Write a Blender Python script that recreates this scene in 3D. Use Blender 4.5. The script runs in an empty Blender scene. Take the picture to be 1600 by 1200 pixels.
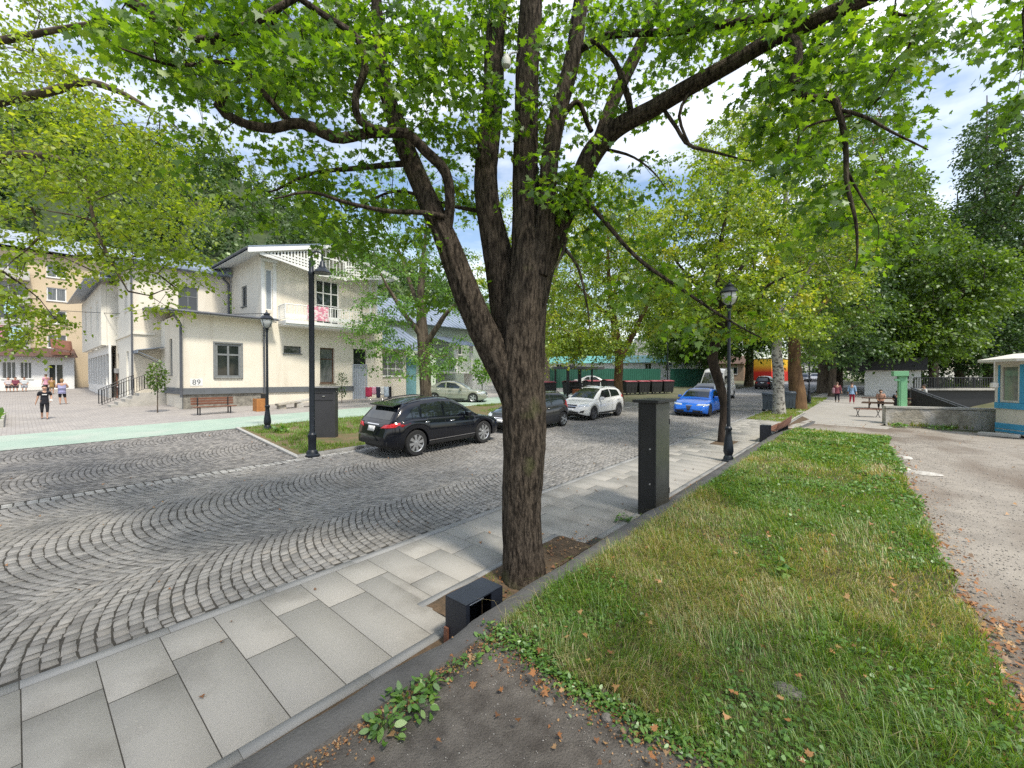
import bpy, bmesh, math, random
import numpy as np
from mathutils import Vector, Matrix
from mathutils.bvhtree import BVHTree
R = math.radians
SC = bpy.context.scene
COL = SC.collection
rnd = random.Random(7)
nrg = np.random.default_rng(11)

# ---------------------------------------------------------------- camera, sky, sun, exposure
CAMH, FPX, PIT, YAW = 2.75, 670.0, math.atan(8/670.), math.atan(578/670.)
cd = bpy.data.cameras.new('camera'); cam = bpy.data.objects.new('camera', cd); COL.objects.link(cam)
cd.sensor_width = 36; cd.lens = 36*FPX/1600; cd.clip_start = .05; cd.clip_end = 3000
cam.location = (0, 0, CAMH); cam.rotation_euler = (R(90)-PIT, 0, YAW)
SC.camera = cam
SUN_EL, SUN_AZ = R(58), R(101)            # azimuth clockwise from +Y
sl = bpy.data.lights.new('sun', 'SUN'); sun = bpy.data.objects.new('sun', sl); COL.objects.link(sun)
sl.energy = 3.0; sl.angle = R(7.0); sl.color = (1, .93, .80)
sdir = Vector((math.sin(SUN_AZ)*math.cos(SUN_EL), math.cos(SUN_AZ)*math.cos(SUN_EL), math.sin(SUN_EL)))
sun.rotation_euler = sdir.to_track_quat('Z', 'Y').to_euler(); sun.location = (20, 10, 40)
W = bpy.data.worlds.new('World'); SC.world = W; W.use_nodes = True
nt = W.node_tree; nt.nodes.clear()
def wn(t): return nt.nodes.new(t)
sky = wn('ShaderNodeTexSky'); sky.sky_type = 'NISHITA'; sky.sun_disc = False
sky.sun_elevation = SUN_EL; sky.sun_rotation = SUN_AZ; sky.air_density = 1.2; sky.dust_density = 1.5
tc = wn('ShaderNodeTexCoord'); mp = wn('ShaderNodeMapping'); mp.inputs['Scale'].default_value = (1.0, 1.0, 2.6)
nz = wn('ShaderNodeTexNoise'); nz.inputs['Scale'].default_value = 2.1; nz.inputs['Detail'].default_value = 7; nz.inputs['Roughness'].default_value = .55
cr = wn('ShaderNodeValToRGB'); cr.color_ramp.elements[0].position = .40; cr.color_ramp.elements[1].position = .64
mx = wn('ShaderNodeMix'); mx.data_type = 'RGBA'
bg = wn('ShaderNodeBackground'); bg.inputs['Strength'].default_value = .15; ow = wn('ShaderNodeOutputWorld')
L = nt.links.new
L(tc.outputs['Generated'], mp.inputs['Vector']); L(mp.outputs[0], nz.inputs['Vector']); L(nz.outputs[0], cr.inputs[0])
L(cr.outputs[0], mx.inputs['Factor']); L(sky.outputs[0], mx.inputs['A']); mx.inputs['B'].default_value = (6.7, 6.9, 7.2, 1)
L(mx.outputs['Result'], bg.inputs[0]); L(bg.outputs[0], ow.inputs[0])
SC.view_settings.view_transform = 'Standard'; SC.view_settings.look = 'None'
SC.view_settings.exposure = 0.58; SC.view_settings.gamma = 1
SC.cycles.max_bounces = 6; SC.cycles.diffuse_bounces = 3; SC.cycles.glossy_bounces = 3
SC.cycles.transmission_bounces = 4; SC.cycles.transparent_max_bounces = 6
SC.cycles.caustics_reflective = False; SC.cycles.caustics_refractive = False
SC.cycles.use_denoising = False; SC.cycles.sample_clamp_indirect = 6

# ---------------------------------------------------------------- geometry of the view (measured from the photo's vanishing points)
_f = np.array([-math.sin(YAW)*math.cos(PIT), math.cos(YAW)*math.cos(PIT), -math.sin(PIT)])
_r = np.array([math.cos(YAW), math.sin(YAW), 0.]); _u = np.cross(_r, _f); _C = np.array([0, 0, CAMH])
GA, GB = -.029, .021                    # the street rises gently to the left and away
def zpl(x, y): return GA*x + GB*y
def smooth(t): t = min(1., max(0., t)); return t*t*(3-2*t)
def ray(px, py): return _f + _r*(px-800)/FPX - _u*(py-600)/FPX
def gp(px, py, dz=0.):                  # where a pixel meets the ground plane raised by dz
    d = ray(px, py); t = (dz - CAMH)/(d[2] - GA*d[0] - GB*d[1]); p = _C + d*t; return Vector(p)
def at(px, py, k): return Vector(_C + ray(px, py)*k)
def onx(px, py, X): d = ray(px, py); t = X/d[0]; return Vector(_C + d*t)
def ony(px, py, Y): d = ray(px, py); t = Y/d[1]; return Vector(_C + d*t)
def depth(p): return float(np.dot(np.array(p)-_C, _f))

# ---------------------------------------------------------------- materials
MATS = {}
def M(name, c=(.5, .5, .5), c2=None, scale=6., rough=.7, metal=0., bump=0., bscale=None, spec=.5, stretch=(1, 1, 1), detail=5, coat=0., lo=.35, hi=.65):
    if name in MATS: return MATS[name]
    m = bpy.data.materials.new(name); m.use_nodes = True; n = m.node_tree; b = n.nodes['Principled BSDF']
    b.inputs['Roughness'].default_value = rough; b.inputs['Metallic'].default_value = metal
    b.inputs['Specular IOR Level'].default_value = spec; b.inputs['Coat Weight'].default_value = coat
    c4 = (*c, 1); b.inputs['Base Color'].default_value = c4
    if c2 is None: c2 = tuple(v*.82 for v in c)
    t = n.nodes.new('ShaderNodeTexCoord'); mpg = n.nodes.new('ShaderNodeMapping'); mpg.inputs['Scale'].default_value = stretch
    n.links.new(t.outputs['Object'], mpg.inputs[0])
    nz = n.nodes.new('ShaderNodeTexNoise'); nz.inputs['Scale'].default_value = scale; nz.inputs['Detail'].default_value = detail; nz.inputs['Roughness'].default_value = .6
    r = n.nodes.new('ShaderNodeValToRGB'); r.color_ramp.elements[0].color = (*c2, 1); r.color_ramp.elements[1].color = c4
    r.color_ramp.elements[0].position = lo; r.color_ramp.elements[1].position = hi
    n.links.new(mpg.outputs[0], nz.inputs['Vector']); n.links.new(nz.outputs[0], r.inputs[0]); n.links.new(r.outputs[0], b.inputs['Base Color'])
    if bump:
        z2 = n.nodes.new('ShaderNodeTexNoise'); z2.inputs['Scale'].default_value = bscale or scale*4; z2.inputs['Detail'].default_value = 6
        bp = n.nodes.new('ShaderNodeBump'); bp.inputs['Strength'].default_value = bump; bp.inputs['Distance'].default_value = .03
        n.links.new(mpg.outputs[0], z2.inputs['Vector']); n.links.new(z2.outputs[0], bp.inputs['Height']); n.links.new(bp.outputs[0], b.inputs['Normal'])
    MATS[name] = m; return m
def M_layer(m, c3, scale, lo, hi, stretch=(1, 1, 1)):     # a second, larger pattern (stains, patches) laid over the first
    n = m.node_tree; b = n.nodes['Principled BSDF']; src = b.inputs['Base Color'].links[0].from_socket
    t = n.nodes.new('ShaderNodeTexCoord'); mp_ = n.nodes.new('ShaderNodeMapping'); mp_.inputs['Scale'].default_value = stretch
    z = n.nodes.new('ShaderNodeTexNoise'); z.inputs['Scale'].default_value = scale; z.inputs['Detail'].default_value = 6
    r = n.nodes.new('ShaderNodeValToRGB'); r.color_ramp.elements[0].position = lo; r.color_ramp.elements[1].position = hi
    x = n.nodes.new('ShaderNodeMix'); x.data_type = 'RGBA'
    n.links.new(t.outputs['Object'], mp_.inputs[0]); n.links.new(mp_.outputs[0], z.inputs['Vector']); n.links.new(z.outputs[0], r.inputs[0])
    n.links.new(r.outputs[0], x.inputs['Factor']); n.links.new(src, x.inputs['A']); x.inputs['B'].default_value = (*c3, 1)
    n.links.new(x.outputs['Result'], b.inputs['Base Color']); return m
def M_attr(name, cols, rough=.8, attr='rnd', bump=0., bscale=30, spec=.3, patch=None):   # each piece takes its own colour
    if name in MATS: return MATS[name]
    m = bpy.data.materials.new(name); m.use_nodes = True; n = m.node_tree; b = n.nodes['Principled BSDF']
    b.inputs['Roughness'].default_value = rough; b.inputs['Specular IOR Level'].default_value = spec
    a = n.nodes.new('ShaderNodeAttribute'); a.attribute_name = attr
    r = n.nodes.new('ShaderNodeValToRGB'); ramp(r, cols); n.links.new(a.outputs['Fac'], r.inputs[0]); n.links.new(r.outputs[0], b.inputs['Base Color'])
    t = n.nodes.new('ShaderNodeTexCoord')
    if bump:
        z2 = n.nodes.new('ShaderNodeTexNoise'); z2.inputs['Scale'].default_value = bscale; z2.inputs['Detail'].default_value = 5
        bp = n.nodes.new('ShaderNodeBump'); bp.inputs['Strength'].default_value = bump; bp.inputs['Distance'].default_value = .02
        n.links.new(t.outputs['Object'], z2.inputs['Vector']); n.links.new(z2.outputs[0], bp.inputs['Height']); n.links.new(bp.outputs[0], b.inputs['Normal'])
    MATS[name] = m
    if patch: M_layer(m, *patch)
    return m
def ramp(r, cols):
    e = r.color_ramp.elements
    while len(e) > 1: e.remove(e[-1])
    e[0].position = 0; e[0].color = (*cols[0], 1)
    for i, c in enumerate(cols[1:], 1):
        q = e.new(i/(len(cols)-1)); q.color = (*c, 1)
def M_leaf(name, cols, trans=.45, tcol=1.5, rough=.45, gloss=.045):
    if name in MATS: return MATS[name]
    m = bpy.data.materials.new(name); m.use_nodes = True; n = m.node_tree; n.nodes.clear()
    a = n.nodes.new('ShaderNodeAttribute'); a.attribute_name = 'rnd'
    r = n.nodes.new('ShaderNodeValToRGB'); ramp(r, cols); n.links.new(a.outputs['Fac'], r.inputs[0])
    d = n.nodes.new('ShaderNodeBsdfDiffuse'); n.links.new(r.outputs[0], d.inputs[0])
    h = n.nodes.new('ShaderNodeMix'); h.data_type = 'RGBA'; h.blend_type = 'MULTIPLY'; h.inputs['Factor'].default_value = 1
    h.inputs['B'].default_value = (1.25*tcol, 1.25*tcol, .45*tcol, 1); n.links.new(r.outputs[0], h.inputs['A'])
    t = n.nodes.new('ShaderNodeBsdfTranslucent'); n.links.new(h.outputs['Result'], t.inputs[0])
    g = n.nodes.new('ShaderNodeBsdfGlossy'); g.inputs['Roughness'].default_value = rough; g.inputs[0].default_value = (.9, 1, .9, 1)
    m1 = n.nodes.new('ShaderNodeMixShader'); m1.inputs[0].default_value = trans; n.links.new(d.outputs[0], m1.inputs[1]); n.links.new(t.outputs[0], m1.inputs[2])
    m2 = n.nodes.new('ShaderNodeMixShader'); m2.inputs[0].default_value = gloss; n.links.new(m1.outputs[0], m2.inputs[1]); n.links.new(g.outputs[0], m2.inputs[2])
    o = n.nodes.new('ShaderNodeOutputMaterial'); n.links.new(m2.outputs[0], o.inputs[0]); MATS[name] = m; return m

# ---------------------------------------------------------------- mesh builders
def tag(o, label=None, cat=None, group=None, kind=None):
    if label: o['label'] = label
    if cat: o['category'] = cat
    if group: o['group'] = group
    if kind: o['kind'] = kind
    return o
def empty(name, loc=(0, 0, 0), rz=0., label=None, cat=None, group=None):
    o = bpy.data.objects.new(name, None); COL.objects.link(o); o.location = loc; o.rotation_euler = (0, 0, rz); o.empty_display_size = .2
    return tag(o, label, cat, group)
def mesh_np(name, V, F, mat=None, parent=None, smoothf=False, rn=None, mats=None, midx=None):
    V = np.asarray(V, dtype=np.float32).reshape(-1, 3); me = bpy.data.meshes.new(name)
    if isinstance(F, np.ndarray): n, k = F.shape; li = F.ravel(); ls = np.arange(0, n*k, k); 
    else:
        n = len(F); lens = np.array([len(f) for f in F]); li = np.concatenate([np.asarray(f) for f in F]); ls = np.concatenate([[0], np.cumsum(lens)[:-1]])
    me.vertices.add(len(V)); me.vertices.foreach_set('co', V.ravel()); me.loops.add(len(li)); me.loops.foreach_set('vertex_index', li.astype(np.int32))
    me.polygons.add(n); me.polygons.foreach_set('loop_start', ls.astype(np.int32))
    me.update(calc_edges=True)
    if smoothf: me.polygons.foreach_set('use_smooth', np.ones(n, dtype=bool))
    if rn is not None:
        a = me.attributes.new('rnd', 'FLOAT', 'FACE'); a.data.foreach_set('value', np.asarray(rn, dtype=np.float32))
    if mat: me.materials.append(mat)
    if mats:
        for m in mats: me.materials.append(m)
        me.polygons.foreach_set('material_index', np.asarray(midx, dtype=np.int32))
    me.validate(); o = bpy.data.objects.new(name, me); COL.objects.link(o)
    if parent: o.parent = parent
    return o
class MB:
    def __init__(s): s.v = []; s.f = []
    def add(s, vs, fs):
        b = len(s.v); s.v += [tuple(v) for v in vs]; s.f += [tuple(i+b for i in f) for f in fs]; return s
    def box(s, x0, x1, y0, y1, z0, z1, bev=0., m=None):
        x0, x1 = min(x0, x1), max(x0, x1); y0, y1 = min(y0, y1), max(y0, y1); z0, z1 = min(z0, z1), max(z0, z1)
        if bev <= 0:
            vs = [(x, y, z) for z in (z0, z1) for y in (y0, y1) for x in (x0, x1)]
            fs = [(0, 2, 3, 1), (4, 5, 7, 6), (0, 1, 5, 4), (2, 6, 7, 3), (0, 4, 6, 2), (1, 3, 7, 5)]
        else:
            bm = bmesh.new(); bmesh.ops.create_cube(bm, size=1)
            for q in bm.verts: q.co = Vector(((x0+x1)/2+q.co.x*(x1-x0), (y0+y1)/2+q.co.y*(y1-y0), (z0+z1)/2+q.co.z*(z1-z0)))
            bmesh.ops.bevel(bm, geom=bm.edges[:], offset=bev, segments=2, affect='EDGES', profile=.6)
            bm.verts.index_update(); vs = [q.co.copy() for q in bm.verts]; fs = [[q.index for q in f.verts] for f in bm.faces]; bm.free()
        if m: vs = [m @ Vector(v) for v in vs]
        return s.add(vs, fs)
    def obox(s, c, sx, sy, sz, rz=0, bev=0., rx=0, ry=0):
        m = Matrix.Translation(c) @ Matrix.Rotation(rz, 4, 'Z') @ Matrix.Rotation(ry, 4, 'Y') @ Matrix.Rotation(rx, 4, 'X')
        return s.box(-sx/2, sx/2, -sy/2, sy/2, -sz/2, sz/2, bev, m)
    def prism(s, pts, z0, z1):             # polygon in plan, extruded up
        n = len(pts); vs = [(p[0], p[1], z0) for p in pts] + [(p[0], p[1], z1) for p in pts]
        return s.add(vs, [tuple(range(n))[::-1], tuple(range(n, 2*n))] + [(i, (i+1) % n, n+(i+1) % n, n+i) for i in range(n)])
    def slab(s, poly3, off):               # a planar outline thickened by vector off
        n = len(poly3); off = Vector(off); vs = [Vector(p) for p in poly3] + [Vector(p)+off for p in poly3]
        return s.add(vs, [tuple(range(n))[::-1], tuple(range(n, 2*n))] + [(i, (i+1) % n, n+(i+1) % n, n+i) for i in range(n)])
    def tube(s, path, rad, n=8, cap=True):
        P = [Vector(p) for p in path]; rr = rad if isinstance(rad, (list, tuple)) else [rad]*len(P)
        b = len(s.v); up = None; rings = []
        for i, p in enumerate(P):
            t = (P[min(i+1, len(P)-1)] - P[max(i-1, 0)]).normalized()
            if up is None: up = Vector((0, 0, 1)) if abs(t.z) < .9 else Vector((1, 0, 0))
            a = t.cross(up)
            if a.length < 1e-5: a = t.cross(Vector((0, 1, 0)))
            a.normalize(); c = a.cross(t).normalized(); up = c
            for k in range(n):
                w = 2*math.pi*k/n; s.v.append(tuple(p + a*math.cos(w)*rr[i] + c*math.sin(w)*rr[i]))
        for i in range(len(P)-1):
            for k in range(n):
                q = (k+1) % n; s.f.append((b+i*n+k, b+i*n+q, b+(i+1)*n+q, b+(i+1)*n+k))
        if cap: s.f.append(tuple(b+k for k in range(n))[::-1]); s.f.append(tuple(b+(len(P)-1)*n+k for k in range(n)))
        return s
    def lathe(s, prof, c=(0, 0, 0), n=24, axis='Z', ph=0.):   # prof: (radius, height)
        b = len(s.v); c = Vector(c)
        for r_, h in prof:
            for k in range(n):
                w = 2*math.pi*k/n+ph; x, y = r_*math.cos(w), r_*math.sin(w)
                v = (x, y, h) if axis == 'Z' else ((x, h, y) if axis == 'Y' else (h, x, y)); s.v.append(tuple(c+Vector(v)))
        for i in range(len(prof)-1):
            for k in range(n):
                q = (k+1) % n; s.f.append((b+i*n+k, b+i*n+q, b+(i+1)*n+q, b+(i+1)*n+k))
        s.f.append(tuple(b+k for k in range(n))[::-1]); s.f.append(tuple(b+(len(prof)-1)*n+k for k in range(n)))
        return s
    def build(s, name, mat, parent=None, sm=False, fix=True):
        me = bpy.data.meshes.new(name); me.from_pydata(s.v, [], s.f); me.update()
        if fix:
            bm = bmesh.new(); bm.from_mesh(me); bmesh.ops.recalc_face_normals(bm, faces=bm.faces); bm.to_mesh(me); bm.free()
        if sm:
            me.polygons.foreach_set('use_smooth', [True]*len(me.polygons))
            try: me.set_sharp_from_angle(angle=R(38))
            except Exception: pass
        me.materials.append(mat); o = bpy.data.objects.new(name, me); COL.objects.link(o)
        if parent: o.parent = parent
        return o
def copy_tree(o, parent=None):
    c = o.copy(); COL.objects.link(c)
    if parent: c.parent = parent
    for ch in list(o.children): copy_tree(ch, c)
    return c
def vnoise(x, y, s=0):
    xi, yi = np.floor(x), np.floor(y); xf, yf = x-xi, y-yi
    def h(a, b): v = np.sin(a*127.1+b*311.7+s*74.7)*43758.5453; return v-np.floor(v)
    u, v = xf*xf*(3-2*xf), yf*yf*(3-2*yf)
    return (h(xi, yi)*(1-u)+h(xi+1, yi)*u)*(1-v) + (h(xi, yi+1)*(1-u)+h(xi+1, yi+1)*u)*v
def fbm(x, y, s=0, o=4):
    t = 0; a = .5; x = np.asarray(x, float); y = np.asarray(y, float)
    for i in range(o): t = t+a*vnoise(x, y, s+i); x = x*2.03; y = y*2.03; a *= .5
    return t
# ---------------------------------------------------------------- the ground
X_CURB, X_SLAB, X_WALL, X_WALLIN = -5.54, -5.40, -2.74, -2.46
X_PARK = -12.62
def fade_up(y): return 1-smooth((y-15)/11.)
def zup(x, y): return zpl(x, y) + .50*fade_up(y)
def base_z(x, y):
    z = GA*max(-75, min(60, x)) + GB*max(-40, min(110, y))
    if y > 30 and x > 1.5:               # the river bed behind the stone wall
        z -= 2.6*smooth((x-1.5)/2.5)*smooth((y-29.5)/2)*(1-smooth((y-52)/6))
    return z
def hill_h(x, y):                        # wooded slope behind the houses
    d = -x-82+(.12 if y < 20 else .02)*abs(y-20)
    if d <= 0: return 0
    e = min(1, max(.0, 1-(y-80)/260.)) if y > 80 else 1
    return (115*smooth(d/230.))*(e*.85+.15) + 4*math.sin(x*.05+y*.03)*smooth(d/40)
xs = np.concatenate([np.arange(-420, -60, 12), np.arange(-60, 1, 6), np.arange(1, 10, .5), np.arange(10, 60, 5), np.arange(60, 900, 60)])
ys = np.concatenate([np.arange(-400, -40, 30), np.arange(-40, 28, 6), np.arange(28, 34, .5), np.arange(34, 60, 2), np.arange(60, 300, 15), np.arange(300, 1200, 90)])
V = [(x, y, base_z(x, y)-.06) for y in ys for x in xs]; nx = len(xs)
F = np.array([(j*nx+i, j*nx+i+1, (j+1)*nx+i+1, (j+1)*nx+i) for j in range(len(ys)-1) for i in range(nx-1)])
m_earth = M('earth', (.13, .12, .075), (.08, .09, .04), scale=.8, bump=.4, rough=.95)
tag(mesh_np('ground', V, F, m_earth, smoothf=True), kind='structure')
def hsheet(name, x0, x1, y0, y1, mat, dz=0., n=(1, 1), fz=None, jag=None):
    nx, ny = n; X = np.linspace(x0, x1, nx+1); Y = np.linspace(y0, y1, ny+1); fz = fz or zpl
    V = [(x, y, fz(x, y)+dz) for y in Y for x in X]
    F = np.array([(j*(nx+1)+i, j*(nx+1)+i+1, (j+1)*(nx+1)+i+1, (j+1)*(nx+1)+i) for j in range(ny) for i in range(nx)])
    return tag(mesh_np(name, V, F, mat), kind='structure')
def psheet(name, pts, mat, dz=0., fz=None):
    fz = fz or zpl; V = [(p[0], p[1], fz(p[0], p[1])+dz) for p in pts]
    return tag(mesh_np(name, V, [tuple(range(len(pts)))], mat), kind='structure')
# hill
hx = np.arange(-420, -55, 9.); hy = np.arange(-260, 420, 12.)
V = [(x, y, base_z(x, y)-.3+hill_h(x, y)) for y in hy for x in hx]; nx = len(hx)
F = np.array([(j*nx+i, j*nx+i+1, (j+1)*nx+i+1, (j+1)*nx+i) for j in range(len(hy)-1) for i in range(nx-1)])
tag(mesh_np('hill', V, F, M('hillside', (.05, .075, .025), (.03, .045, .018), scale=.3, rough=1), smoothf=True), kind='structure')

# cobbles: segmental arcs of individually set stones
m_stone = M_attr('cobble_granite', [(.15, .144, .137), (.20, .193, .184), (.24, .231, .22), (.29, .278, .262), (.215, .21, .203), (.26, .243, .222)], rough=.72, bump=.5, bscale=38, spec=.4,
                 patch=((.14, .132, .12), .45, .50, .8))
m_joint = M('joint_grit', (.06, .055, .047), (.03, .028, .024), scale=30, bump=.5, rough=1)
def arcs(xc, hw, y0, y1, Rr, pitch, ln, clipx=None, fy=None, seed=1):
    g = np.random.default_rng(seed); th = math.asin(min(.98, hw/Rr)); nst = int(2*th*Rr/ln); Q = []
    j0 = int((y0-Rr)/pitch); j1 = int(y1/pitch)
    for j in range(j0, j1):
        yb = j*pitch; e = np.linspace(-th, th, nst+1); e[1:-1] += g.uniform(-.2, .2, nst-1)*2*th/nst + (.5 if j % 2 else 0)*2*th/nst*.9*.5
        for i in range(nst):
            a, b = e[i], e[i+1]
            if b-a < .012: continue
            pts = []
            for (t, d) in ((a, 0), (b, 0), (b, 1), (a, 1)):
                pts.append((xc+Rr*math.sin(t), yb + d*pitch + Rr - Rr*math.cos(t)))
            Q.append(pts)
    Q = np.array(Q); c = Q.mean(axis=1)
    k = (c[:, 1] > y0) & (c[:, 1] < y1)
    if clipx: k &= (c[:, 0] > clipx[0]+.03) & (c[:, 0] < clipx[1]-.03)
    if fy is not None: k &= fy(c)
    Q = Q[k]
    if clipx: Q[:, :, 0] = np.clip(Q[:, :, 0], clipx[0]+.005, clipx[1]-.005)
    return Q
def stones(name, Q, mat, gap=.011, seed=3, dz=0.):
    g = np.random.default_rng(seed); n = len(Q); c = Q.mean(axis=1, keepdims=True); d = Q-c; ln = np.linalg.norm(d, axis=2, keepdims=True)+1e-6
    jit = g.normal(0, .0062, Q.shape); outer = c+d*(1-gap*.6/ln)+jit*.7; inner = c+d*(1-(gap*.6+.010)/ln)+jit
    h = g.uniform(-.004, .006, (n, 1)); tilt = g.normal(0, .0022, (n, 4))
    def z(P, o): return GA*P[:, :, 0]+GB*P[:, :, 1]+o+dz
    V = np.zeros((n, 8, 3)); V[:, :4, :2] = outer; V[:, :4, 2] = z(outer, -.02); V[:, 4:, :2] = inner; V[:, 4:, 2] = z(inner, h+tilt)
    b = (np.arange(n)*8)[:, None]; F = np.concatenate([b+np.array([[4, 5, 6, 7]]), b+np.array([[0, 1, 5, 4]]), b+np.array([[1, 2, 6, 5]]), b+np.array([[2, 3, 7, 6]]), b+np.array([[3, 0, 4, 7]])])
    rn = np.tile(g.uniform(0, 1, n), 5)
    return tag(mesh_np(name, V.reshape(-1, 3), F, mat, rn=rn), kind='structure')
hsheet('road_bed', -13.0, X_CURB, -14, 58, m_joint, -.0085)
hsheet('parking_bed', -20.3, -13.0, -14, 5.9, m_joint, -.0088)
Q = [arcs(xc, 1.7, -4.5, 46, 2.75, .122, .122, (X_PARK+.32, X_CURB), seed=i) for i, xc in enumerate((-9.05, -5.65, -12.45))]
# one light course of larger stones where road and parking meet
yy = np.arange(-5, 46, .16); lc = []
for q in (0, 1):
    for i, y in enumerate(yy): x = X_PARK+.16*q; lc.append([(x, y), (x+.155, y), (x+.155, y+.155), (x, y+.155)])
stones('road', np.concatenate(Q), m_stone)
m_pale = M_attr('pale_granite', [(.25, .245, .235), (.34, .335, .32), (.42, .41, .39)], rough=.8, bump=.4, bscale=40)
stones('road_course', np.array(lc), m_pale, seed=9)
Q = [arcs(xc, 1.9, -6, 5.85, 3.6, .108, .12, (-20.1, X_PARK-.01), fy=lambda c: c[:, 1] < 5.2-.085*(c[:, 0]+12.6), seed=20+i) for i, xc in enumerate((-14.5, -18.3))]
m_stone2 = M_attr('dark_cobble', [(.12, .115, .11), (.18, .172, .165), (.23, .22, .21), (.28, .265, .245)], rough=.75, bump=.5, bscale=38, spec=.35)
stones('parking', np.concatenate(Q), m_stone2, seed=5)
hsheet('road_far', -12.9, X_CURB, 46, 110, M('far_cobble', (.27, .27, .275), (.2, .2, .205), scale=9, rough=.85, bump=.6), -.002)
# junction in front of the bins, left of the road
m_asph = M('worn_asphalt', (.20, .195, .19), (.14, .135, .13), scale=3, bump=.35, bscale=60, rough=.9)
hsheet('side_road', -26, X_PARK-.02, 22.6, 30, m_asph, -.006)
# sidewalk slabs
m_slab = M_attr('sidewalk_granite', [(.30, .288, .265), (.31, .297, .273), (.32, .306, .28), (.305, .293, .268)], rough=.75, bump=.12, bscale=140, spec=.35, patch=((.215, .203, .182), 1.5, .50, .72))
mslab = m_slab; nn = mslab.node_tree; M_layer(mslab, (.37, .352, .315), 55, .55, .9)
sq = []; g = random.Random(4); row = .452; y = -4.5 + .0; j = 0
y = .46-11*row
while y < 34:
    cuts = [X_SLAB]; off = [(.52, 1.43), (1.0, .8), (.5, 1.5), (.75, 1.1)][j % 4]; x = X_SLAB+off[0]; cuts.append(x)
    while x < -3.4-.35: x += off[1]; cuts.append(min(x, -3.42))
    if cuts[-1] < -3.42-.36: cuts.append(-3.42)
    else: cuts[-1] = -3.42
    for a, b in zip(cuts[:-1], cuts[1:]):
        if b-a > .05: sq.append([(a+.0065, y+.003), (b-.0065, y+.003), (b-.0065, y+row-.003), (a+.0065, y+row-.003)])
    y += row; j += 1
TREES_PIT = [(-3.95, 3.05, -2.7, 5.6), (-4.55, 15.8, -3.9, 17.1)]
keep = []
for q in sq:
    x0, y0, x1, y1 = q[0][0], q[0][1], q[2][0], q[2][1]
    for (a, b, c, d) in TREES_PIT:
        if x1 > a and x0 < c and y1 > b and y0 < d:
            cy0, cy1 = max(y0, b), min(y1, d)
            if y0 < b: keep.append([(x0, y0), (x1, y0), (x1, b), (x0, b)])
            if y1 > d: keep.append([(x0, d), (x1, d), (x1, y1), (x0, y1)])
            if x0 < a: keep.append([(x0, cy0), (a, cy0), (a, cy1), (x0, cy1)])
            if x1 > c: keep.append([(c, cy0), (x1, cy0), (x1, cy1), (c, cy1)])
            break
    else: keep.append(q)
Q = np.array(keep); n = len(Q); g = np.random.default_rng(8)
V = np.zeros((n, 8, 3)); c = Q.mean(axis=1, keepdims=True); dv = Q-c; V[:, :4, :2] = Q; V[:, 4:, :2] = Q-np.sign(dv)*.003
h = g.uniform(-.001, .001, (n, 1)); V[:, :4, 2] = GA*V[:, :4, 0]+GB*V[:, :4, 1]+.012; V[:, 4:, 2] = GA*V[:, 4:, 0]+GB*V[:, 4:, 1]+.018+h
b = (np.arange(n)*8)[:, None]; F = np.concatenate([b+np.array([[4, 5, 6, 7]]), b+np.array([[0, 1, 5, 4]]), b+np.array([[1, 2, 6, 5]]), b+np.array([[2, 3, 7, 6]]), b+np.array([[3, 0, 4, 7]])])
tag(mesh_np('pavement', V.reshape(-1, 3), F, m_slab, rn=np.tile(g.uniform(0, 1, n), 5)), kind='structure')
hsheet('pavement_bed', X_CURB, X_WALL+.2, -14, 34, m_joint, .0135)
# edging strips of longer stones
m_edge = M_attr('edging_stone', [(.22, .222, .22), (.25, .25, .247), (.27, .27, .265)], rough=.7, bump=.15, bscale=90)
def strip(name, x0, x1, y0, y1, ln, dz0, dz1, mat, seed=0, skip=None):
    V = []; F = []; rn = []; g = random.Random(seed); y = y0
    while y < y1:
        a, b = y+.003, y+ln-.003
        if not (skip and any(s0 < y+ln/2 < s1 for s0, s1 in skip)):
            i = len(V); V += [(x, yy, zpl(x, yy)+z) for z in (dz0, dz1) for x, yy in ((x0, a), (x1, a), (x1, b), (x0, b))]
            F += [(i+4, i+5, i+6, i+7), (i, i+1, i+5, i+4), (i+1, i+2, i+6, i+5), (i+2, i+3, i+7, i+6), (i+3, i, i+4, i+7)]; rn += [g.random()]*5
        y += ln
    return tag(mesh_np(name, V, F, mat, rn=rn), kind='structure')
strip('kerb', X_CURB+.004, X_SLAB-.004, -6, 44, 1.0, -.02, .022, m_edge)
strip('inner_edging', -3.41, -3.30, -5, 30, 1.0, -.01, .026, m_edge, 2, skip=[(3.05, 5.6)])
strip('pit_edging', -3.97, -3.87, 2.95, 5.65, .9, -.01, .024, m_edge, 3)
m_soil = M('soil', (.13, .085, .05), (.07, .05, .03), scale=9, bump=.8, bscale=40, rough=1)
hsheet('gutter_soil', -3.30, X_WALL+.1, -5, 30, m_soil, .012, (2, 60), fz=lambda x, y: zpl(x, y)+.01*float(vnoise(x*9, y*9)))
hsheet('tree_pit', -3.87, -3.28, 3.0, 5.65, m_soil, .014, (8, 20), fz=lambda x, y: zpl(x, y)+.025*float(vnoise(x*9, y*9)))
hsheet('tree_pit', -4.55, -3.9, 15.8, 17.1, m_soil, .016)
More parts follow.
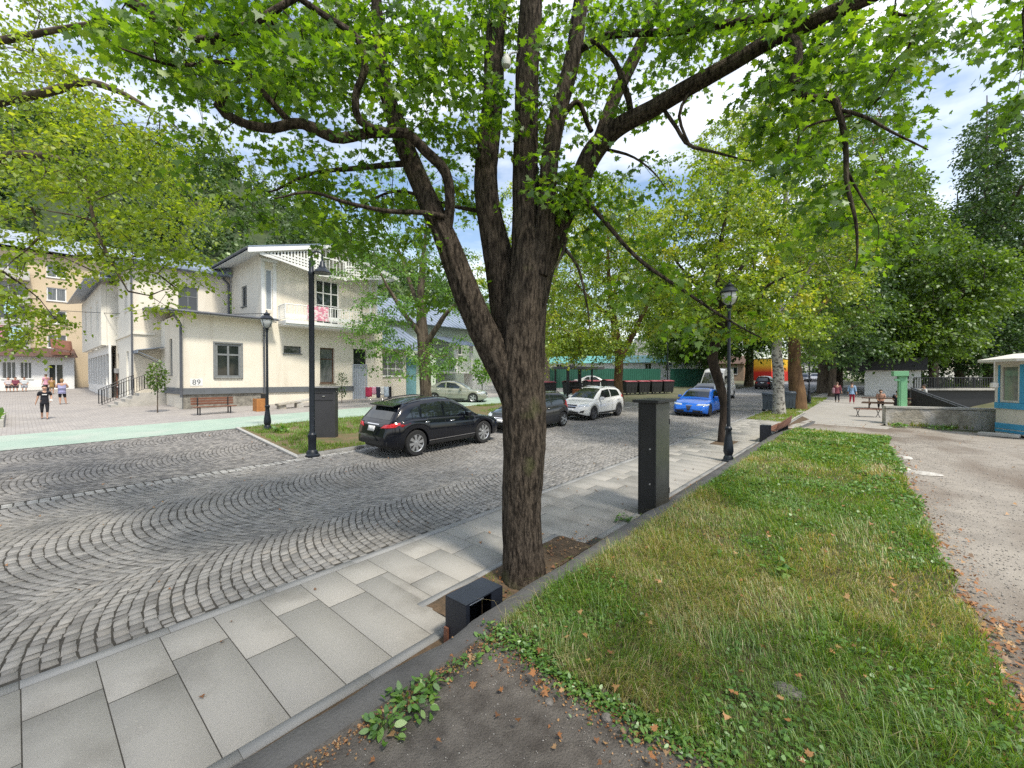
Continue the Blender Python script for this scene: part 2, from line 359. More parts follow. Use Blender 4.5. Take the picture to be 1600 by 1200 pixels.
# island kerbs, lane, plaza
psheet('island_lawn', [(-12.74, 5.35), (-12.74, 22.5), (-20.1, 22.5), (-20.1, 6.0)], M('island_earth', (.16, .11, .06), (.09, .10, .035), scale=2.2, bump=.5, rough=1), .03)
strip('kerb', -12.74, -12.6, 5.3, 22.5, 1.0, -.02, .085, m_pale, 4)
mb = MB(); a = Vector((-12.6, 5.22, 0)); b = Vector((-20.1, 5.9, 0))
for i in range(8):
    p, q = a.lerp(b, i/8+.002), a.lerp(b, (i+1)/8-.002); n_ = Vector((.0, .12, 0))
    pts = [p, q, q+n_, p+n_]; mb.slab([(v.x, v.y, zpl(v.x, v.y)-.02) for v in pts], (0, 0, .07))
mb.f and tag(mb.build('island_kerb', M('kerbstone', (.42, .41, .39), scale=14, bump=.2)), kind='structure')
m_lane = M('green_lane', (.33, .42, .35), (.28, .37, .31), scale=1.1, bump=.12, bscale=70, rough=.8); M_layer(m_lane, (.40, .43, .38), .5, .5, .75)
hsheet('cycle_lane', -24.0, -20.1, -30, 60, m_lane, .008)
m_plaza = M('plaza_paving', (.37, .345, .32), (.31, .29, .275), scale=.7, bump=.15, bscale=60, rough=.85)
nn = m_plaza.node_tree; bt = nn.nodes.new('ShaderNodeTexBrick'); bt.inputs['Scale'].default_value = 2.2; bt.inputs['Color1'].default_value = (1, 1, 1, 1); bt.inputs['Color2'].default_value = (.86, .86, .87, 1); bt.inputs['Mortar'].default_value = (.62, .6, .58, 1); bt.inputs['Mortar Size'].default_value = .012
tcx = nn.nodes.new('ShaderNodeTexCoord'); nn.links.new(tcx.outputs['Object'], bt.inputs['Vector']); mm = nn.nodes.new('ShaderNodeMix'); mm.data_type = 'RGBA'; mm.blend_type = 'MULTIPLY'; mm.inputs['Factor'].default_value = 1
src = nn.nodes['Principled BSDF'].inputs['Base Color'].links[0].from_socket; nn.links.new(src, mm.inputs['A']); nn.links.new(bt.outputs[0], mm.inputs['B']); nn.links.new(mm.outputs['Result'], nn.nodes['Principled BSDF'].inputs['Base Color'])
hsheet('plaza', -72, -24.0, -30, 60, m_plaza, .004)
# park pavement where the wall ends, and the upper lot
m_park = M('park_paving', (.34, .32, .29), (.29, .275, .255), scale=1.2, bump=.1, bscale=60, rough=.8)
psheet('park_path', [(-5.4, 34), (-3.4, 28.5), (-2.4, 25.4), (-.2, 25.8), (.5, 29), (1.2, 44), (1.5, 80), (-4.0, 80), (-4.8, 44)], m_park, .022)
psheet('park_path_edge', [(-3.3, 22.5), (-.6, 21.5), (.4, 26), (-2.6, 28.6)], m_park, .018)
psheet('verge', [(-5.3, 24.5), (-3.5, 27.6), (-4.7, 38), (-5.3, 46)], M('verge_grass', (.13, .16, .04), (.18, .15, .07), scale=3, bump=.6), .032)
def sm_lot(x, y):
    return zup(x, y) + .012*float(fbm(x*1.3, y*1.3, 3))
m_lot = M('lot_gravel', (.30, .27, .232), (.22, .197, .17), scale=2.4, bump=.55, bscale=55, rough=.95); M_layer(m_lot, (.145, .115, .09), .5, .47, .62, (1, .5, 1)); M_layer(m_lot, (.36, .34, .32), 70, .62, .8)
hsheet('lot', -2.5, 40, -16, 26.5, m_lot, 0, (60, 90), fz=sm_lot)
m_fg = M('old_asphalt', (.135, .12, .105), (.065, .055, .047), scale=7, bump=.9, bscale=70, rough=.95); M_layer(m_fg, (.17, .15, .13), 3.2, .55, .72); M_layer(m_fg, (.25, .23, .21), 120, .66, .76)
psheet('asphalt_patch', [(-2.5, -5), (.55, -5), (.55, 1.2), (-.3, 2.45), (-1.1, 2.62), (-1.9, 2.75), (-2.5, 2.6)], m_fg, .018, fz=zup)
# the low concrete wall between pavement and lawn: worn, uneven edges
m_conc = M('wall_concrete', (.105, .103, .102), (.068, .066, .065), scale=3, bump=.5, bscale=45, rough=.92); M_layer(m_conc, (.13, .125, .118), 1.3, .55, .8)
ysw = np.concatenate([np.arange(-5, 14, .05), np.arange(14, 26.1, .25)]); V = []
for y in ysw:
    bite = .07*float(fbm(y*2.2, 1., 5)) + (.22*max(0, float(vnoise(y*1.3, 3., 8))-.60) if y < 8 else 0)
    xo = X_WALL-.03+bite; xi = X_WALLIN+.03*float(fbm(y*3, 7., 2)); f = fade_up(y); zt = zpl(X_WALL, y)+.5*f+.015
    zl = zpl(X_WALL, y)
    bz = .012*float(fbm(y*6, 2., 4))
    V += [(xo-.0, y, zl-.05), (xo, y, zt-.045-bz), (xo+.035, y, zt-.006-bz), ((xo+xi)/2, y, zt+.006-bz*.4), (xi-.03, y, zt), (xi, y, zt-.02), (xi+.03, y, zl+.5*f-.15)]
k = 7; n = len(ysw); F = [tuple((j*k+i, j*k+i+1, (j+1)*k+i+1, (j+1)*k+i)) for j in range(n-1) for i in range(k-1)]
F += [tuple(range(k)), tuple(range((n-1)*k, n*k))[::-1]]
tag(mesh_np('retaining_wall', V, F, m_conc, smoothf=True), 'low worn dark concrete wall between the paved walk and the lawn', 'wall')
# ---------------------------------------------------------------- buildings
m_cream = M('cream_render', (.76, .705, .60), (.72, .66, .555), scale=.9, bump=.12, bscale=40, rough=.9); M_layer(m_cream, (.56, .50, .41), 1.4, .52, .85, (1, 1, .12))
m_cream2 = M('white_render', (.77, .74, .66), (.72, .69, .61), scale=1.0, bump=.1, bscale=40, rough=.9); M_layer(m_cream2, (.62, .59, .52), 1.3, .55, .85, (1, 1, .15))
m_beige = M('beige_render', (.60, .49, .34), (.54, .44, .305), scale=.5, bump=.1, rough=.95)
m_metal = M('blue_grey_sheet', (.27, .32, .40), (.22, .27, .34), scale=1.5, rough=.42, metal=.35)
m_white = M('white_paint', (.78, .78, .76), (.72, .72, .70), scale=4, rough=.55)
m_gframe = M('grey_window_paint', (.20, .215, .22), (.16, .17, .175), scale=6, rough=.6)
m_glass = M('window_glass', (.02, .028, .03), (.012, .016, .018), scale=1.5, rough=.06, spec=.9)
m_glassb = M('curtained_glass', (.16, .17, .17), (.06, .07, .075), scale=3.5, rough=.1, spec=.8, stretch=(1, 3, .3))
m_dark = M('dark_iron', (.018, .019, .022), (.012, .013, .015), scale=8, rough=.45)
m_pipe = M('grey_pipe', (.10, .105, .12), (.08, .085, .1), rough=.5)
m_rubble = M('rubble_plinth', (.30, .28, .24), (.15, .14, .12), scale=4.5, bump=1, bscale=14, rough=.95)
m_band = M('plinth_paint', (.13, .14, .155), (.11, .12, .13), scale=3, rough=.7)
m_wood = M('red_wood', (.20, .085, .05), (.13, .055, .035), scale=3, stretch=(1, 1, 6), rough=.6, bump=.15)
m_brown = M('brown_wood', (.11, .06, .035), (.07, .04, .025), scale=3, rough=.7)
m_step = M('step_concrete', (.46, .44, .40), (.36, .35, .32), scale=3, bump=.4, rough=.9)
class Fr:                                # a facade frame: s along the wall, z up, d outwards
    def __init__(s, o, u, n): s.o = Vector(o); s.u = Vector(u); s.n = Vector(n)
    def m(s): return Matrix((( s.u.x, s.n.x, 0, s.o.x), (s.u.y, s.n.y, 0, s.o.y), (0, 0, 1, s.o.z), (0, 0, 0, 1)))
    def box(s, mb, s0, s1, z0, z1, d0, d1, bev=0): return mb.box(s0, s1, d0, d1, z0, z1, bev, s.m())
def wall(fr, w, z0, z1, holes, t=.3, s0=0., d=0.):
    mb = MB(); ss = sorted({s0, w} | {h[0] for h in holes} | {h[1] for h in holes}); zs = sorted({z0, z1} | {h[2] for h in holes} | {h[3] for h in holes})
    for a, b in zip(ss[:-1], ss[1:]):
        run = None
        for c, e in zip(zs[:-1], zs[1:]):
            ins = any(h[0]-1e-6 <= a and b <= h[1]+1e-6 and h[2]-1e-6 <= c and e <= h[3]+1e-6 for h in holes)
            if ins:
                if run: fr.box(mb, a, b, run[0], run[1], d-t, d); run = None
            else: run = (run[0] if run else c, e)
        if run: fr.box(mb, a, b, run[0], run[1], d-t, d)
    return mb
def window(fr, h, parent, nx=2, nz=(1.,), mat=None, glass=None, deep=.1, fw=.06, name='window', sill=True, d=0.):
    a, b, c, e = h; mb = MB(); mat = mat or m_white; g = d-deep
    fr.box(mb, a, a+fw, c, e, g-.05, g+.02); fr.box(mb, b-fw, b, c, e, g-.05, g+.02)
    fr.box(mb, a+fw, b-fw, e-fw, e, g-.05, g+.018); fr.box(mb, a+fw, b-fw, c, c+fw, g-.05, g+.018)
    zc = c+fw; tot = e-c-2*fw; zz = [zc]
    for q in nz[:-1]: zc += tot*q; zz.append(zc); fr.box(mb, a+fw, b-fw, zc-fw*.4, zc+fw*.4, g-.045, g+.012)
    for i in range(1, nx): x = a+(b-a)*i/nx; fr.box(mb, x-fw*.4, x+fw*.4, c+fw, e-fw, g-.04, g+.008)
    if sill: fr.box(mb, a-.06, b+.06, c-.05, c-.003, -.06+d, .09+d)
    o = mb.build(name, mat, parent); p = MB(); fr.box(p, a+fw*.5, b-fw*.5, c+fw*.5, e-fw*.5, g-.035, g-.022); p.build('pane', glass or m_glass, o); return o
def railing(name, pts, h, mat, parent, step=.12, r=.012, rail=.025, low=.1):
    mb = MB(); P = [Vector(p) for p in pts]
    for a, b in zip(P[:-1], P[1:]):
        mb.tube([a+Vector((0, 0, h)), b+Vector((0, 0, h))], rail, 6); mb.tube([a+Vector((0, 0, low)), b+Vector((0, 0, low))], rail*.7, 5)
        n = max(1, int((b-a).length/step))
        for i in range(n+1): q = a.lerp(b, i/n); mb.tube([q+Vector((0, 0, low)), q+Vector((0, 0, h))], r if i % 8 else r*1.8, 4)
    return mb.build(name, mat, parent)
def seam_roof(poly, up=(0, 0, .06), nseam=0, direction=None):
    mb = MB(); mb.slab(poly, up); return mb
def sheet_roof(mb, a, b, c, d, n, t=.05):          # quad a-b (eave) d-c (ridge) with n standing seams running a->d
    a, b, c, d = map(Vector, (a, b, c, d)); nrm = (b-a).cross(d-a).normalized()
    if nrm.z < 0: nrm = -nrm
    mb.slab([a, b, c, d], nrm*t)
    for i in range(n+1):
        f = i/n; p, q = a.lerp(b, f)+nrm*(t-.01), d.lerp(c, f)+nrm*(t-.01); w = (b-a).normalized()*.018
        mb.slab([p-w, p+w, q+w, q-w], nrm*.05)
H1 = empty('house', (-32, 12, 1), 0, 'cream two-storey house with number 89, balcony and latticed gable', 'house'); inv = Matrix.Translation((32, -12, -1))
def own(o): return o
def hb(mb, name, mat, parent=None, sm=False):      # children of a root that stands away from the world origin
    p = parent or H1; o = mb.build(name, mat, p, sm); o.matrix_parent_inverse = Matrix.Translation(-p.location) if p.parent is None else Matrix(); return o
class Root:                                         # build in world coordinates, hang on the thing's own base point
    def __init__(s, o): s.o = o; s.kids = []
def settle(root):
    for ch in root.children: ch.matrix_parent_inverse = Matrix.Translation(-Vector(root.location))
FX = -30.
FA = Fr((FX, 0, 0), (0, 1, 0), (1, 0, 0))
holes = [(7.78, 9.14, 2.83, 4.88), (11.63, 12.78, 4.45, 4.95), (14.06, 15.12, 2.43, 4.96), (16.58, 17.62, 1.1, 5.0)]
wall(FA, 10.25, 1.9, 6.5, [holes[0]], s0=6.25).build('wall', m_cream, H1)
wall(FA, 19.05, 1.9, 6.5, holes[1:], s0=10.25).build('wall', m_cream, H1)
mb = MB(); FA.box(mb, 6.24, 16.58, .4, 1.95, -.3, -.02); FA.box(mb, 17.62, 19.0, .4, 1.95, -.3, -.02); hb(mb, 'plinth', m_rubble)
mb = MB(); FA.box(mb, 6.2, 16.58, 1.86, 2.03, 0.001, .09); FA.box(mb, 17.62, 19.1, 1.86, 2.0, 0.001, .07); FA.box(mb, 6.22, 16.56, 2.03, 2.22, 0.001, .05); mb.build('plinth_band', m_band, H1)
w = window(FA, holes[0], H1, 2, (.7, .3), m_gframe, fw=.13, deep=.05)
mb = MB(); FA.box(mb, 7.7, 9.22, 4.89, 4.97, 0.001, .05); FA.box(mb, 7.68, 7.775, 2.75, 4.97, 0.001, .035); FA.box(mb, 9.145, 9.24, 2.75, 4.97, 0.001, .035); mb.build('casing', m_gframe, w)
window(FA, holes[1], H1, 1, (1.,), m_gframe, fw=.04, deep=.18)
window(FA, holes[2], H1, 1, (.7, .3), m_brown, m_glassb, fw=.09, deep=.2)
window(FA, (16.58, 17.62, 3.8, 5.0), H1, 1, (.55, .45), m_dark, fw=.05, deep=.12, sill=False)
mb = MB(); FA.box(mb, 16.58, 17.62, 1.1, 3.78, -.16, -.1)
for i in range(7): FA.box(mb, 16.60+i*.145, 16.66+i*.145, 1.12, 3.76, -.1, -.06)
FA.box(mb, 16.5, 16.58, 1.05, 3.85, .001, .05); FA.box(mb, 17.62, 17.7, 1.05, 3.85, .001, .05); FA.box(mb, 16.5, 17.7, 3.79, 3.85, .052, .07); mb.build('door', M('sheet_door', (.42, .46, .52), (.37, .41, .47), rough=.5, metal=.2), H1)
# one-storey side wall, entrance recess
FB = Fr((0, 6.25, 0), (-1, 0, 0), (0, -1, 0))
wall(FB, 34.6, .9, 6.5, [(32.6, 33.3, 3.0, 5.2)], s0=30.302).build('wall', m_cream, H1)
window(FB, (32.6, 33.3, 3.0, 5.2), H1, 1, (.5, .5), m_gframe, fw=.09, deep=.1)
mb = MB(); FB.box(mb, 29.9, 34.65, 1.86, 2.03, 0.001, .09); FB.box(mb, 29.92, 34.65, 2.03, 2.22, 0.001, .05); mb.build('plinth_band', m_band, H1)
mb = MB(); mb.box(-35.99, -34.61, 6.3, 6.5, .9, 6.49); mb.build('wall', m_cream2, H1)
# low roof over the one-storey part: shallow, wide eaves
mb = MB(); sheet_roof(mb, (-29.2, 5.5, 6.5), (-29.2, 10.9, 6.5), (-36.3, 10.3, 7.35), (-36.3, 5.5, 7.35), 12); mb.build('low_roof', m_metal, H1)
mb = MB(); mb.slab([(-29.25, 5.55, 6.44), (-29.25, 10.8, 6.44), (-36.3, 10.3, 7.29), (-36.3, 5.55, 7.29)], (0, 0, -.05)); mb.build('soffit', m_cream2, H1)
# main block behind
X1 = -36.; FM = Fr((X1, 0, 0), (0, 1, 0), (1, 0, 0))
wall(FM, 10.3, .8, 10.2, [(7.25, 8.35, 7.45, 9.05)], s0=4.95).build('wall', m_cream, H1)
window(FM, (7.25, 8.35, 7.45, 9.05), H1, 2, (.6, .4), m_gframe, fw=.06)
FN = Fr((0, 4.95, 0), (-1, 0, 0), (0, -1, 0))
hN = [(38.2, 39.2, 7.3, 9.2), (42.0, 43.0, 7.3, 9.2), (37.8, 38.8, 1.6, 4.6), (42, 43, 2.2, 4.6)]
wall(FN, 45.5, .8, 10.2, hN, s0=36.302).build('wall', m_cream2, H1)
for h in hN: window(FN, h, H1, 1, (.5, .5), m_white, m_glassb, fw=.1, deep=.12)
mb = MB(); FN.box(mb, 36, 45.5, 5.6, 5.72, .001, .1); FM.box(mb, 4.85, 6.0, 5.6, 5.72, .001, .1); mb.build('string_course', m_cream2, H1)
mb = MB(); mb.slab([(-35.3, 4.3, 10.2), (-35.3, 10.0, 10.2), (-38.6, 7.8, 11.5), (-42.5, 7.8, 11.5), (-46, 4.3, 10.2)], (0, 0, .06))
mb.slab([(-35.3, 4.3, 10.2), (-46, 4.3, 10.2), (-46, 12, 10.2), (-35.3, 12, 10.2)], (0, 0, -.12)); mb.slab([(-35.3, 9.9, 10.2), (-46, 12, 10.2), (-42.5, 7.8, 11.5), (-38.6, 7.8, 11.5)], (0, 0, .06)); mb.build('roof', m_metal, H1)
# glazed verandah bay further back, carried above a white glazed ground floor
bx0, bx1 = -(ony(158, 500, 4.1).x), -(ony(128, 500, 4.1).x)
FC = Fr((0, 4.1, 0), (-1, 0, 0), (0, -1, 0)); Lb = bx1-bx0
hC = [(bx0+Lb*q, bx0+Lb*q+.1*Lb, 6.3, 8.6) for q in (.12, .42, .7)]
mb = wall(FC, bx1, 5.2, 9.6, hC, s0=bx0); mb.box(-bx0-.3, -bx0, 4.41, 7, 5.2, 9.6); mb.build('bay', m_cream2, H1)
for h in hC: window(FC, h, H1, 1, (1.,), m_white, m_glassb, fw=.2, deep=.1, sill=False)
mb = MB(); FC.box(mb, bx0, bx1, 1.2, 2.3, -.5, -.4)
for i in range(9): x = bx0+Lb*i/8; FC.box(mb, x-.12, x+.12, 2.3, 5.2, -.5, -.38)
FC.box(mb, bx0, bx1, 4.6, 5.2, -.5, -.37); v = mb.build('verandah', m_white, H1)
mb = MB(); FC.box(mb, bx0, bx1, 2.3, 4.6, -.56, -.52); mb.build('verandah_glass', m_glassb, v)
mb = MB(); mb.box(-bx0, -45.4, 4.9, 7, .8, 5.2); mb.box(-bx0-3, -45.5, 6, 7, 5.2, 9.9); mb.build('wall', m_cream, H1)
mb = MB(); mb.slab([(-bx0+1.2, 3.2, 9.65), (-bx1-1, 3.2, 9.65), (-bx1-1, 9, 10.8), (-bx0+1.2, 9, 10.8)], (0, 0, .08)); mb.build('bay_roof', m_metal, H1)
# upper floor of the front wing
fz0 = 6.5; ZW = 10.55; mb = wall(FA, 18.6, fz0, ZW, [(10.55, 10.95, 7.2, 9.8), (13.8, 15.5, 6.65, 9.75)], s0=10.3); mb.build('wall', m_cream, H1)
window(FA, (10.55, 10.95, 7.2, 9.8), H1, 1, (1.,), m_white, M('frosted_pane', (.27, .30, .33), (.24, .27, .3), rough=.3), fw=.06, deep=.04, sill=False)
window(FA, (13.8, 15.5, 6.65, 9.75), H1, 3, (.42, .3, .28), m_white, fw=.09, deep=.12, sill=False)
FD = Fr((0, 10.3, 0), (-1, 0, 0), (0, -1, 0))
wall(FD, 35.69, 6.5, ZW+.3, [(32.6, 33.6, 7.7, 9.1)], s0=30.302).build('wall', m_cream, H1)
window(FD, (32.6, 33.6, 7.7, 9.1), H1, 2, (1.,), m_gframe, fw=.08)
mb = MB(); mb.box(-36, -30.31, 18.3, 18.6, 1, ZW); mb.box(-36, -35.7, 10.6, 18.3, 1, ZW); mb.build('wall', m_cream, H1)
mb = MB()
for a, b in ((10.3, 10.5), (10.98, 11.2), (17.9, 18.1), (18.42, 18.6)): m9 = MB(); FA.box(m9, a, b, 6.5, ZW-.3, .001, .06); m9.build('pilaster', m_white, H1)
m9 = MB(); FA.box(m9, 10.28, 11.25, ZW-.28, ZW-.1, .001, .12); m9.build('capital_band', m_white, H1); FA.box(mb, 17.85, 18.62, ZW-.28, ZW-.1, .001, .12); mb.build('capital_band', m_white, H1)
# gable roof, ridge running back from the street
yr, zr, ze, xo = 14.45, 12.0, 10.75, -28.75
mb = MB(); sheet_roof(mb, (xo, 9.2, ze-.12), (-38.5, 9.2, ze-.12), (-38.5, yr, zr), (xo, yr, zr), 20, .06); sheet_roof(mb, (xo, 19.7, ze-.12), (-38.5, 19.7, ze-.12), (-38.5, yr, zr), (xo, yr, zr), 20, .06); mb.build('roof', m_metal, H1)
mb = MB(); mb.slab([(xo+.02, 9.15, ze-.42), (xo+.02, yr, zr-.25), (xo+.02, yr, zr-.02), (xo+.02, 9.15, ze-.14)], (.05, 0, 0)); mb.slab([(xo+.02, 19.75, ze-.42), (xo+.02, yr, zr-.25), (xo+.02, yr, zr-.02), (xo+.02, 19.75, ze-.14)], (.05, 0, 0)); mb.build('bargeboard', m_white, H1)
mb = MB(); mb.slab([(xo, 9.25, ze-.2), (-38, 9.25, ze-.2), (-38, yr, zr-.1), (xo, yr, zr-.1)], (0, 0, -.05)); mb.slab([(xo, 19.65, ze-.2), (-38, 19.65, ze-.2), (-38, yr, zr-.1), (xo, yr, zr-.1)], (0, 0, -.05)); mb.build('soffit', m_white, H1)
mb = MB(); mb.slab([(-30.02, 10.3, ZW), (-30.02, 18.6, ZW), (-30.02, yr, zr-.2)], (-.15, 0, 0)); mb.build('gable', m_cream2, H1)
# fretwork screen hung in the overhang: two triangles and a gridded middle, with real openings
mb = MB(); xg = xo-.1
def zroof(y): return zr-.3-abs(y-yr)*(zr-ze)/(yr-9.2)
zb = 9.85
for sgn in (-1, 1):
    y = .95
    while y < 4.6:
        yy = yr+sgn*y; zt = zroof(yy); zlo = zb+.05+max(0, (y-.95))*.19
        k = int((zt-zlo)/.19)
        mb.box(xg, xg+.04, yy-.045, yy+.045, zlo, zt)
        y += .2
    for k in range(5):
        zl = zb+.1+k*.19
        ym = .9+min(3.7, max(.0, 3.9-k*.75))
        if ym > 1: mb.slab([(xg+.001, yr+sgn*.9, zl-.05), (xg+.001, yr+sgn*ym, zl-.05+.12*(ym-.9)), (xg+.001, yr+sgn*ym, zl+.05+.12*(ym-.9)), (xg+.001, yr+sgn*.9, zl+.05)], (.045, 0, 0))
    mb.box(xg-.01, xg+.06, yr+sgn*.92-.08, yr+sgn*.92+.08, zb-.15, zroof(yr+.92)+.2)
    mb.slab([(xg-.005, yr+sgn*.9, zb-.12), (xg-.005, yr+sgn*4.75, zb+.62), (xg-.005, yr+sgn*4.75, zb+.72), (xg-.005, yr+sgn*.9, zb+.03)], (.06, 0, 0))
for i in range(7): mb.box(xg, xg+.04, yr-.75+i*.25-.02, yr-.75+i*.25+.02, zb+.1, zroof(yr+.8)+.1)
mb.box(xg-.006, xg+.05, yr-.86, yr+.86, zb-.12, zb+.06); mb.box(xg-.006, xg+.05, yr-.86, yr+.86, zb+1.1, zb+1.2)
mb.build('fretwork', m_white, H1)
# balcony
mb = MB(); N = 10; P = []
for i in range(N+1): t = i/N; y = 11.3+t*6.9; P.append((-28.75+.35*math.sin(math.pi*t), y))
poly = [(-30, 11.3)]+P+[(-30, 18.2)]; mb.prism(poly, 6.32, 6.52); mb.prism([(-30, 11.35)]+[(x-.12, y) for x, y in P]+[(-30, 18.15)], 6.2, 6.32); mb.build('balcony', m_white, H1)
b_ = [(-29.98, 11.33, 6.52)]+[(x-.05, y, 6.52) for x, y in P]+[(-29.98, 18.17, 6.52)]
railing('balustrade', b_, 1.02, m_white, H1, .17, .022, .035)
mb = MB(); Pm = [Vector((x-.05, y, 6.52)) for x, y in P]
for a, b in zip(Pm[:-1], Pm[1:]): mb.slab([a+Vector((-.02, 0, .16)), b+Vector((-.02, 0, .16)), b+Vector((-.02, 0, .42)), a+Vector((-.02, 0, .42))], (.04, 0, 0))
mb.build('balustrade_board', m_white, H1)
mb = MB()
for yy in (11.1, 12.9): pass
mb.tube([(-29.85, 10.22, 6.5), (-29.85, 10.4, 6.1), (-29.86, 10.42, 1.2)], .06, 8); mb.tube([(-35.9, 9.8, 10.0), (-35.8, 10.15, 9.6), (-35.8, 10.15, 7.3)], .07, 8)
mb.tube([(-29.3, 5.6, 6.4), (-29.8, 6.0, 6.0), (-29.9, 6.12, 5.8), (-29.9, 6.12, 1.7)], .07, 8); mb.tube([(-35.9, 4.85, 10.1), (-35.9, 4.85, 1.2)], .05, 8)
mb.tube([(-29.15, 5.4, 6.5), (-29.15, 11, 6.5)], .07, 8); mb.tube([(-29.2, 5.42, 6.5), (-36.2, 5.42, 7.3)], .05, 8); mb.tube([(-28.7, 9.1, ze-.15), (-38, 9.1, ze-.15)], .06, 8)
mb.build('downpipe', m_pipe, H1, True)
# house number
def text3(txt, size, loc, rot, mat, name='lettering', parent=None, ext=.004, sx=1.):
    cu = bpy.data.curves.new(name, 'FONT'); cu.body = txt; cu.size = size; cu.align_x = 'CENTER'; cu.align_y = 'CENTER'; cu.extrude = ext
    t = bpy.data.objects.new('t', cu); COL.objects.link(t); dg = bpy.context.evaluated_depsgraph_get(); me = bpy.data.meshes.new_from_object(t.evaluated_get(dg)); bpy.data.objects.remove(t)
    o = bpy.data.objects.new(name, me); COL.objects.link(o); me.materials.clear(); me.materials.append(mat); o.location = loc; o.rotation_euler = rot; o.scale = (sx, 1, 1)
    if parent: o.parent = parent
    return o
mb = MB(); FA.box(mb, 6.55, 7.15, 2.35, 2.75, .002, .02); np_ = mb.build('number_plate', m_white, H1)
text3('89', .42, (FX+.024, 6.85, 2.55), (R(90), 0, R(90)), m_band, 'house_number', np_)
# entrance steps with iron railing, canopy
mb = MB(); x0, x1 = -35.6, -34.2
for i in range(6): mb.box(-35.9, -34.3, 3.35+i*.32, 6.24, .85+i*.17, 1.02+i*.17)
mb.build('steps', m_step, H1)
railing('stair_railing', [(-34.35, 3.3, 1.15), (-34.35, 5.2, 2.05), (-34.35, 6.2, 2.05)], .95, m_dark, H1, .13, .014, .022)
railing('stair_railing', [(-35.85, 3.3, 1.15), (-35.85, 4.9, 2.05)], .95, m_dark, H1, .13, .014, .022)
mb = MB(); mb.slab([(-36.1, 4.9, 4.5), (-36.1, 6.2, 4.75), (-34.5, 6.2, 4.75), (-34.5, 4.9, 4.5)], (0, 0, .05)); mb.slab([(-36.1, 4.9, 4.35), (-34.5, 4.9, 4.35), (-34.5, 4.9, 4.5), (-36.1, 4.9, 4.5)], (0, .04, 0)); mb.tube([(-34.6, 5, 4.4), (-34.6, 6.2, 3.8)], .025, 6); mb.tube([(-36, 5, 4.4), (-36, 6.2, 3.8)], .025, 6); mb.build('canopy', m_metal, H1)
settle(H1)
# rug and flower boxes on the balustrade: things of their own
mb = MB(); V = []
for j in range(9):
    for i in range(7): y = 12.55+i*.23; x = -28.75+.35*math.sin(math.pi*(y-11.3)/6.9); V.append((x+.012+.02*math.sin(i*1.9+j), y, 6.62+j*.12))
mb.add(V, [(j*7+i, j*7+i+1, (j+1)*7+i+1, (j+1)*7+i) for j in range(8) for i in range(6)])
m_rug = M('rug', (.60, .22, .30), (.72, .62, .62), scale=6, lo=.46, hi=.54, rough=1)
o = mb.build('rug', m_rug); sd = o.modifiers.new('s', 'SOLIDIFY'); sd.thickness = .02; tag(o, 'red and white patterned rug hanging over the white balcony rail', 'rug')
m_red = M('red_petals', (.55, .06, .03), (.7, .12, .04), scale=20)
# second house with metal roofs
H2 = empty('house', (-33, 26, 1), 0, 'pale green house with blue-grey sheet roofs and white outside stair', 'house')
m_pgreen = M('pale_green_render', (.52, .59, .50), (.47, .54, .45), scale=1.2, rough=.9)
FE = Fr((-30.6, 0, 0), (0, 1, 0), (1, 0, 0))
h = (19.15, 21.5, 2.95, 4.75); wall(FE, 21.7, 1.0, 5.2, [h], s0=19.06).build('wall', m_cream, H2); window(FE, h, H2, 3, (.33, .34, .33), m_white, m_glassb, fw=.09, deep=.05)
m_teal = M('teal_paint', (.16, .33, .36), (.13, .28, .31), scale=2, rough=.6)
mb = MB(); FE.box(mb, 21.75, 22.9, 1.2, 4.6, -.3, -.2); FE.box(mb, 21.85, 22.8, 3.0, 4.4, -.2, -.17); mb.build('door', m_teal, H2)
mb = MB(); mb.box(-31.1, -30.95, 22.95, 25.2, 1, 5.0); mb.box(-36, -31.1, 25.05, 25.2, 1, 5.0); mb.build('wall', m_pgreen, H2)
mb = MB(); sheet_roof(mb, (-29.8, 18.9, 5.15), (-29.8, 24.0, 5.1), (-35, 24.0, 7.6), (-35, 18.9, 7.6), 10); mb.build('low_roof', m_metal, H2)
FG = Fr((-35.5, 0, 0), (0, 1, 0), (1, 0, 0)); hs = [(27.6, 28.8, 5.4, 7.0), (31.5, 32.7, 5.4, 7.0), (28.0, 29.2, 1.9, 3.6)]
wall(FG, 36, 1.0, 8.3, hs, s0=20).build('wall', m_pgreen, H2)
for h in hs: window(FG, h, H2, 2, (.6, .4), m_white, m_glassb, fw=.1)
mb = MB(); sheet_roof(mb, (-34.7, 18.5, 8.2), (-34.7, 37.0, 8.2), (-41, 37.0, 11.6), (-41, 18.5, 11.6), 30); sheet_roof(mb, (-47, 18.5, 8.2), (-47, 37.0, 8.2), (-41, 37.0, 11.6), (-41, 18.5, 11.6), 30); mb.build('roof', m_metal, H2)
mb = MB(); mb.box(-35.4, -31.5, 28.2, 30.5, 3.3, 3.5); mb.box(-31.8, -31.55, 30.2, 30.5, 3.5, 6.1); mb.box(-31.8, -31.55, 28.2, 28.45, 3.5, 6.1)
for i in range(11): mb.box(-32.9, -31.6, 30.5+i*.28, 30.78+i*.28, .9, 3.42-i*.2)
mb.build('outside_stair', m_white, H2); railing('stair_railing', [(-31.6, 28.2, 3.5), (-31.6, 30.5, 3.5), (-31.6, 33.6, 1.3)], .95, m_white, H2, .22, .025, .035)
mb = MB(); sheet_roof(mb, (-30.9, 27.6, 6.0), (-30.9, 31.2, 6.0), (-35.4, 31.2, 7.2), (-35.4, 27.6, 7.2), 8); mb.build('porch_roof', m_metal, H2)
settle(H2)
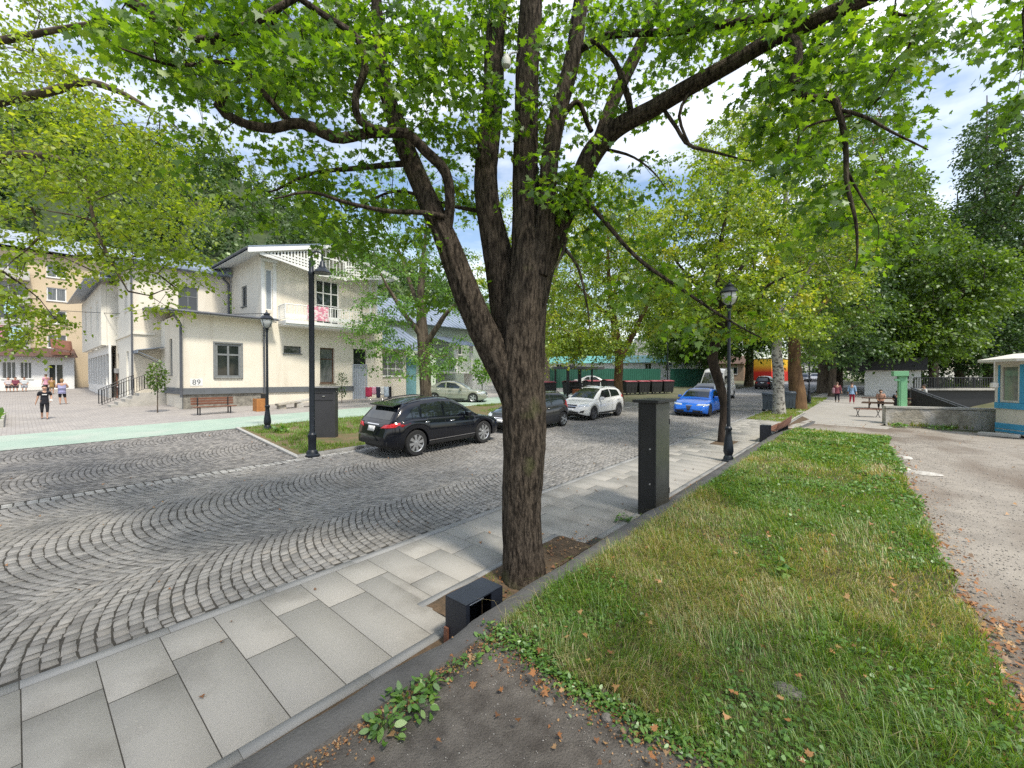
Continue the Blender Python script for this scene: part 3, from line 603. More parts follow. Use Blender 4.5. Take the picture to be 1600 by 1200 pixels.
# apartment block far left
H3 = empty('apartment_block', (-66, -4, 1.7), 0, 'four-storey beige apartment block with loggias and sheet metal roof', 'apartment block')
AX = -62.; FH = Fr((AX, 0, 0), (0, 1, 0), (1, 0, 0)); fl = [4.95+.9+2.55*i for i in range(4)]
hs = []
for i, z in enumerate((6.35, 8.75, 11.0, 13.3)):
    hs += [(2.1, 3.45, z-.55, z+.75)]
    hs += [(5.0+.3, 6.4, z-.55, z+.75)]
    hs += [(-3.9, .85, z-.35, z+1.0), (-9.5, -5.2, z-.35, z+1.0)]
wall(FH, 12, 1, 15.0, hs, s0=-16).build('wall', m_beige, H3)
for hh in hs: window(FH, hh, H3, 4 if hh[1]-hh[0] > 3 else 2, (1.,), m_white, m_glassb if rnd.random() < .5 else m_glass, fw=.08, deep=.08 if hh[1]-hh[0] < 3 else .3)
mb = MB()
for z in (6.35, 8.75, 11.0, 13.3): FH.box(mb, -4.1, 1.0, z-1.25, z-.38, .001, .9); FH.box(mb, -9.7, -5.0, z-1.25, z-.38, .001, .9)
mb.build('loggia', M('loggia_panel', (.50, .50, .48), (.40, .37, .33), scale=1.2, rough=.9), H3)
mb = MB(); sheet_roof(mb, (-61.2, -17, 15.1), (-61.2, 12.8, 15.1), (-69, 12.8, 18.2), (-69, -17, 18.2), 40); sheet_roof(mb, (-76, -17, 15.1), (-76, 12.8, 15.1), (-69, 12.8, 18.2), (-69, -17, 18.2), 40)
mb.box(-66.5, -65, 2.2, 4.2, 16.4, 17.6); mb.build('roof', M('pale_sheet_roof', (.38, .43, .50), (.33, .38, .45), scale=1, rough=.4, metal=.3), H3)
mb = MB(); mb.box(-75.5, -62.4, -16, 12, 1, 15); mb.build('rear_wall', m_beige, H3)
FI = Fr((-59.0, 0, 0), (0, 1, 0), (1, 0, 0)); hs = [(-.75, .1, 2.75, 4.3), (.3, 1.05, 2.75, 4.3), (-1.7, -.95, 2.75, 4.3), (2.0, 3.1, 1.8, 4.2)]
wall(FI, 3.75, 1.3, 5.0, hs, s0=-9).build('annex_wall', m_white, H3)
for hh in hs[:3]: window(FI, hh, H3, 3, (1.,), m_white, fw=.07, glass=m_glassb)
window(FI, hs[3], H3, 2, (1.,), m_white, m_glass, fw=.12, name='door', sill=False)
mb = MB(); sheet_roof(mb, (-57.9, -9.5, 4.75), (-57.9, 3.9, 4.75), (-61.95, 3.9, 5.7), (-61.95, -9.5, 5.7), 30); mb.build('annex_roof', M('brown_sheet', (.12, .065, .055), (.09, .05, .045), scale=2, rough=.6), H3)
settle(H3)
mb = MB(); mb.slab([(-57.9, 2.2, 5.6), (-57.9, 3.6, 5.35), (-59.3, 3.6, 6.3), (-59.3, 2.2, 6.5)], (0, 0, .06)); mb.slab([(-57.9, 3.4, 4.95), (-57.9, 3.45, 5.7), (-59.3, 3.5, 6.4), (-59.3, 3.45, 5.2)], (0, .05, 0)); mb.slab([(-57.95, 2.2, 4.98), (-57.95, 3.5, 4.98), (-57.95, 3.5, 5.2), (-57.95, 2.2, 5.35)], (.05, 0, 0))
tag(mb.build('dormer_shelter', m_wood), 'small rusty brown shelter standing on the annex roof', 'shelter')
m_pink = M('pink_cloth', (.60, .25, .36), (.5, .2, .3), scale=3); m_ltblue = M('light_blue_cloth', (.35, .52, .60), (.42, .6, .66), scale=3)
for (y, z, m_, nm) in ((-1.5, 7.2, m_pink, 'pink sheet drying on the loggia of the beige block'), (-.35, 7.1, m_ltblue, 'pale blue sheet drying on the loggia of the beige block'), (-.6, 9.5, m_ltblue, 'pale blue cloth drying one storey above the pink sheet')):
    V = [(-61.03+.04*math.sin(i*1.3), y+i*.18, z+.5+(-j)*.25) for j in range(6) for i in range(6)]; mb = MB().add(V, [(j*6+i, j*6+i+1, (j+1)*6+i+1, (j+1)*6+i) for j in range(5) for i in range(5)])
    o = mb.build('laundry_sheet', m_); sd = o.modifiers.new('s', 'SOLIDIFY'); sd.thickness = .02; tag(o, nm, 'laundry')
# far side of the junction: fence, green roofed hall, container, red building
def at_z(px, py, k): return at(px, py, k)
def wallrun(a, b, z0, z1, t=.2): 
    a, b = Vector(a), Vector(b); u = (b-a); ln = u.length; u.normalize(); n = Vector((u.y, -u.x, 0)); return Fr((a.x, a.y, 0), (u.x, u.y, 0), (n.x, n.y, 0)), ln
m_gfence = M('green_sheet', (.02, .105, .072), (.016, .085, .06), scale=1.3, rough=.5)
a = gp(800, 607); b = gp(1032, 605); c = gp(1048, 604); d_ = gp(1112, 603)
for (p, q, lab) in ((a, b, 'dark green sheet metal fence behind the black bins'), (c, d_, 'dark green sheet metal fence behind the grey van')):
    fr, ln = wallrun((p.x, p.y), (q.x, q.y), 0, 0); z = (p.z+q.z)/2; mb = MB(); fr.box(mb, 0, ln, z-.2, z+2.3, -.02, 0)
    for i in range(int(ln/.3)): fr.box(mb, i*.3+.05, i*.3+.17, z-.15, z+2.28, 0.001, .03)
    r = empty('sheet_fence', (p.x, p.y, z), 0, lab, 'fence'); mb.build('sheet', m_gfence, r); mb = MB()
    for i in range(int(ln/2.6)+1): fr.box(mb, i*2.6, i*2.6+.07, z-.2, z+2.4, -.12, -.025)
    mb.build('post', m_gfence, r); settle(r)
def simple_building(name, lab, cat, px0, px1, k0, k1, ztop, wm, rm, depth_=10, roof='mono', over=.5, zr=None, wins=(), base=None):
    p, q = at(px0, 592, k0), at(px1, 592, k1); fr, ln = wallrun((p.x, p.y), (q.x, q.y), 0, 0)
    if fr.n.dot(Vector((-p.x, -p.y, 0))) < 0: fr.n = -fr.n
    z0 = base if base is not None else zpl(p.x, min(p.y, 110))-.6
    r = empty(name, (p.x, p.y, z0), 0, lab, cat); wall(fr, ln, z0, ztop, list(wins)).build('wall', wm, r)
    for w in wins: window(fr, w, r, 2, (1.,), m_white, m_glass, fw=.08)
    mb = MB(); fr.box(mb, 0, ln, z0, ztop-.02, -depth_, -.31); mb.build('rear_wall', wm, r)
    mb = MB(); o_ = fr.o; zr = zr or ztop+1.4
    P = lambda s_, z_, d_: fr.o+fr.u*s_+fr.n*d_+Vector((0, 0, z_))
    if roof == 'gable':
        sheet_roof(mb, P(-over, ztop-.05, over), P(ln+over, ztop-.05, over), P(ln+over, zr, -depth_/2), P(-over, zr, -depth_/2), int(ln)); sheet_roof(mb, P(-over, ztop-.05, -depth_-over), P(ln+over, ztop-.05, -depth_-over), P(ln+over, zr, -depth_/2), P(-over, zr, -depth_/2), int(ln))
        g_ = MB(); g_.slab([P(.01, ztop, -.01), P(.01, ztop, -depth_+.01), P(.01, zr-.15, -depth_/2)], fr.u*.1); g_.slab([P(ln-.01, ztop, -.01), P(ln-.01, ztop, -depth_+.01), P(ln-.01, zr-.15, -depth_/2)], fr.u*-.1); g_.build('gable', wm, r)
    else:
        fr.box(mb, -over, ln+over, ztop, ztop+(zr-ztop), -depth_-over, over)
    mb.build('roof', rm, r); settle(r); return r, fr, ln
m_tealroof = M('teal_sheet_roof', (.10, .34, .32), (.08, .29, .28), scale=1, rough=.45)
ws = [(s_, s_+1.0, 4.0, 5.2) for s_ in (4, 6, 8, 10, 12, 24, 27, 30, 33)]
simple_building('hall', 'long low white hall under a teal sheet roof behind the green fence', 'building', 780, 1036, 74, 66, 5.3, m_white, m_tealroof, 9, 'gable', .6, 6.6, ws)
simple_building('site_cabin', 'white site cabin beside the teal roofed hall', 'cabin', 1046, 1094, 62, 60, 4.6, m_white, M('pale_roof', (.35, .45, .55), rough=.5), 5, 'flat', .1, 4.75)
simple_building('tower_block', 'pale concrete block far off above the teal roofed hall', 'building', 992, 1022, 170, 168, 18.5, M('far_concrete', (.42, .42, .42), (.3, .3, .3), scale=.3), m_metal, 12, 'flat', .2, 19, [(1, 3, 13, 15), (4.5, 6.5, 13, 15)])
simple_building('brick_house', 'low tan house with dark openings behind the junction', 'house', 1094, 1162, 84, 80, 5.6, M('tan_brick', (.34, .24, .17), (.26, .19, .14), scale=1.2), m_brown, 8, 'gable', .4, 7.2, [(1.5, 3, 3.6, 5), (5.0, 6.5, 3.6, 5)])
m_or = M('banner_red', (.62, .05, .02), (.75, .10, .02), scale=.3); nn = m_or.node_tree; sx = nn.nodes.new('ShaderNodeSeparateXYZ'); tcx = nn.nodes.new('ShaderNodeTexCoord'); rp = nn.nodes.new('ShaderNodeValToRGB'); nn.links.new(tcx.outputs['Generated'], sx.inputs[0]); nn.links.new(sx.outputs[2], rp.inputs[0])
rp.color_ramp.interpolation = 'LINEAR'; rp.color_ramp.elements[0].position = .45; rp.color_ramp.elements[0].color = (.62, .03, .02, 1); rp.color_ramp.elements[1].position = .75; rp.color_ramp.elements[1].color = (.85, .52, .03, 1); nn.links.new(rp.outputs[0], nn.nodes['Principled BSDF'].inputs['Base Color'])
simple_building('painted_shop', 'shop painted yellow above and red below at the end of the street', 'shop', 1166, 1205, 84, 80, 6.5, m_or, m_brown, 8, 'flat', .05, 6.6)
simple_building('low_shop', 'long low shop with dark windows beyond the park trees', 'shop', 1236, 1300, 88, 92, 6.0, m_white, m_metal, 8, 'flat', .3, 6.3, [(2, 4, 3, 5), (6, 8, 3, 5)])
# cafe in the park
K = empty('cafe_pavilion', (-1.3, 53, 1.1), 0, 'white pavilion with a black flat roof and glazed side in the park', 'pavilion')
FK = Fr((-1.25, 53, 0), (1, 0, 0), (0, -1, 0)); m_blk = M('black_fascia', (.02, .022, .028), (.014, .015, .02), rough=.5)
wall(FK, 3.9, .6, 3.55, [], s0=0).build('wall', m_white, K)
mb = MB(); FK.box(mb, -1.3, 4.3, 3.55, 4.65, -9, .45); mb.build('roof', m_blk, K)
mb = MB(); FK.box(mb, 0.3, 3.9, .6, 3.54, -8, -.31); mb.build('rear_wall', m_white, K)
FL = Fr((-1.25, 53, 0), (0, 1, 0), (-1, 0, 0)); mb = MB()
for i in range(5): FL.box(mb, .31+i*1.5, .31+i*1.5+.12, .6, 3.54, -.3, 0)
FL.box(mb, .31, 7.8, .6, .95, -.28, -.01); v = mb.build('glazed_side', m_blk, K); mb = MB(); FL.box(mb, .35, 7.5, .95, 3.5, -.2, -.16); mb.build('pane', m_glassb, v)
mb = MB(); FK.box(mb, 2.3, 3.1, 2.75, 3.2, .002, .05); s_ = mb.build('sign', m_blk, K); settle(K)
o = text3('BAR', .26, (-1.25+3.8, 53-.056, 3.05), (R(90), 0, 0), m_white, 'sign_lettering'); o.parent = s_; o.matrix_parent_inverse = Matrix.Translation((1.3, -53, -1.1)) if False else Matrix()
bpy.data.objects.remove(o)
# stone wall, bridge, ramp
m_stonew = M('old_stone', (.44, .40, .33), (.25, .225, .18), scale=3.5, bump=1, bscale=12, rough=.95); M_layer(m_stonew, (.46, .44, .41), 1.0, .45, .58)
def rough_wall(name, lab, cat, a, b, z0, z1a, z1b, t, mat, cap=None):
    a, b = Vector(a), Vector(b); u = b-a; ln = u.length; u.normalize(); n = Vector((u.y, -u.x, 0)); N = int(ln/.12); V = []
    prof = [(-.5, 0), (-.5, .33), (-.5, .66), (-.5, 1), (0, 1.005), (.5, 1), (.5, .66), (.5, .33), (.5, 0)]
    for i in range(N+1):
        s_ = ln*i/N; zt = z1a+(z1b-z1a)*i/N
        for j, (q, h) in enumerate(prof):
            r_ = .05*float(fbm(s_*2.3+j*3.1, h*4, 6))
            p = a+u*s_+n*(q*t+math.copysign(r_, q) if q else 0); V.append((p.x, p.y, z0+(zt-z0)*h+(r_*.5 if h >= 1 else 0)))
    k = len(prof); F = [(i*k+j, i*k+j+1, (i+1)*k+j+1, (i+1)*k+j) for i in range(N) for j in range(k-1)]+[tuple(range(k)), tuple(range(N*k, N*k+k))]
    r = empty(name, (a.x, a.y, z0), 0, lab, cat); MB().add(V, F).build('masonry', mat, r)
    if cap:
        m2 = MB(); m2.slab([a+n*(t*.62)+Vector((0, 0, z1a+.04)), b+n*(t*.62)+Vector((0, 0, z1b+.04)), b-n*(t*.62)+Vector((0, 0, z1b+.04)), a-n*(t*.62)+Vector((0, 0, z1a+.04))], (0, 0, .09)); m2.build('coping', cap, r)
    settle(r); return r
wa, wb = gp(1381, 663), gp(1556, 671)
rough_wall('stone_wall', 'low rubble stone wall with concrete coping beside the kiosk', 'wall', (wa.x, wa.y+.2, 0), (wb.x+3, wb.y+.8, 0), .1, 1.32, 1.28, .4, m_stonew, m_step)
BR = empty('footbridge', (2, 54, 0), 0, 'pale concrete bridge deck with iron railings over the river', 'bridge')
p, q = at(1428, 608, 38), at(1640, 609, 38); fr, ln = wallrun((p.x, p.y), (q.x, q.y), 0, 0); mb = MB(); fr.box(mb, 0, ln, 1.74, 1.86, -3, 0); mb.build('deck', m_step, BR); mb = MB(); fr.box(mb, 0, ln, .2, 1.74, -2.6, -.4); mb.build('girder', m_dark, BR)
u = fr.u; railing('railing', [(p.x, p.y, 1.86), (q.x, q.y, 1.86)], 1.0, m_dark, BR, .22, .03, .035)
railing('railing', [(p.x-fr.n.x*2.8, p.y-fr.n.y*2.8, 1.86), (q.x-fr.n.x*2.8, q.y-fr.n.y*2.8, 1.86)], 1.0, m_dark, BR, .22, .03, .035); settle(BR)
RP = empty('ramp_parapet', (1.3, 34, 1), 0, 'black sloping ramp parapet with light handrail behind the stone wall', 'parapet')
p, q = at(1424, 606, 26), at(1524, 642, 21.5); mb = MB(); mb.slab([(p.x, p.y, -.5), (q.x, q.y, -.5), (q.x, q.y, q.z-.1), (p.x, p.y, p.z-.1)], (.1, .1, 0)); mb.build('panel', m_blk, RP)
mb = MB(); mb.tube([p, q], .05, 8); 
for i in range(9): w = p.lerp(q, i/8); mb.tube([w, w+Vector((0, 0, -.14))], .02, 5)
mb.build('handrail', m_pipe, RP); settle(RP)
# kiosk
m_kw = M('kiosk_white', (.68, .65, .58), (.6, .57, .5), scale=2, rough=.6); m_kb = M('kiosk_blue', (.06, .36, .62), (.06, .32, .56), scale=3, rough=.5)
kc = Vector((5.35, 26.9, .47)); KI = empty('kiosk', kc, 0, 'white and bright blue octagonal kiosk with overhanging roof', 'kiosk')
def octo(r_, a=6): return [(kc.x+r_*math.cos(R(a+45*i)), kc.y+r_*math.sin(R(a+45*i))) for i in range(8)]
z0 = .42; mb = MB(); mb.prism(octo(1.75), z0+.1, z0+1.25); mb.build('lower_panel', m_kw, KI)
mb = MB(); mb.prism(octo(1.775), z0+.16, z0+.26); mb.prism(octo(1.775), z0+.30, z0+.52); mb.prism(octo(1.80), z0+1.12, z0+1.36); mb.build('blue_band', m_kb, KI)
P8 = octo(1.72); mb = MB(); mw = MB()
for i, p in enumerate(P8): MB().tube([(p[0], p[1], z0+1.36), (p[0], p[1], z0+2.95)], .075, 6).build('corner_post', m_kw, KI)
for i in range(8):
    a, b = Vector((*P8[i], 0)), Vector((*P8[(i+1) % 8], 0)); u = (b-a).normalized(); n = Vector((u.y, -u.x, 0)); fr = Fr((a.x, a.y, 0), u, n); ln = (b-a).length
    cpx = 800+FPX*float(np.dot(np.array((a+b)/2)-_C, _r))/depth((a+b)/2)
    if cpx < 1572 or (a+b).y/2 > kc.y+.3:
        mb = MB(); fr.box(mb, .05, ln-.05, z0+1.37, z0+2.9, -.06, .01); mb.build('wall_panel', m_kw, KI); continue
    if cpx > 1572: mb = MB(); fr.box(mb, ln-.30, ln-.08, z0+1.37, z0+2.9, .002, .03); mb.build('blue_board', m_kb, KI); mb = MB(); fr.box(mb, .06, .13, z0+1.37, z0+2.9, .002, .03); mb.build('blue_board', m_kb, KI)
    window(fr, (.14, ln-.31, z0+1.37, z0+2.9), KI, 1, (1.,), m_kw, M('kiosk_glass', (.16, .19, .17), (.30, .26, .22), scale=1.6, rough=.08, spec=.8), fw=.09, deep=.02, sill=False)
mb = MB(); mb.prism(octo(1.8), z0+2.9, z0+3.1); mb.build('cornice', m_kw, KI)
mb = MB(); top = octo(2.3); b8 = len(top); V = [(x, y, z0+3.02) for x, y in top]+[(x, y, z0+3.12) for x, y in top]+[(kc.x+(x-kc.x)*.55, kc.y+(y-kc.y)*.55, z0+3.36) for x, y in top]+[(kc.x, kc.y, z0+3.44)]
mb.add(V, [tuple(range(8))]+[(i, (i+1) % 8, 8+(i+1) % 8, 8+i) for i in range(8)]+[(8+i, 8+(i+1) % 8, 16+(i+1) % 8, 16+i) for i in range(8)]+[(16+i, 16+(i+1) % 8, 24) for i in range(8)]); mb.build('roof', m_kw, KI)
mb = MB(); mb.prism(octo(1.6), z0-.15, z0+.12); mb.build('base', m_brown, KI); settle(KI)
mb = MB(); mb.tube([(3.45, 25.95, 3.47), (3.45, 25.95, 2.6)], .02, 6); mb.lathe([(.02, 0), (.12, -.03), (.13, -.2), (.05, -.25)], (3.45, 25.95, 2.61), 10); tag(mb.build('bell_lamp', m_kw), 'small white lamp hanging from the kiosk roof edge', 'lamp')
mb = MB(); mb.obox((3.55, 25.65, .52), 1.1, .45, .12, R(-18), .02); tag(mb.build('step_slab', m_step), 'loose concrete slab on the ground at the kiosk corner', 'slab')
# ---------------------------------------------------------------- trees
def m_bark(name, c, c2, scale=7., bump=1.):
    m = M(name, c, c2, scale=scale, stretch=(1, 1, .22), bump=bump, bscale=scale*3, rough=.95, spec=.15, detail=8, lo=.38, hi=.62); return m
bark = m_bark('maple_bark', (.11, .088, .068), (.018, .014, .011), 30, 1.); M_layer(bark, (.10, .11, .045), 1.6, .62, .8)
bark2 = m_bark('rough_bark', (.15, .12, .09), (.06, .048, .038), 6, 1.)
bark3 = m_bark('brown_bark', (.19, .115, .06), (.10, .06, .035), 5, .8)
birch = M('birch_bark', (.40, .375, .33), (.075, .065, .055), scale=5, stretch=(1, 1, 1.6), rough=.9, bump=.6, lo=.40, hi=.52)
def bark_tube(path, rad, ns=20, step=.12, amp=.05, seed=0, wob=.02):
    """a limb swept along path: (V, F); rings follow the bark's ridges"""
    P = np.array([tuple(p) for p in path], float); rr = np.array(rad, float); seg = np.linalg.norm(np.diff(P, axis=0), axis=1); s = np.concatenate([[0], np.cumsum(seg)])
    n = max(3, int(s[-1]/step)); t = np.linspace(0, s[-1], n)
    # smooth interpolation
    def ci(v):
        m = np.gradient(v, s) if len(s) > 2 else np.full(len(s), (v[-1]-v[0])/s[-1]); i = np.clip(np.searchsorted(s, t)-1, 0, len(s)-2); h = s[i+1]-s[i]; u = (t-s[i])/h
        return (2*u**3-3*u**2+1)*v[i]+(u**3-2*u**2+u)*h*m[i]+(-2*u**3+3*u**2)*v[i+1]+(u**3-u**2)*h*m[i+1]
    Q = np.stack([ci(P[:, k]) for k in range(3)], 1); r = np.interp(t, s, rr)
    g = np.random.default_rng(seed); ph = g.uniform(0, 9, 6)
    if wob: Q[1:-1] += (wob*np.stack([np.sin(t*3.1+ph[0]), np.sin(t*2.7+ph[1]), np.sin(t*3.7+ph[2])*.5], 1)*np.minimum(1, t[:, None]))[1:-1]
    T = np.gradient(Q, axis=0); T /= np.linalg.norm(T, axis=1, keepdims=True)+1e-9
    ref = np.array([0., 1, 0]) if abs(T[0, 2]) > .8 else np.array([0, 0, 1.]); A = np.zeros_like(Q)
    for i in range(n):
        a = ref-T[i]*ref.dot(T[i]); a /= np.linalg.norm(a)+1e-9; A[i] = a; ref = a
    B = np.cross(T, A); th = np.linspace(0, 2*np.pi, ns, endpoint=False)
    c, sn = np.cos(th), np.sin(th); X = c[None, :]*3.2+ph[3]; Y = sn[None, :]*3.2+ph[4]; S = t[:, None]
    d = fbm(X*2.2+S*.25, Y*2.2+S*1.1, seed, 4)-.47; d2 = np.abs(fbm(X*3.2+3, Y*3.2+S*1.4, seed+9, 3)-.45)
    big = fbm(X*.5+S*.9, Y*.5, seed+4, 2)-.4
    R_ = r[:, None]*(1+amp*2.2*d-amp*3*np.minimum(d2, .1)*2+amp*1.6*big)
    V = Q[:, None, :]+A[:, None, :]*(c[None, :]*R_)[:, :, None]+B[:, None, :]*(sn[None, :]*R_)[:, :, None]
    i, k = np.meshgrid(np.arange(n-1), np.arange(ns), indexing='ij'); k2 = (k+1) % ns
    F = np.stack([i*ns+k, i*ns+k2, (i+1)*ns+k2, (i+1)*ns+k], -1).reshape(-1, 4); return V.reshape(-1, 3), F, Q, r
def join(parts):
    Vs, Fs, o = [], [], 0
    for V, F in parts: Vs.append(V); Fs.append(F+o); o += len(V)
    return np.concatenate(Vs), np.concatenate(Fs)
MAPLE = np.array([(0, 0), (.10, .16), (.36, .02), (.34, .20), (.60, .30), (.38, .42), (.52, .72), (.26, .62), (.14, .74), (0, 1.05), (-.14, .74), (-.26, .62), (-.52, .72), (-.38, .42), (-.60, .30), (-.34, .20), (-.36, .02), (-.10, .16)])
FIVE = np.array([(0, 0), (.42, .25), (.30, .62), (0, 1.), (-.30, .62), (-.42, .25)])
QUAD = np.array([(0, 0), (.36, .48), (0, 1.), (-.36, .48)])
SLIM = np.array([(0, 0), (.20, .45), (0, 1.), (-.20, .45)])
def leaves(name, pos, axis, nrm, size, tmpl, mat, parent, rn, fold=.18):
    n, k = len(pos), len(tmpl); cv = np.abs(np.sin(np.arange(n)*12.9898)*43.7) % 1; fold = (fold*(.2+2.2*cv))[:, None, None]; curl = (.04+.5*((cv*7.3) % 1)**2)[:, None, None]; axis = axis/(np.linalg.norm(axis, axis=1, keepdims=True)+1e-9); side = np.cross(axis, nrm); side /= np.linalg.norm(side, axis=1, keepdims=True)+1e-9; nn_ = np.cross(side, axis)
    x = tmpl[:, 0][None, :, None]; y = tmpl[:, 1][None, :, None]; z = fold*np.abs(x)-curl*y*y
    V = pos[:, None, :]+size[:, None, None]*(x*side[:, None, :]+y*axis[:, None, :]+z*nn_[:, None, :]); F = (np.arange(n)*k)[:, None]+np.arange(k)[None, :]
    return mesh_np(name, V.reshape(-1, 3), F, mat, parent, rn=rn)
def grow(skel, skel_r, tips, g, step=.3, droop=.12, r0=.0035, pw=.5, maxr=.04):
    """twigs: every spray tip reaches back to the nearest wood already grown"""
    nodes = [tuple(p) for p in skel]; own_ = [-1]*len(nodes); nodes = np.array(nodes); own_ = np.array(own_)
    d = np.min(np.linalg.norm(tips[:, None, :]-nodes[None, ::max(1, len(nodes)//300), :], axis=2), axis=1); paths, par = [], [None]*len(tips)
    for ti in np.argsort(d):
        p = tips[ti]; dd = np.linalg.norm(nodes-p, axis=1); up = np.maximum(0, nodes[:, 2]-p[2]-.2)*.25; j = int(np.argmin(dd+up+np.where(own_ >= 0, .10, 0))); a = nodes[j]; ln = dd[j]
        m = max(2, int(ln/step)+1); u = np.linspace(0, 1, m+1)[:, None]; off = g.normal(0, .055*ln, 3); off[2] += droop*ln*g.uniform(.2, 1)
        C_ = a*(1-u)+p*u+4*u*(1-u)*off*.6+np.where((u > 0) & (u < 1), g.normal(0, .02*min(ln, 1), (m+1, 3)), 0)
        paths.append((ti, C_, own_[j])); par[ti] = own_[j]; nodes = np.vstack([nodes, C_[1:]]); own_ = np.concatenate([own_, np.full(m, ti)])
    cnt = np.ones(len(tips))
    for ti, C_, o_ in reversed(paths):
        if o_ >= 0: cnt[o_] += cnt[ti]
    return paths, cnt
def twig_mesh(paths, cnt, r0, pw, maxr, sides=4):
    parts = []
    th = np.linspace(0, 2*np.pi, sides, endpoint=False)
    for ti, C_, o_ in paths:
        n = len(C_); rb = min(maxr, r0*cnt[ti]**pw*1.0); r = np.linspace(rb, r0*.6, n); T = np.gradient(C_, axis=0); T /= np.linalg.norm(T, axis=1, keepdims=True)+1e-9
        ref = np.array([.3, .2, .93]); A = np.cross(T, ref); A /= np.linalg.norm(A, axis=1, keepdims=True)+1e-9; B = np.cross(T, A)
        V = C_[:, None, :]+(A[:, None, :]*np.cos(th)[None, :, None]+B[:, None, :]*np.sin(th)[None, :, None])*r[:, None, None]
        i, k = np.meshgrid(np.arange(n-1), np.arange(sides), indexing='ij'); k2 = (k+1) % sides; parts.append((V.reshape(-1, 3), np.stack([i*sides+k, i*sides+k2, (i+1)*sides+k2, (i+1)*sides+k], -1).reshape(-1, 4)))
    return join(parts)
def blob_tips(blobs, g):
    out = []
    for (cx, cy, rx, ry, k0, k1, n) in blobs:
        for _ in range(n):
            while True:
                a, b = g.uniform(-1, 1, 2)
                if a*a+b*b < 1: break
            out.append(tuple(at(cx+a*rx, cy+b*ry, g.uniform(k0, k1))))
    return np.array(out)
def world_tips(blobs, g, shell=.45):
    out = []
    for (c, rad, n) in blobs:
        for _ in range(n):
            v = g.normal(0, 1, 3); v /= np.linalg.norm(v); q = g.uniform(shell, 1)**.6; out.append((c[0]+v[0]*rad[0]*q, c[1]+v[1]*rad[1]*q, c[2]+v[2]*rad[2]*q))
    return np.array(out)
def spray_leaves(tips, paths, g, per, srad, size, flat=.35, droop=.3, sub=5):
    """per leaves around each tip, strung on sub-twigs that fan out in a drooping layer"""
    dirs = np.zeros_like(tips)
    for ti, C_, o_ in paths: dirs[ti] = C_[-1]-C_[-2]
    dirs[:, 2] *= .4; dirs /= np.linalg.norm(dirs, axis=1, keepdims=True)+1e-9
    n = len(tips); sd = dirs[:, None, :]*.7+g.normal(0, .75, (n, sub, 3)); sd[:, :, 2] *= flat; sd /= np.linalg.norm(sd, axis=2, keepdims=True)+1e-9
    ln = srad*g.uniform(.55, 1.15, (n, sub)); m = per//sub; f = (np.arange(m)+g.uniform(.2, 1, (n, sub, m)))/m
    P = tips[:, None, None, :]+sd[:, :, None, :]*(ln[:, :, None]*f)[..., None]; P[..., 2] -= droop*(ln[:, :, None]*f*f); P += g.normal(0, .07*srad+.01, P.shape)
    ax = sd[:, :, None, :]*.6+g.normal(0, .6, P.shape); ax[..., 2] -= .45; nr = g.normal(0, .45, P.shape); nr[..., 2] += 1
    P = P.reshape(-1, 3); sz = size*g.uniform(.6, 1.15, len(P)); rn = np.clip(np.repeat(g.normal(.5, .17, n), sub*m)+g.normal(0, .14, len(P)), 0, 1)
    # the fine sub-twigs
    tw = [(tips[i], tips[i]+sd[i, j]*ln[i, j]*.9-np.array([0, 0, droop*ln[i, j]*.8])) for i in range(n) for j in range(sub)]
    return P, ax.reshape(-1, 3), nr.reshape(-1, 3), sz, rn, tw
def fine_twigs(tw, r):
    A = np.array([t[0] for t in tw]); B = np.array([t[1] for t in tw]); n = len(A); T = B-A; T /= np.linalg.norm(T, axis=1, keepdims=True)+1e-9; S = np.cross(T, [.2, .1, .97]); S /= np.linalg.norm(S, axis=1, keepdims=True)+1e-9; U = np.cross(T, S)
    V = np.zeros((n, 4, 3)); V[:, 0] = A+S*r; V[:, 1] = A-S*r*.5+U*r; V[:, 2] = A-S*r*.5-U*r; V[:, 3] = B; b = (np.arange(n)*4)[:, None]
    F = np.concatenate([b+np.array([[0, 1, 3]]), b+np.array([[1, 2, 3]]), b+np.array([[2, 0, 3]])]); return V.reshape(-1, 3), F
def tree(name, label, base, limbs, tips, lmat, bmat, per, srad, lsize, tmpl, seed, group=None, r0=.004, pw=.5, maxr=.06, ns=12, step=.25, amp=.05, sub=5, flat=.35, droop=.3, ftw=None, cat='tree', gdroop=.12):
    g = np.random.default_rng(seed); base = Vector(base); root = empty(name, base, 0, label, cat, group); parts = []; sk = []
    for li, (path, rad) in enumerate(limbs):
        n_ = ns if max(rad) > .08 else max(6, ns//2)
        V, F, Q, r = bark_tube(path, rad, n_ if not (ns > 40 and max(rad) > .1) else ns, step if max(rad) < .1 or ns < 40 else step*.35, amp, seed+li, wob=.02 if li else .01); parts.append((V, F)); sk.append(Q[2:] if li == 0 else Q)
    V, F = join(parts); t_ = mesh_np('trunk', V, F, bmat, root, smoothf=True); sk = np.concatenate(sk)
    if len(tips):
        sk2 = sk[sk[:, 2] > base.z+1.6]; paths, cnt = grow(sk2, None, tips, g, droop=gdroop); V, F = twig_mesh(paths, cnt, r0, pw, maxr)
        P, ax, nr, sz, rn, tw = spray_leaves(tips, paths, g, per, srad, lsize, flat, droop, sub)
        tg = mesh_np('twigs', V, F, bmat, root, smoothf=True)
        if ftw: v2, f2 = fine_twigs(tw, ftw); mesh_np('fine_twigs', v2, f2, bmat, root)
        leaves('crown', P, ax, nr, sz, tmpl, lmat, root, rn)
    settle(root); return root
def L_(pts, rpx, q=1.):                      # limb through pixels at given depths, radius in pixels
    return [at(x, y, k) for x, y, k in pts], [q*r*k/FPX for r, (x, y, k) in zip(rpx, pts)]
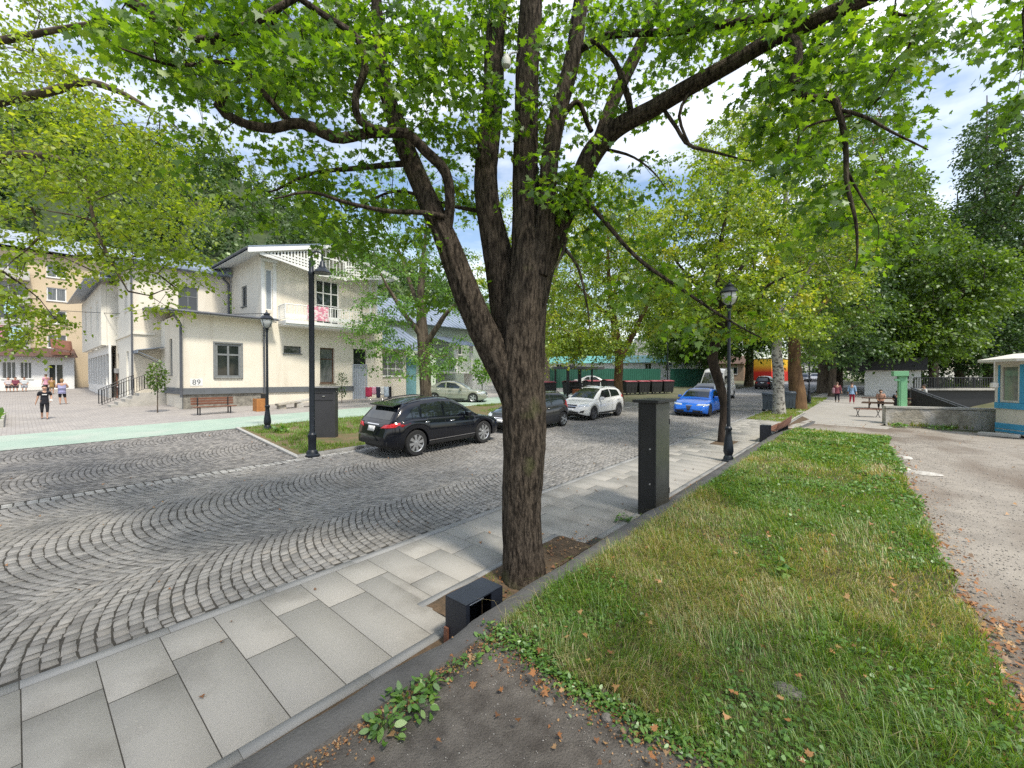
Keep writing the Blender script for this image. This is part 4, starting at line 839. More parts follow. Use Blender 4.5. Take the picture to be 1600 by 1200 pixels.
# --- the big maple in the middle
b0 = gp(819, 903); kt = depth(b0)-.05
K = kt
limbs = [
 L_([(820, 925, K), (819, 895, K), (817, 850, K), (816, 780, K), (819, 700, K), (818, 640, K), (815, 580, K), (819, 520, K), (823, 460, K), (826, 400, K), (824, 330, K), (821, 260, K), (822, 200, K), (825, 100, K), (829, 0, K), (834, -150, K+.1), (840, -330, K+.3), (845, -520, K+.3)], [43, 35, 31.5, 31.5, 34, 35, 36, 34, 32, 28, 23, 20, 19, 18.5, 18, 15, 9, 3]),
 L_([(812, 640, K+.05), (795, 590, K), (765, 535, K-.05), (738, 480, K-.1), (715, 420, K-.15), (698, 375, K-.2), (670, 315, K-.2), (645, 260, K-.15), (620, 200, K-.1), (603, 140, K), (592, 60, K+.1), (580, -60, K+.3), (570, -200, K+.4)], [23, 26, 24, 22, 20, 18.5, 17, 15.5, 13.5, 11, 9, 7, 3]),
 L_([(806, 560, K+.25), (795, 500, K+.25), (780, 430, K+.2), (768, 350, K+.2), (761, 260, K+.3), (764, 190, K+.35), (773, 110, K+.4), (779, 30, K+.4), (782, -80, K+.5), (784, -240, K+.5)], [24, 27, 25, 20, 17.5, 16, 15, 14, 11, 4]),
 L_([(840, 430, K-.1), (850, 350, K-.15), (858, 290, K-.2), (866, 220, K-.2), (876, 150, K-.2), (895, 80, K-.2), (912, 0, K-.2), (930, -120, K-.1)], [16, 15, 14, 14, 13.5, 12.5, 12, 6]),
 L_([(838, 470, K+.1), (856, 400, K+.15), (876, 345, K+.15), (903, 285, K+.1), (925, 240, K), (962, 203, K-.15), (1025, 168, K-.4), (1090, 128, K-.65), (1150, 92, K-.85), (1205, 60, K-1.0), (1285, 28, K-1.2), (1365, -4, K-1.4), (1460, -60, K-1.6)], [18, 18, 15.5, 16, 16.5, 14, 13, 12.5, 12, 12, 11.5, 11, 6]),
 L_([(930, 240, K+.05), (955, 170, K+.2), (985, 100, K+.35), (1012, 40, K+.5), (1040, -30, K+.6), (1080, -160, K+.7)], [13, 10, 9.5, 8, 7, 3]),
 L_([(697, 372, K-.25), (702, 320, K-.35), (692, 265, K-.45), (662, 232, K-.55), (640, 208, K-.6), (595, 205, K-.7), (565, 190, K-.8), (558, 150, K-.85), (570, 110, K-.9), (556, 60, K-.95), (510, 25, K-1.), (465, -5, K-1.1)], [8, 8, 8.5, 8, 7, 7, 6, 5.5, 5.5, 5.5, 5, 4.5]),
 L_([(640, 208, K-.6), (580, 208, K-.65), (520, 215, K-.8), (500, 205, K-.85), (470, 193, K-.9), (420, 200, K-1.), (370, 188, K-1.15), (338, 164, K-1.2), (348, 148, K-1.2), (335, 115, K-1.25), (322, 95, K-1.3)], [7, 8, 9, 9, 8, 7.5, 6.5, 7, 6, 5, 4]),
 L_([(455, 193, K-.9), (425, 160, K-1.), (395, 125, K-1.1), (365, 95, K-1.2), (330, 97, K-1.3), (250, 98, K-1.5), (190, 76, K-1.7)], [5, 5, 4.5, 4, 3.5, 2.5, 1.5]),
 L_([(465, -5, K-1.1), (380, 40, K-1.2), (300, 60, K-1.25), (250, 30, K-1.3), (200, 0, K-1.4)], [5, 6, 7, 8, 8]),
 L_([(905, 78, K-.2), (940, 58, K-.35), (990, 50, K-.5), (1060, 48, K-.7), (1130, 42, K-.85), (1200, 30, K-1.), (1260, 25, K-1.1)], [6, 6, 5.5, 5.5, 6, 6, 5]),
 L_([(930, 64, K-.35), (962, 100, K-.3), (973, 130, K-.3), (985, 165, K-.25), (986, 185, K-.2)], [4, 4, 5, 5, 4]),
 L_([(1195, 66, K-1.), (1240, 62, K-1.3), (1244, 100, K-1.4), (1240, 138, K-1.4), (1268, 152, K-1.4), (1300, 150, K-1.45), (1318, 185, K-1.5), (1325, 240, K-1.5), (1323, 290, K-1.5), (1333, 345, K-1.5), (1336, 420, K-1.45)], [6, 6.5, 6.5, 7, 5, 6, 4.5, 4, 3.5, 2.5, 1]),
 L_([(1312, 172, K-1.5), (1345, 180, K-1.6), (1390, 205, K-1.7), (1450, 234, K-1.9)], [3, 2.8, 2.2, 1]),
 L_([(1035, 168, K-.4), (1056, 198, K-.5), (1076, 228, K-.6), (1110, 236, K-.7), (1180, 252, K-.9)], [3, 3, 3, 2.3, .8]),
 L_([(900, 300, K), (950, 350, K-.2), (1010, 415, K-.4), (1090, 470, K-.6), (1190, 528, K-.9)], [4, 3.5, 3, 2.3, 1]),
 L_([(700, 340, K-.3), (660, 332, K-.5), (600, 330, K-.7), (545, 318, K-.9), (490, 300, K-1.1), (430, 310, K-1.3)], [4.5, 4, 3.5, 3, 2.4, 1.2]),
 L_([(884, 372, K), (878, 400, K-.2), (862, 425, K-.3)], [3, 2.4, 1.2]),
 L_([(880, 385, K), (905, 420, K-.3), (915, 470, K-.4), (920, 520, K-.4)], [3, 2.2, 1.6, .7]),
 L_([(1085, 132, K-.65), (1060, 180, K-.6), (1066, 205, K-.6), (1078, 228, K-.6)], [2.5, 2.5, 2.2, 2]),
 L_([(940, 232, K), (990, 245, K-.2), (1030, 275, K-.4), (1045, 300, K-.5)], [2.6, 1.8, 1.2, .6]),
 L_([(1325, 270, K-1.5), (1350, 315, K-1.5), (1372, 350, K-1.5)], [2.4, 1.5, .6]),
 L_([(1330, 180, K-1.5), (1250, 205, K-1.4), (1240, 250, K-1.4)], [2.2, 1.6, .7]),
 L_([(862, 210, K), (905, 160, K+.1), (924, 205, K+.1)], [4, 4, 4]),
 L_([(640, 255, K-.1), (560, 262, K+.2), (500, 270, K+.3), (420, 300, K+.5)], [5, 4, 3, 1.5]),
 L_([(775, 335, K+.3), (700, 320, K+.6), (620, 300, K+.9), (540, 330, K+1.2)], [3.5, 3, 2.3, 1]),
]
B = [(330, 55, 170, 70, 3.2, 5.2, 70), (480, 80, 130, 90, 3.6, 6.0, 80), (600, 60, 110, 80, 3.8, 6.6, 70), (400, 150, 110, 50, 3.6, 5.5, 22), (700, 50, 110, 70, 4, 7, 55), (220, 30, 90, 30, 3.0, 4.4, 16),
     (520, 250, 110, 45, 4.0, 6.8, 30), (460, 315, 120, 45, 4.2, 7, 32), (600, 330, 90, 60, 4.3, 7, 32), (590, 385, 70, 28, 4.5, 6.5, 13), (690, 430, 40, 45, 4.6, 5.3, 7), (640, 165, 60, 70, 4.2, 6.6, 22), (720, 180, 60, 80, 4.4, 7, 24), (700, 300, 60, 50, 4.6, 7, 14),
     (780, 170, 70, 40, 4.2, 5.0, 14), (850, 200, 60, 90, 4.2, 7, 22), (870, 305, 50, 30, 4.3, 5.2, 14), (930, 310, 50, 40, 4.5, 6, 12), (790, 40, 60, 50, 4.3, 7, 22), (900, 60, 60, 70, 4.3, 6.6, 22), (970, 150, 70, 45, 4.6, 7, 16), (1010, 30, 100, 40, 3.8, 6.4, 34), (1130, 25, 110, 40, 3.6, 5.8, 44), (1060, 110, 50, 30, 5, 6.6, 7), (1000, 290, 40, 30, 4.8, 6, 4),
     (1250, 70, 90, 70, 3.2, 5.0, 44), (1240, 190, 60, 90, 3.3, 5.0, 24), (1340, 90, 90, 80, 3.2, 5.0, 40), (1380, 200, 40, 45, 3.4, 5, 6), (1440, 45, 90, 40, 3.0, 4.6, 16), (1300, 290, 60, 70, 3.4, 4.8, 18), (1330, 360, 60, 60, 3.5, 4.8, 10), 
     (1030, 440, 80, 30, 4.2, 5.4, 10), (960, 370, 50, 35, 4.6, 5.6, 9), (1150, 505, 80, 25, 4.0, 5, 8), (330, 230, 70, 40, 3.6, 5, 8),
     # what stands above the frame
     (400, -120, 260, 110, 3.6, 6.5, 60), (750, -160, 260, 140, 4, 8, 80), (1100, -140, 260, 120, 3.4, 6.8, 70), (1400, -100, 200, 90, 3, 5, 40), (800, -420, 260, 160, 4.2, 7.5, 60)]
gm = np.random.default_rng(21); tips = blob_tips([(a_, b_, c_, d_, e_+.5, f_+.5, max(2, int(n_*.72))) for a_, b_, c_, d_, e_, f_, n_ in B], gm)
ml = M_leaf('maple_leaf', [(.035, .08, .008), (.06, .125, .010), (.09, .17, .012), (.13, .225, .016), (.20, .28, .025)], trans=.55, tcol=1.9)
TREE = tree('maple_tree', 'large maple with several stems rising beside the black bench end', b0, limbs, tips, ml, bark, 35, .46, .088, MAPLE, 31, r0=.0035, pw=.5, maxr=.03, ns=72, step=.10, amp=.085, sub=5, ftw=.0022)
# security camera between the stems
mb = MB(); c = at(791, 97, K-.05); mb.lathe([(.01, .09), (.035, .085), (.035, .05), (.055, .04), (.06, -.01), (.052, -.05), (.02, -.075), (.004, -.08)], c, 16); mb.tube([c+Vector((0, 0, .07)), c+Vector((.05, .05, .12)), c+Vector((.12, .09, .12))], .012, 6); tag(mb.build('security_camera', m_white, None, True), 'white dome camera fixed between the stems of the big maple', 'camera')
# --- a second maple behind the photographer: its crown hangs over the lawn and the walk
b2_ = Vector((2.6, -3.2, zup(2.6, -3.2))); g = np.random.default_rng(88)
def U3(*a): return b2_+Vector(a)
lim2 = [([U3(0, 0, -.1), U3(0, 0, 1.5), U3(.05, .05, 3.4), U3(0, .1, 5.6), U3(-.1, .2, 8), U3(0, .3, 10.5)], [.34, .27, .24, .17, .1, .03]), ([U3(0, .05, 3.2), U3(-1., .9, 4.8), U3(-2.4, 2.0, 6.2), U3(-3.8, 3.0, 7.2)], [.15, .12, .07, .02]), ([U3(0, .05, 3.6), U3(.6, 1.4, 5.2), U3(1.1, 3.2, 6.2), U3(1.5, 5.2, 6.6)], [.13, .10, .06, .02]), ([U3(0, 0, 4.2), U3(1.4, -.8, 6), U3(2.6, -1.6, 7.2)], [.12, .08, .02]), ([U3(0, 0, 4.4), U3(-1.2, -1.2, 6), U3(-2.2, -2.4, 7)], [.12, .08, .02])]
tp2 = np.concatenate([world_tips([((.2, -.6, 8.6), (4.2, 2.6, 2.2), 150), ((2.8, -2.5, 8.6), (3.8, 3.4, 2.6), 130), ((3.6, 1.2, 7.4), (2.0, 2.2, 1.4), 50)], g), blob_tips([(1588, 75, 28, 35, 4.2, 5.4, 5), (1592, 150, 16, 18, 4.2, 5.2, 2), (1640, 60, 40, 120, 4, 6, 14)], g)])
tree('maple_tree', 'maple reaching into the top right corner of the photo from beside the camera', b2_, lim2, tp2, ml, bark, 35, .5, .092, MAPLE, 89, r0=.004, maxr=.035, ns=20, sub=5, ftw=.0022)
# --- other trees
yl0 = M_leaf('bright_lime_leaf', [(.10, .17, .015), (.16, .24, .02), (.23, .32, .03), (.32, .40, .04), (.42, .44, .06)], trans=.55, tcol=1.35)
yl = M_leaf('lime_leaf', [(.09, .16, .012), (.15, .23, .02), (.22, .31, .025), (.30, .38, .035), (.40, .42, .05)], trans=.5, tcol=1.35)
yl2 = M_leaf('linden_leaf', [(.07, .13, .012), (.12, .20, .018), (.19, .28, .025), (.28, .35, .035), (.42, .40, .05)], trans=.5, tcol=1.35)
mg = M_leaf('mid_leaf', [(.04, .085, .012), (.065, .12, .016), (.10, .175, .022), (.16, .24, .03)], trans=.45, tcol=1.4)
dg = M_leaf('dark_leaf', [(.025, .058, .018), (.038, .08, .024), (.058, .115, .03), (.09, .155, .038)], trans=.35, tcol=1.2)
lg = M_leaf('fresh_leaf', [(.06, .15, .02), (.09, .20, .025), (.13, .26, .035), (.19, .32, .05)], trans=.5, tcol=1.3)
# left foreground tree, trunk out of the frame
bl = Vector((-12.4, -3.2, .29)); g = np.random.default_rng(3)
def V3(*a): return Vector(a)
limbs = [([bl, bl+V3(0, 0, 2), bl+V3(.1, .1, 4.5), bl+V3(0, 0, 7.5), bl+V3(.1, 0, 10.5)], [.34, .28, .25, .16, .05]),
 ([bl+V3(0, 0, 3.6), at(-60, 262, 7.6), at(0, 248, 7.2), at(50, 240, 7.0), at(130, 262, 6.6)], [.16, .11, .085, .06, .02]),
 ([bl+V3(0, 0, 5), at(-40, 170, 7.6), at(30, 152, 7.2), at(90, 140, 7), at(130, 128, 7), at(180, 142, 6.9), at(238, 172, 6.8)], [.14, .09, .07, .065, .06, .045, .02]),
 ([bl+V3(0, 0, 6.5), at(20, 60, 7.5), at(120, 40, 7.2), at(200, 30, 7)], [.1, .06, .04, .02]),
 ([at(130, 262, 6.6), at(140, 320, 6.5), at(152, 370, 6.5), at(180, 420, 6.5), at(200, 455, 6.5)], [.03, .026, .022, .018, .008])]
B = [(40, 60, 110, 90, 5.5, 9, 60), (60, 190, 130, 90, 5.5, 9.5, 90), (170, 240, 120, 80, 5.5, 9.5, 85), (80, 320, 120, 70, 5.5, 9, 75), (230, 330, 80, 60, 6, 9.5, 42), (310, 260, 70, 60, 6.5, 9.5, 26), (230, 390, 80, 35, 5.8, 8, 28), (290, 420, 40, 40, 6, 8, 10), (45, 430, 60, 70, 5.5, 8, 34), (40, 515, 50, 40, 5.5, 8, 20), (180, 400, 60, 30, 5.5, 8, 16), (110, 130, 90, 60, 6, 9.5, 30), (330, 350, 50, 50, 7, 9.5, 8), (270, 490, 30, 25, 6, 7.5, 4), (75, 490, 30, 20, 6, 8, 6), (160, 60, 80, 40, 6, 9, 12), (-120, 200, 100, 300, 6, 9, 60), (40, -120, 160, 90, 6, 9, 30)]
tree('lime_tree', 'yellow-green leafy tree reaching in over the plaza from the left edge', bl, limbs, blob_tips([(*q[:6], max(2, int(q[6]*.52))) for q in B], g), yl0, bark2, 66, .55, .066, FIVE, 41, r0=.004, maxr=.035, ns=16, sub=6, ftw=.0022, flat=.4, droop=.35)
# tree on the plaza edge by the silver car
def up_limbs(b, h, r, forks, g, lean=(0, 0), fh=.45):
    b = Vector(b); top = b+Vector((lean[0], lean[1], h)); L0 = [([b+Vector((0, 0, -.1)), b.lerp(top, .08), b.lerp(top, fh*.5)+V3(g.normal(0, .06), 0, 0), b.lerp(top, fh), b.lerp(top, .75)+V3(g.normal(0, .3), g.normal(0, .3), 0), top], [r*1.25, r*1.03, r*.95, r*.85, r*.42, r*.1])]
    for i in range(forks):
        a = i*2.4+g.uniform(0, 1); q = fh*g.uniform(.75, 1.3); s_ = b.lerp(top, q); d = Vector((math.cos(a), math.sin(a), 0))*h*.32*g.uniform(.7, 1.2)
        L0.append(([s_, s_+d*.3+V3(0, 0, h*.12), s_+d*.7+V3(0, 0, h*.25), s_+d+V3(0, 0, h*.36)], [r*.5, r*.42, r*.25, r*.06]))
    return L0
g = np.random.default_rng(5); b = gp(666, 628); b = Vector(b)
k = depth(b); lim = [L_([(666, 632, k), (665, 600, k), (663, 560, k), (660, 520, k), (658, 460, k), (662, 400, k), (668, 330, k)], [22, 18, 19, 18, 13, 8, 2], .50), L_([(663, 545, k), (690, 500, k-1), (730, 455, k-2)], [10, 8, 2], .50), L_([(662, 530, k), (625, 480, k-1), (590, 420, k-2)], [9, 7, 2], .50), L_([(660, 500, k), (640, 440, k+1), (620, 380, k+2)], [8, 6, 2], .50)]
B = [(610, 430, 60, 60, k-5, k, 30), (600, 500, 50, 40, k-6, k-1, 28), (640, 560, 70, 30, k-6, k-1, 26), (700, 560, 50, 30, k-5, k, 14), (700, 480, 40, 60, k-3, k+2, 12), (640, 370, 70, 60, k-3, k+4, 36), (560, 390, 50, 50, k-4, k+1, 20), (700, 400, 50, 60, k-2, k+3, 16), (660, 290, 70, 50, k-3, k+3, 20), (570, 520, 30, 30, k-6, k-2, 8)]
tree('plaza_tree', 'light green airy tree with a thick rough trunk behind the black car', b, lim, blob_tips(B, g), lg, bark2, 66, 1.0, .17, QUAD, 43, r0=.011, maxr=.09, ns=16, step=.3, sub=6, ftw=.006, flat=.3, gdroop=.2)
# leaning dark tree by the street lamp
g = np.random.default_rng(6); b = Vector(gp(1127, 691)); k = depth(b)
lim = [L_([(1127, 697, k), (1127, 680, k), (1132, 640, k), (1124, 600, k), (1114, 560, k), (1122, 520, k), (1128, 480, k), (1120, 430, k), (1130, 360, k), (1140, 280, k)], [9, 7, 8, 10, 11, 9.5, 8, 6, 4, 1], .72), L_([(1122, 520, k), (1160, 480, k-1.2), (1210, 440, k-2), (1260, 420, k-2.6)], [6, 5, 3, 1], .72), L_([(1124, 500, k), (1090, 450, k+1), (1050, 400, k+2)], [5.5, 4.5, 2], .72), L_([(1126, 460, k), (1170, 400, k+1), (1200, 330, k+1.5)], [5, 3.5, 1], .72)]
B = [(1110, 440, 90, 60, k-3, k+3, 80), (1200, 450, 70, 50, k-3.2, k+2, 50), (1060, 470, 50, 50, k-2, k+2, 26), (1100, 350, 100, 60, k-3, k+3, 70), (1190, 340, 80, 60, k-3, k+3, 50), (1100, 270, 70, 50, k-2, k+3, 30), (1150, 500, 70, 25, k-2, k+2, 22), (1010, 400, 40, 50, k, k+3, 14), (1230, 510, 40, 20, k-2, k+1, 10)]
tree('street_tree', 'yellow-green tree with a thin dark leaning trunk in the pavement', b, lim, blob_tips([(*q[:6], int(q[6]*1.5)) for q in B], g), yl2, m_bark('dark_bark', (.06, .045, .035), (.025, .02, .017), 8), 60, .62, .115, FIVE, 44, r0=.006, maxr=.06, ns=14, sub=6, ftw=.0035)
# tree at the junction in front of the bins
g = np.random.default_rng(7); b = Vector(gp(967, 632)); k = depth(b)
lim = [L_([(967, 636, k), (966, 600, k), (967, 560, k), (962, 520, k), (955, 470, k), (950, 400, k), (955, 320, k)], [18, 14, 13, 13, 8, 5, 1], .50), L_([(968, 560, k), (985, 530, k), (1005, 490, k-1), (1030, 440, k-2)], [11, 9, 6, 2], .50), L_([(960, 500, k), (925, 470, k-1), (890, 430, k-2)], [7, 5, 1.5], .50), L_([(955, 470, k), (980, 400, k+1), (1000, 330, k+1)], [6, 4, 1], .50)]
B = [(930, 420, 70, 60, k-4, k+4, 60), (900, 500, 50, 50, k-4, k+1, 36), (985, 380, 60, 60, k-3, k+4, 46), (940, 320, 60, 50, k-3, k+4, 34), (1000, 490, 50, 40, k-4, k+2, 26), (880, 545, 40, 22, k-4, k, 12), (940, 540, 50, 25, k-4, k, 16), (1020, 420, 40, 40, k-2, k+3, 16)]
tree('junction_tree', 'bright green tree with a forked brown trunk in front of the bins', b, lim, blob_tips([(*q[:6], int(q[6]*1.9)) for q in B], g), yl2, bark3, 66, 1.05, .18, QUAD, 45, r0=.011, maxr=.12, ns=14, sub=6, step=.35, ftw=.007)
# many-stemmed tree behind the maple
g = np.random.default_rng(8); k = 40; b = Vector(gp(853, 606)); lim = [L_([(853, 608, k), (852, 560, k), (850, 510, k), (846, 470, k), (842, 410, k)], [10, 9, 8, 5, 1.5], .72), L_([(850, 520, k), (862, 480, k), (868, 430, k), (880, 370, k)], [7, 5.5, 4, 1], .72)]
B = [(870, 410, 70, 80, k-4, k+6, 120), (820, 340, 50, 60, k-4, k+4, 40), (900, 330, 70, 60, k-4, k+6, 60), (780, 420, 40, 50, k-3, k+4, 24), (880, 500, 60, 40, k-3, k+5, 60), (960, 470, 60, 60, k, k+6, 60)]
tree('pollard_tree', 'pale-stemmed yellow-green tree showing just right of the maple trunk', b, lim, blob_tips(B, g), yl, m_bark('pale_bark', (.33, .26, .20), (.2, .15, .11), 5), 66, 1.3, .24, QUAD, 46, r0=.014, maxr=.1, ns=10, sub=6, step=.4)
# birch and its neighbours along the walk
g = np.random.default_rng(9)
def crownpx(B): return blob_tips([(*q[:6], int(q[6]*1.9)) for q in B], g)
b = Vector(gp(1217, 648)); k = depth(b)
lim = [L_([(1217, 652, k), (1217, 630, k), (1216, 590, k), (1214, 540, k), (1218, 470, k), (1224, 380, k), (1228, 280, k), (1230, 180, k)], [15, 12, 11, 9.5, 8, 6, 4, 1], .72), L_([(1216, 500, k), (1260, 430, k-1), (1290, 360, k-2)], [5, 3.5, 1], .72), L_([(1220, 440, k), (1180, 360, k+1), (1150, 280, k+1)], [5, 3, 1], .72)]
B = [(1210, 300, 110, 80, k-4, k+4, 90), (1230, 200, 90, 50, k-4, k+4, 50), (1290, 400, 70, 70, k-5, k+2, 46), (1180, 400, 70, 60, k-3, k+3, 34), (1230, 500, 60, 30, k-4, k+2, 26), (1340, 330, 50, 60, k-4, k+2, 24), (1150, 230, 60, 50, k-2, k+4, 24), (1270, 145, 80, 30, k-3, k+3, 16)]
tree('birch_tree', 'tall tree with pale peeling trunk beside the grey wheeled bin', b, lim, crownpx(B), yl2, birch, 60, .95, .17, QUAD, 47, r0=.009, maxr=.09, ns=14, sub=6, step=.35, ftw=.006)
b = Vector(gp(1246, 640)); k = depth(b)
lim = [L_([(1247, 642, k), (1246, 620, k), (1243, 590, k), (1241, 560, k), (1243, 500, k), (1250, 430, k), (1260, 340, k)], [19, 17, 14, 12.5, 11, 8, 2], .72), L_([(1243, 520, k), (1290, 470, k+1), (1330, 400, k+1)], [8, 5, 1.5], .72)]
B = [(1270, 420, 60, 70, k-2, k+6, 40), (1310, 480, 60, 45, k-2, k+6, 40), (1260, 540, 50, 22, k-1, k+4, 16), (1330, 380, 60, 80, k, k+6, 46), (1390, 300, 50, 80, k-1, k+5, 34), (1380, 180, 50, 60, k-2, k+4, 16)]
tree('park_tree', 'park tree with thick red-brown trunk just behind the pale birch', b, lim, crownpx(B), mg, bark3, 60, 1.0, .19, QUAD, 48, group=None, r0=.012, maxr=.12, ns=14, sub=6, step=.35)
specs = [  # px, py of foot, trunk half width px, top py, blobs, leaf material, label
 (1287, 614, 8, 300, [(1290, 430, 60, 90, 70), (1330, 500, 50, 40, 34)], dg, 'park tree with a broad grey trunk between the lamp and the walkers', bark2),
 (1300, 620, 5, 380, [(1340, 470, 50, 60, 40), (1330, 540, 60, 22, 24)], dg, 'thin dark park tree at the edge of the walk left of the two walkers', bark2),
 (1430, 612, 4, 330, [(1400, 430, 60, 80, 70), (1440, 500, 60, 50, 50), (1400, 330, 60, 70, 50), (1440, 380, 60, 60, 40), (1350, 260, 60, 60, 26)], mg, 'park tree rising behind the pale green pillar', bark2),
 (1460, 618, 6, 400, [(1470, 500, 70, 50, 60), (1480, 420, 70, 50, 50), (1430, 540, 50, 25, 22), (1540, 440, 50, 50, 40)], mg, 'tree with straight dark trunk in front of the bridge railing', bark2),
 (1545, 600, 8, 150, [(1560, 260, 50, 90, 70), (1590, 420, 70, 110, 90), (1530, 360, 60, 50, 45)], dg, 'tallest dark tree of the far bank above the kiosk roof', bark2),
 (1500, 600, 6, 300, [(1500, 470, 80, 60, 70), (1520, 540, 80, 40, 60), (1570, 520, 50, 50, 50), (1560, 430, 60, 60, 50)], dg, 'dark tree of the far bank left of the kiosk', bark2),
 (1380, 606, 6, 380, [(1380, 480, 70, 60, 60), (1370, 550, 60, 22, 30)], dg, 'dark dense tree standing over the pavilion roof', bark2),
 (1170, 603, 6, 420, [(1160, 510, 60, 40, 50), (1130, 470, 60, 40, 36)], mg, 'mid green tree above the tan house at the end of the street', bark2),
 (1075, 600, 6, 420, [(1070, 520, 60, 40, 60), (1040, 470, 50, 50, 46), (1100, 545, 40, 20, 20)], mg, 'mid green tree behind the white site cabin', bark2),
 (1310, 606, 5, 420, [(1310, 520, 50, 40, 40)], mg, 'small green tree between the street end and the pavilion', bark2)]
for i, (px, py, w, ty, bl_, lm, lab, bk) in enumerate(specs):
    b = Vector(gp(px, py)); k = depth(b)
    if k > 75 or k < 0: k = 75; b = at(px, 592, k); b.z = 1.9
    if px > 1480: k = 62; b = at(px, 592, k); b.z = .6
    s = k/30.; y0 = 600-FPX*(b.z-CAMH)/k-8
    T_ = at(px, ty, k); hgt = T_.z-b.z; wr = min(w*k/FPX, .55); lim = up_limbs(b, hgt, wr, 5, g, (g.normal(0, .4), 0), .4)
    tree('park_tree', lab, b, lim, blob_tips([(cx, cy, rx, ry, k-4*s, k+3*s, int(n*2.6)) for cx, cy, rx, ry, n in bl_], g), lm, bk, 66, 1.3*s**.7, .25*s**.75, QUAD, 60+i, group='trees of the park and the river bank', r0=.010*s, maxr=.09, ns=10, sub=6, step=.5, flat=.5)
# ---------------------------------------------------------------- wooded hill: one far-off mass of conifers and broadleaves
g = np.random.default_rng(77); P_, A_, N_, S_, R_, TV, TF = [], [], [], [], [], [], []
n = 0
while n < 1350:
    d = 4+230*g.uniform(0, 1)**1.5; y = g.uniform(-170, 260); x = -(d+82-(.12 if y < 20 else .02)*abs(y-20))
    z = base_z(x, y)-.3+hill_h(x, y)
    pr_ = (np.array([x, y, z])-_C); kk = pr_ @ _f
    if kk < 5: continue
    sx = 800+FPX*(pr_ @ _r)/kk
    if sx < -250 or sx > 1250: continue
    n += 1; con = g.uniform() < .62; h = g.uniform(11, 19) if con else g.uniform(8, 13); m = int(130 if con else 150)
    tone = g.normal(.5, .16)
    if con:
        t = g.uniform(0, 1, m)**.8; rr = (1-t)*h*.20*g.uniform(.75, 1.1, m)+.15; a = g.uniform(0, 2*np.pi, m); p = np.stack([x+rr*np.cos(a)*.8, y+rr*np.sin(a)*.8, z+h*(.12+.88*t)], 1)
        ax = np.stack([np.cos(a), np.sin(a), -.35+0*a], 1)+g.normal(0, .25, (m, 3)); nr = np.stack([np.cos(a)*.5, np.sin(a)*.5, .8+0*a], 1)+g.normal(0, .35, (m, 3)); sz = (.5+(1-t)*1.6)*g.uniform(.6, 1.1, m); tn = tone-.12
    else:
        v = g.normal(0, 1, (m, 3)); v /= np.linalg.norm(v, axis=1, keepdims=True); q = g.uniform(.5, 1, m)**.5; p = np.array([x, y, z+h*.6])+v*q[:, None]*np.array([h*.34, h*.34, h*.42]); ax = v+g.normal(0, .6, (m, 3)); nr = v*.8+g.normal(0, .6, (m, 3)); nr[:, 2] += .4; sz = g.uniform(.9, 1.7, m); tn = tone+.22
    P_.append(p); A_.append(ax); N_.append(nr); S_.append(sz); R_.append(np.clip(tn+g.normal(0, .1, m), 0, 1))
fl_ = M_leaf('forest_leaf', [(.03, .06, .028), (.045, .085, .033), (.065, .125, .038), (.10, .17, .045), (.16, .23, .06)], trans=.25, tcol=1.2)
o = leaves('forest', np.concatenate(P_), np.concatenate(A_), np.concatenate(N_), np.concatenate(S_), QUAD, fl_, None, np.concatenate(R_)); tag(o, 'dense dark conifer and broadleaf wood covering the hillside', 'forest', kind='stuff')
# undergrowth and far greenery closing the view beyond the river and behind the fence: bushes
def bush(label, c, rad, n, mat, seed, lsize=.12, name='bush', group=None, tm=QUAD, stems=5):
    g = np.random.default_rng(seed); c = Vector(c); r = empty(name, c, 0, label, 'bush', group)
    v = g.normal(0, 1, (n, 3)); v /= np.linalg.norm(v, axis=1, keepdims=True); q = g.uniform(.35, 1, n)**.6; lump = 1+.25*np.sin(v[:, 0]*5+seed)*np.cos(v[:, 1]*4)
    p = v*(q*lump)[:, None]*np.array(rad)+np.array([0, 0, rad[2]*.85]); p[:, 2] = np.abs(p[:, 2])+.03; ax = v+g.normal(0, .7, (n, 3)); nr = g.normal(0, .6, (n, 3)); nr[:, 2] += .8
    leaves('foliage', p, ax, nr, lsize*g.uniform(.6, 1.2, n), tm, mat, r, np.clip(g.normal(.5, .2, n), 0, 1))
    mb = MB()
    for i in range(stems): a = g.uniform(0, 6.28); e = Vector((math.cos(a)*rad[0]*.6, math.sin(a)*rad[1]*.6, rad[2]*1.3)); mb.tube([(0, 0, -.05), e*.5, e], [.03, .02, .008], 5)
    mb.build('stems', bark2, r); return r
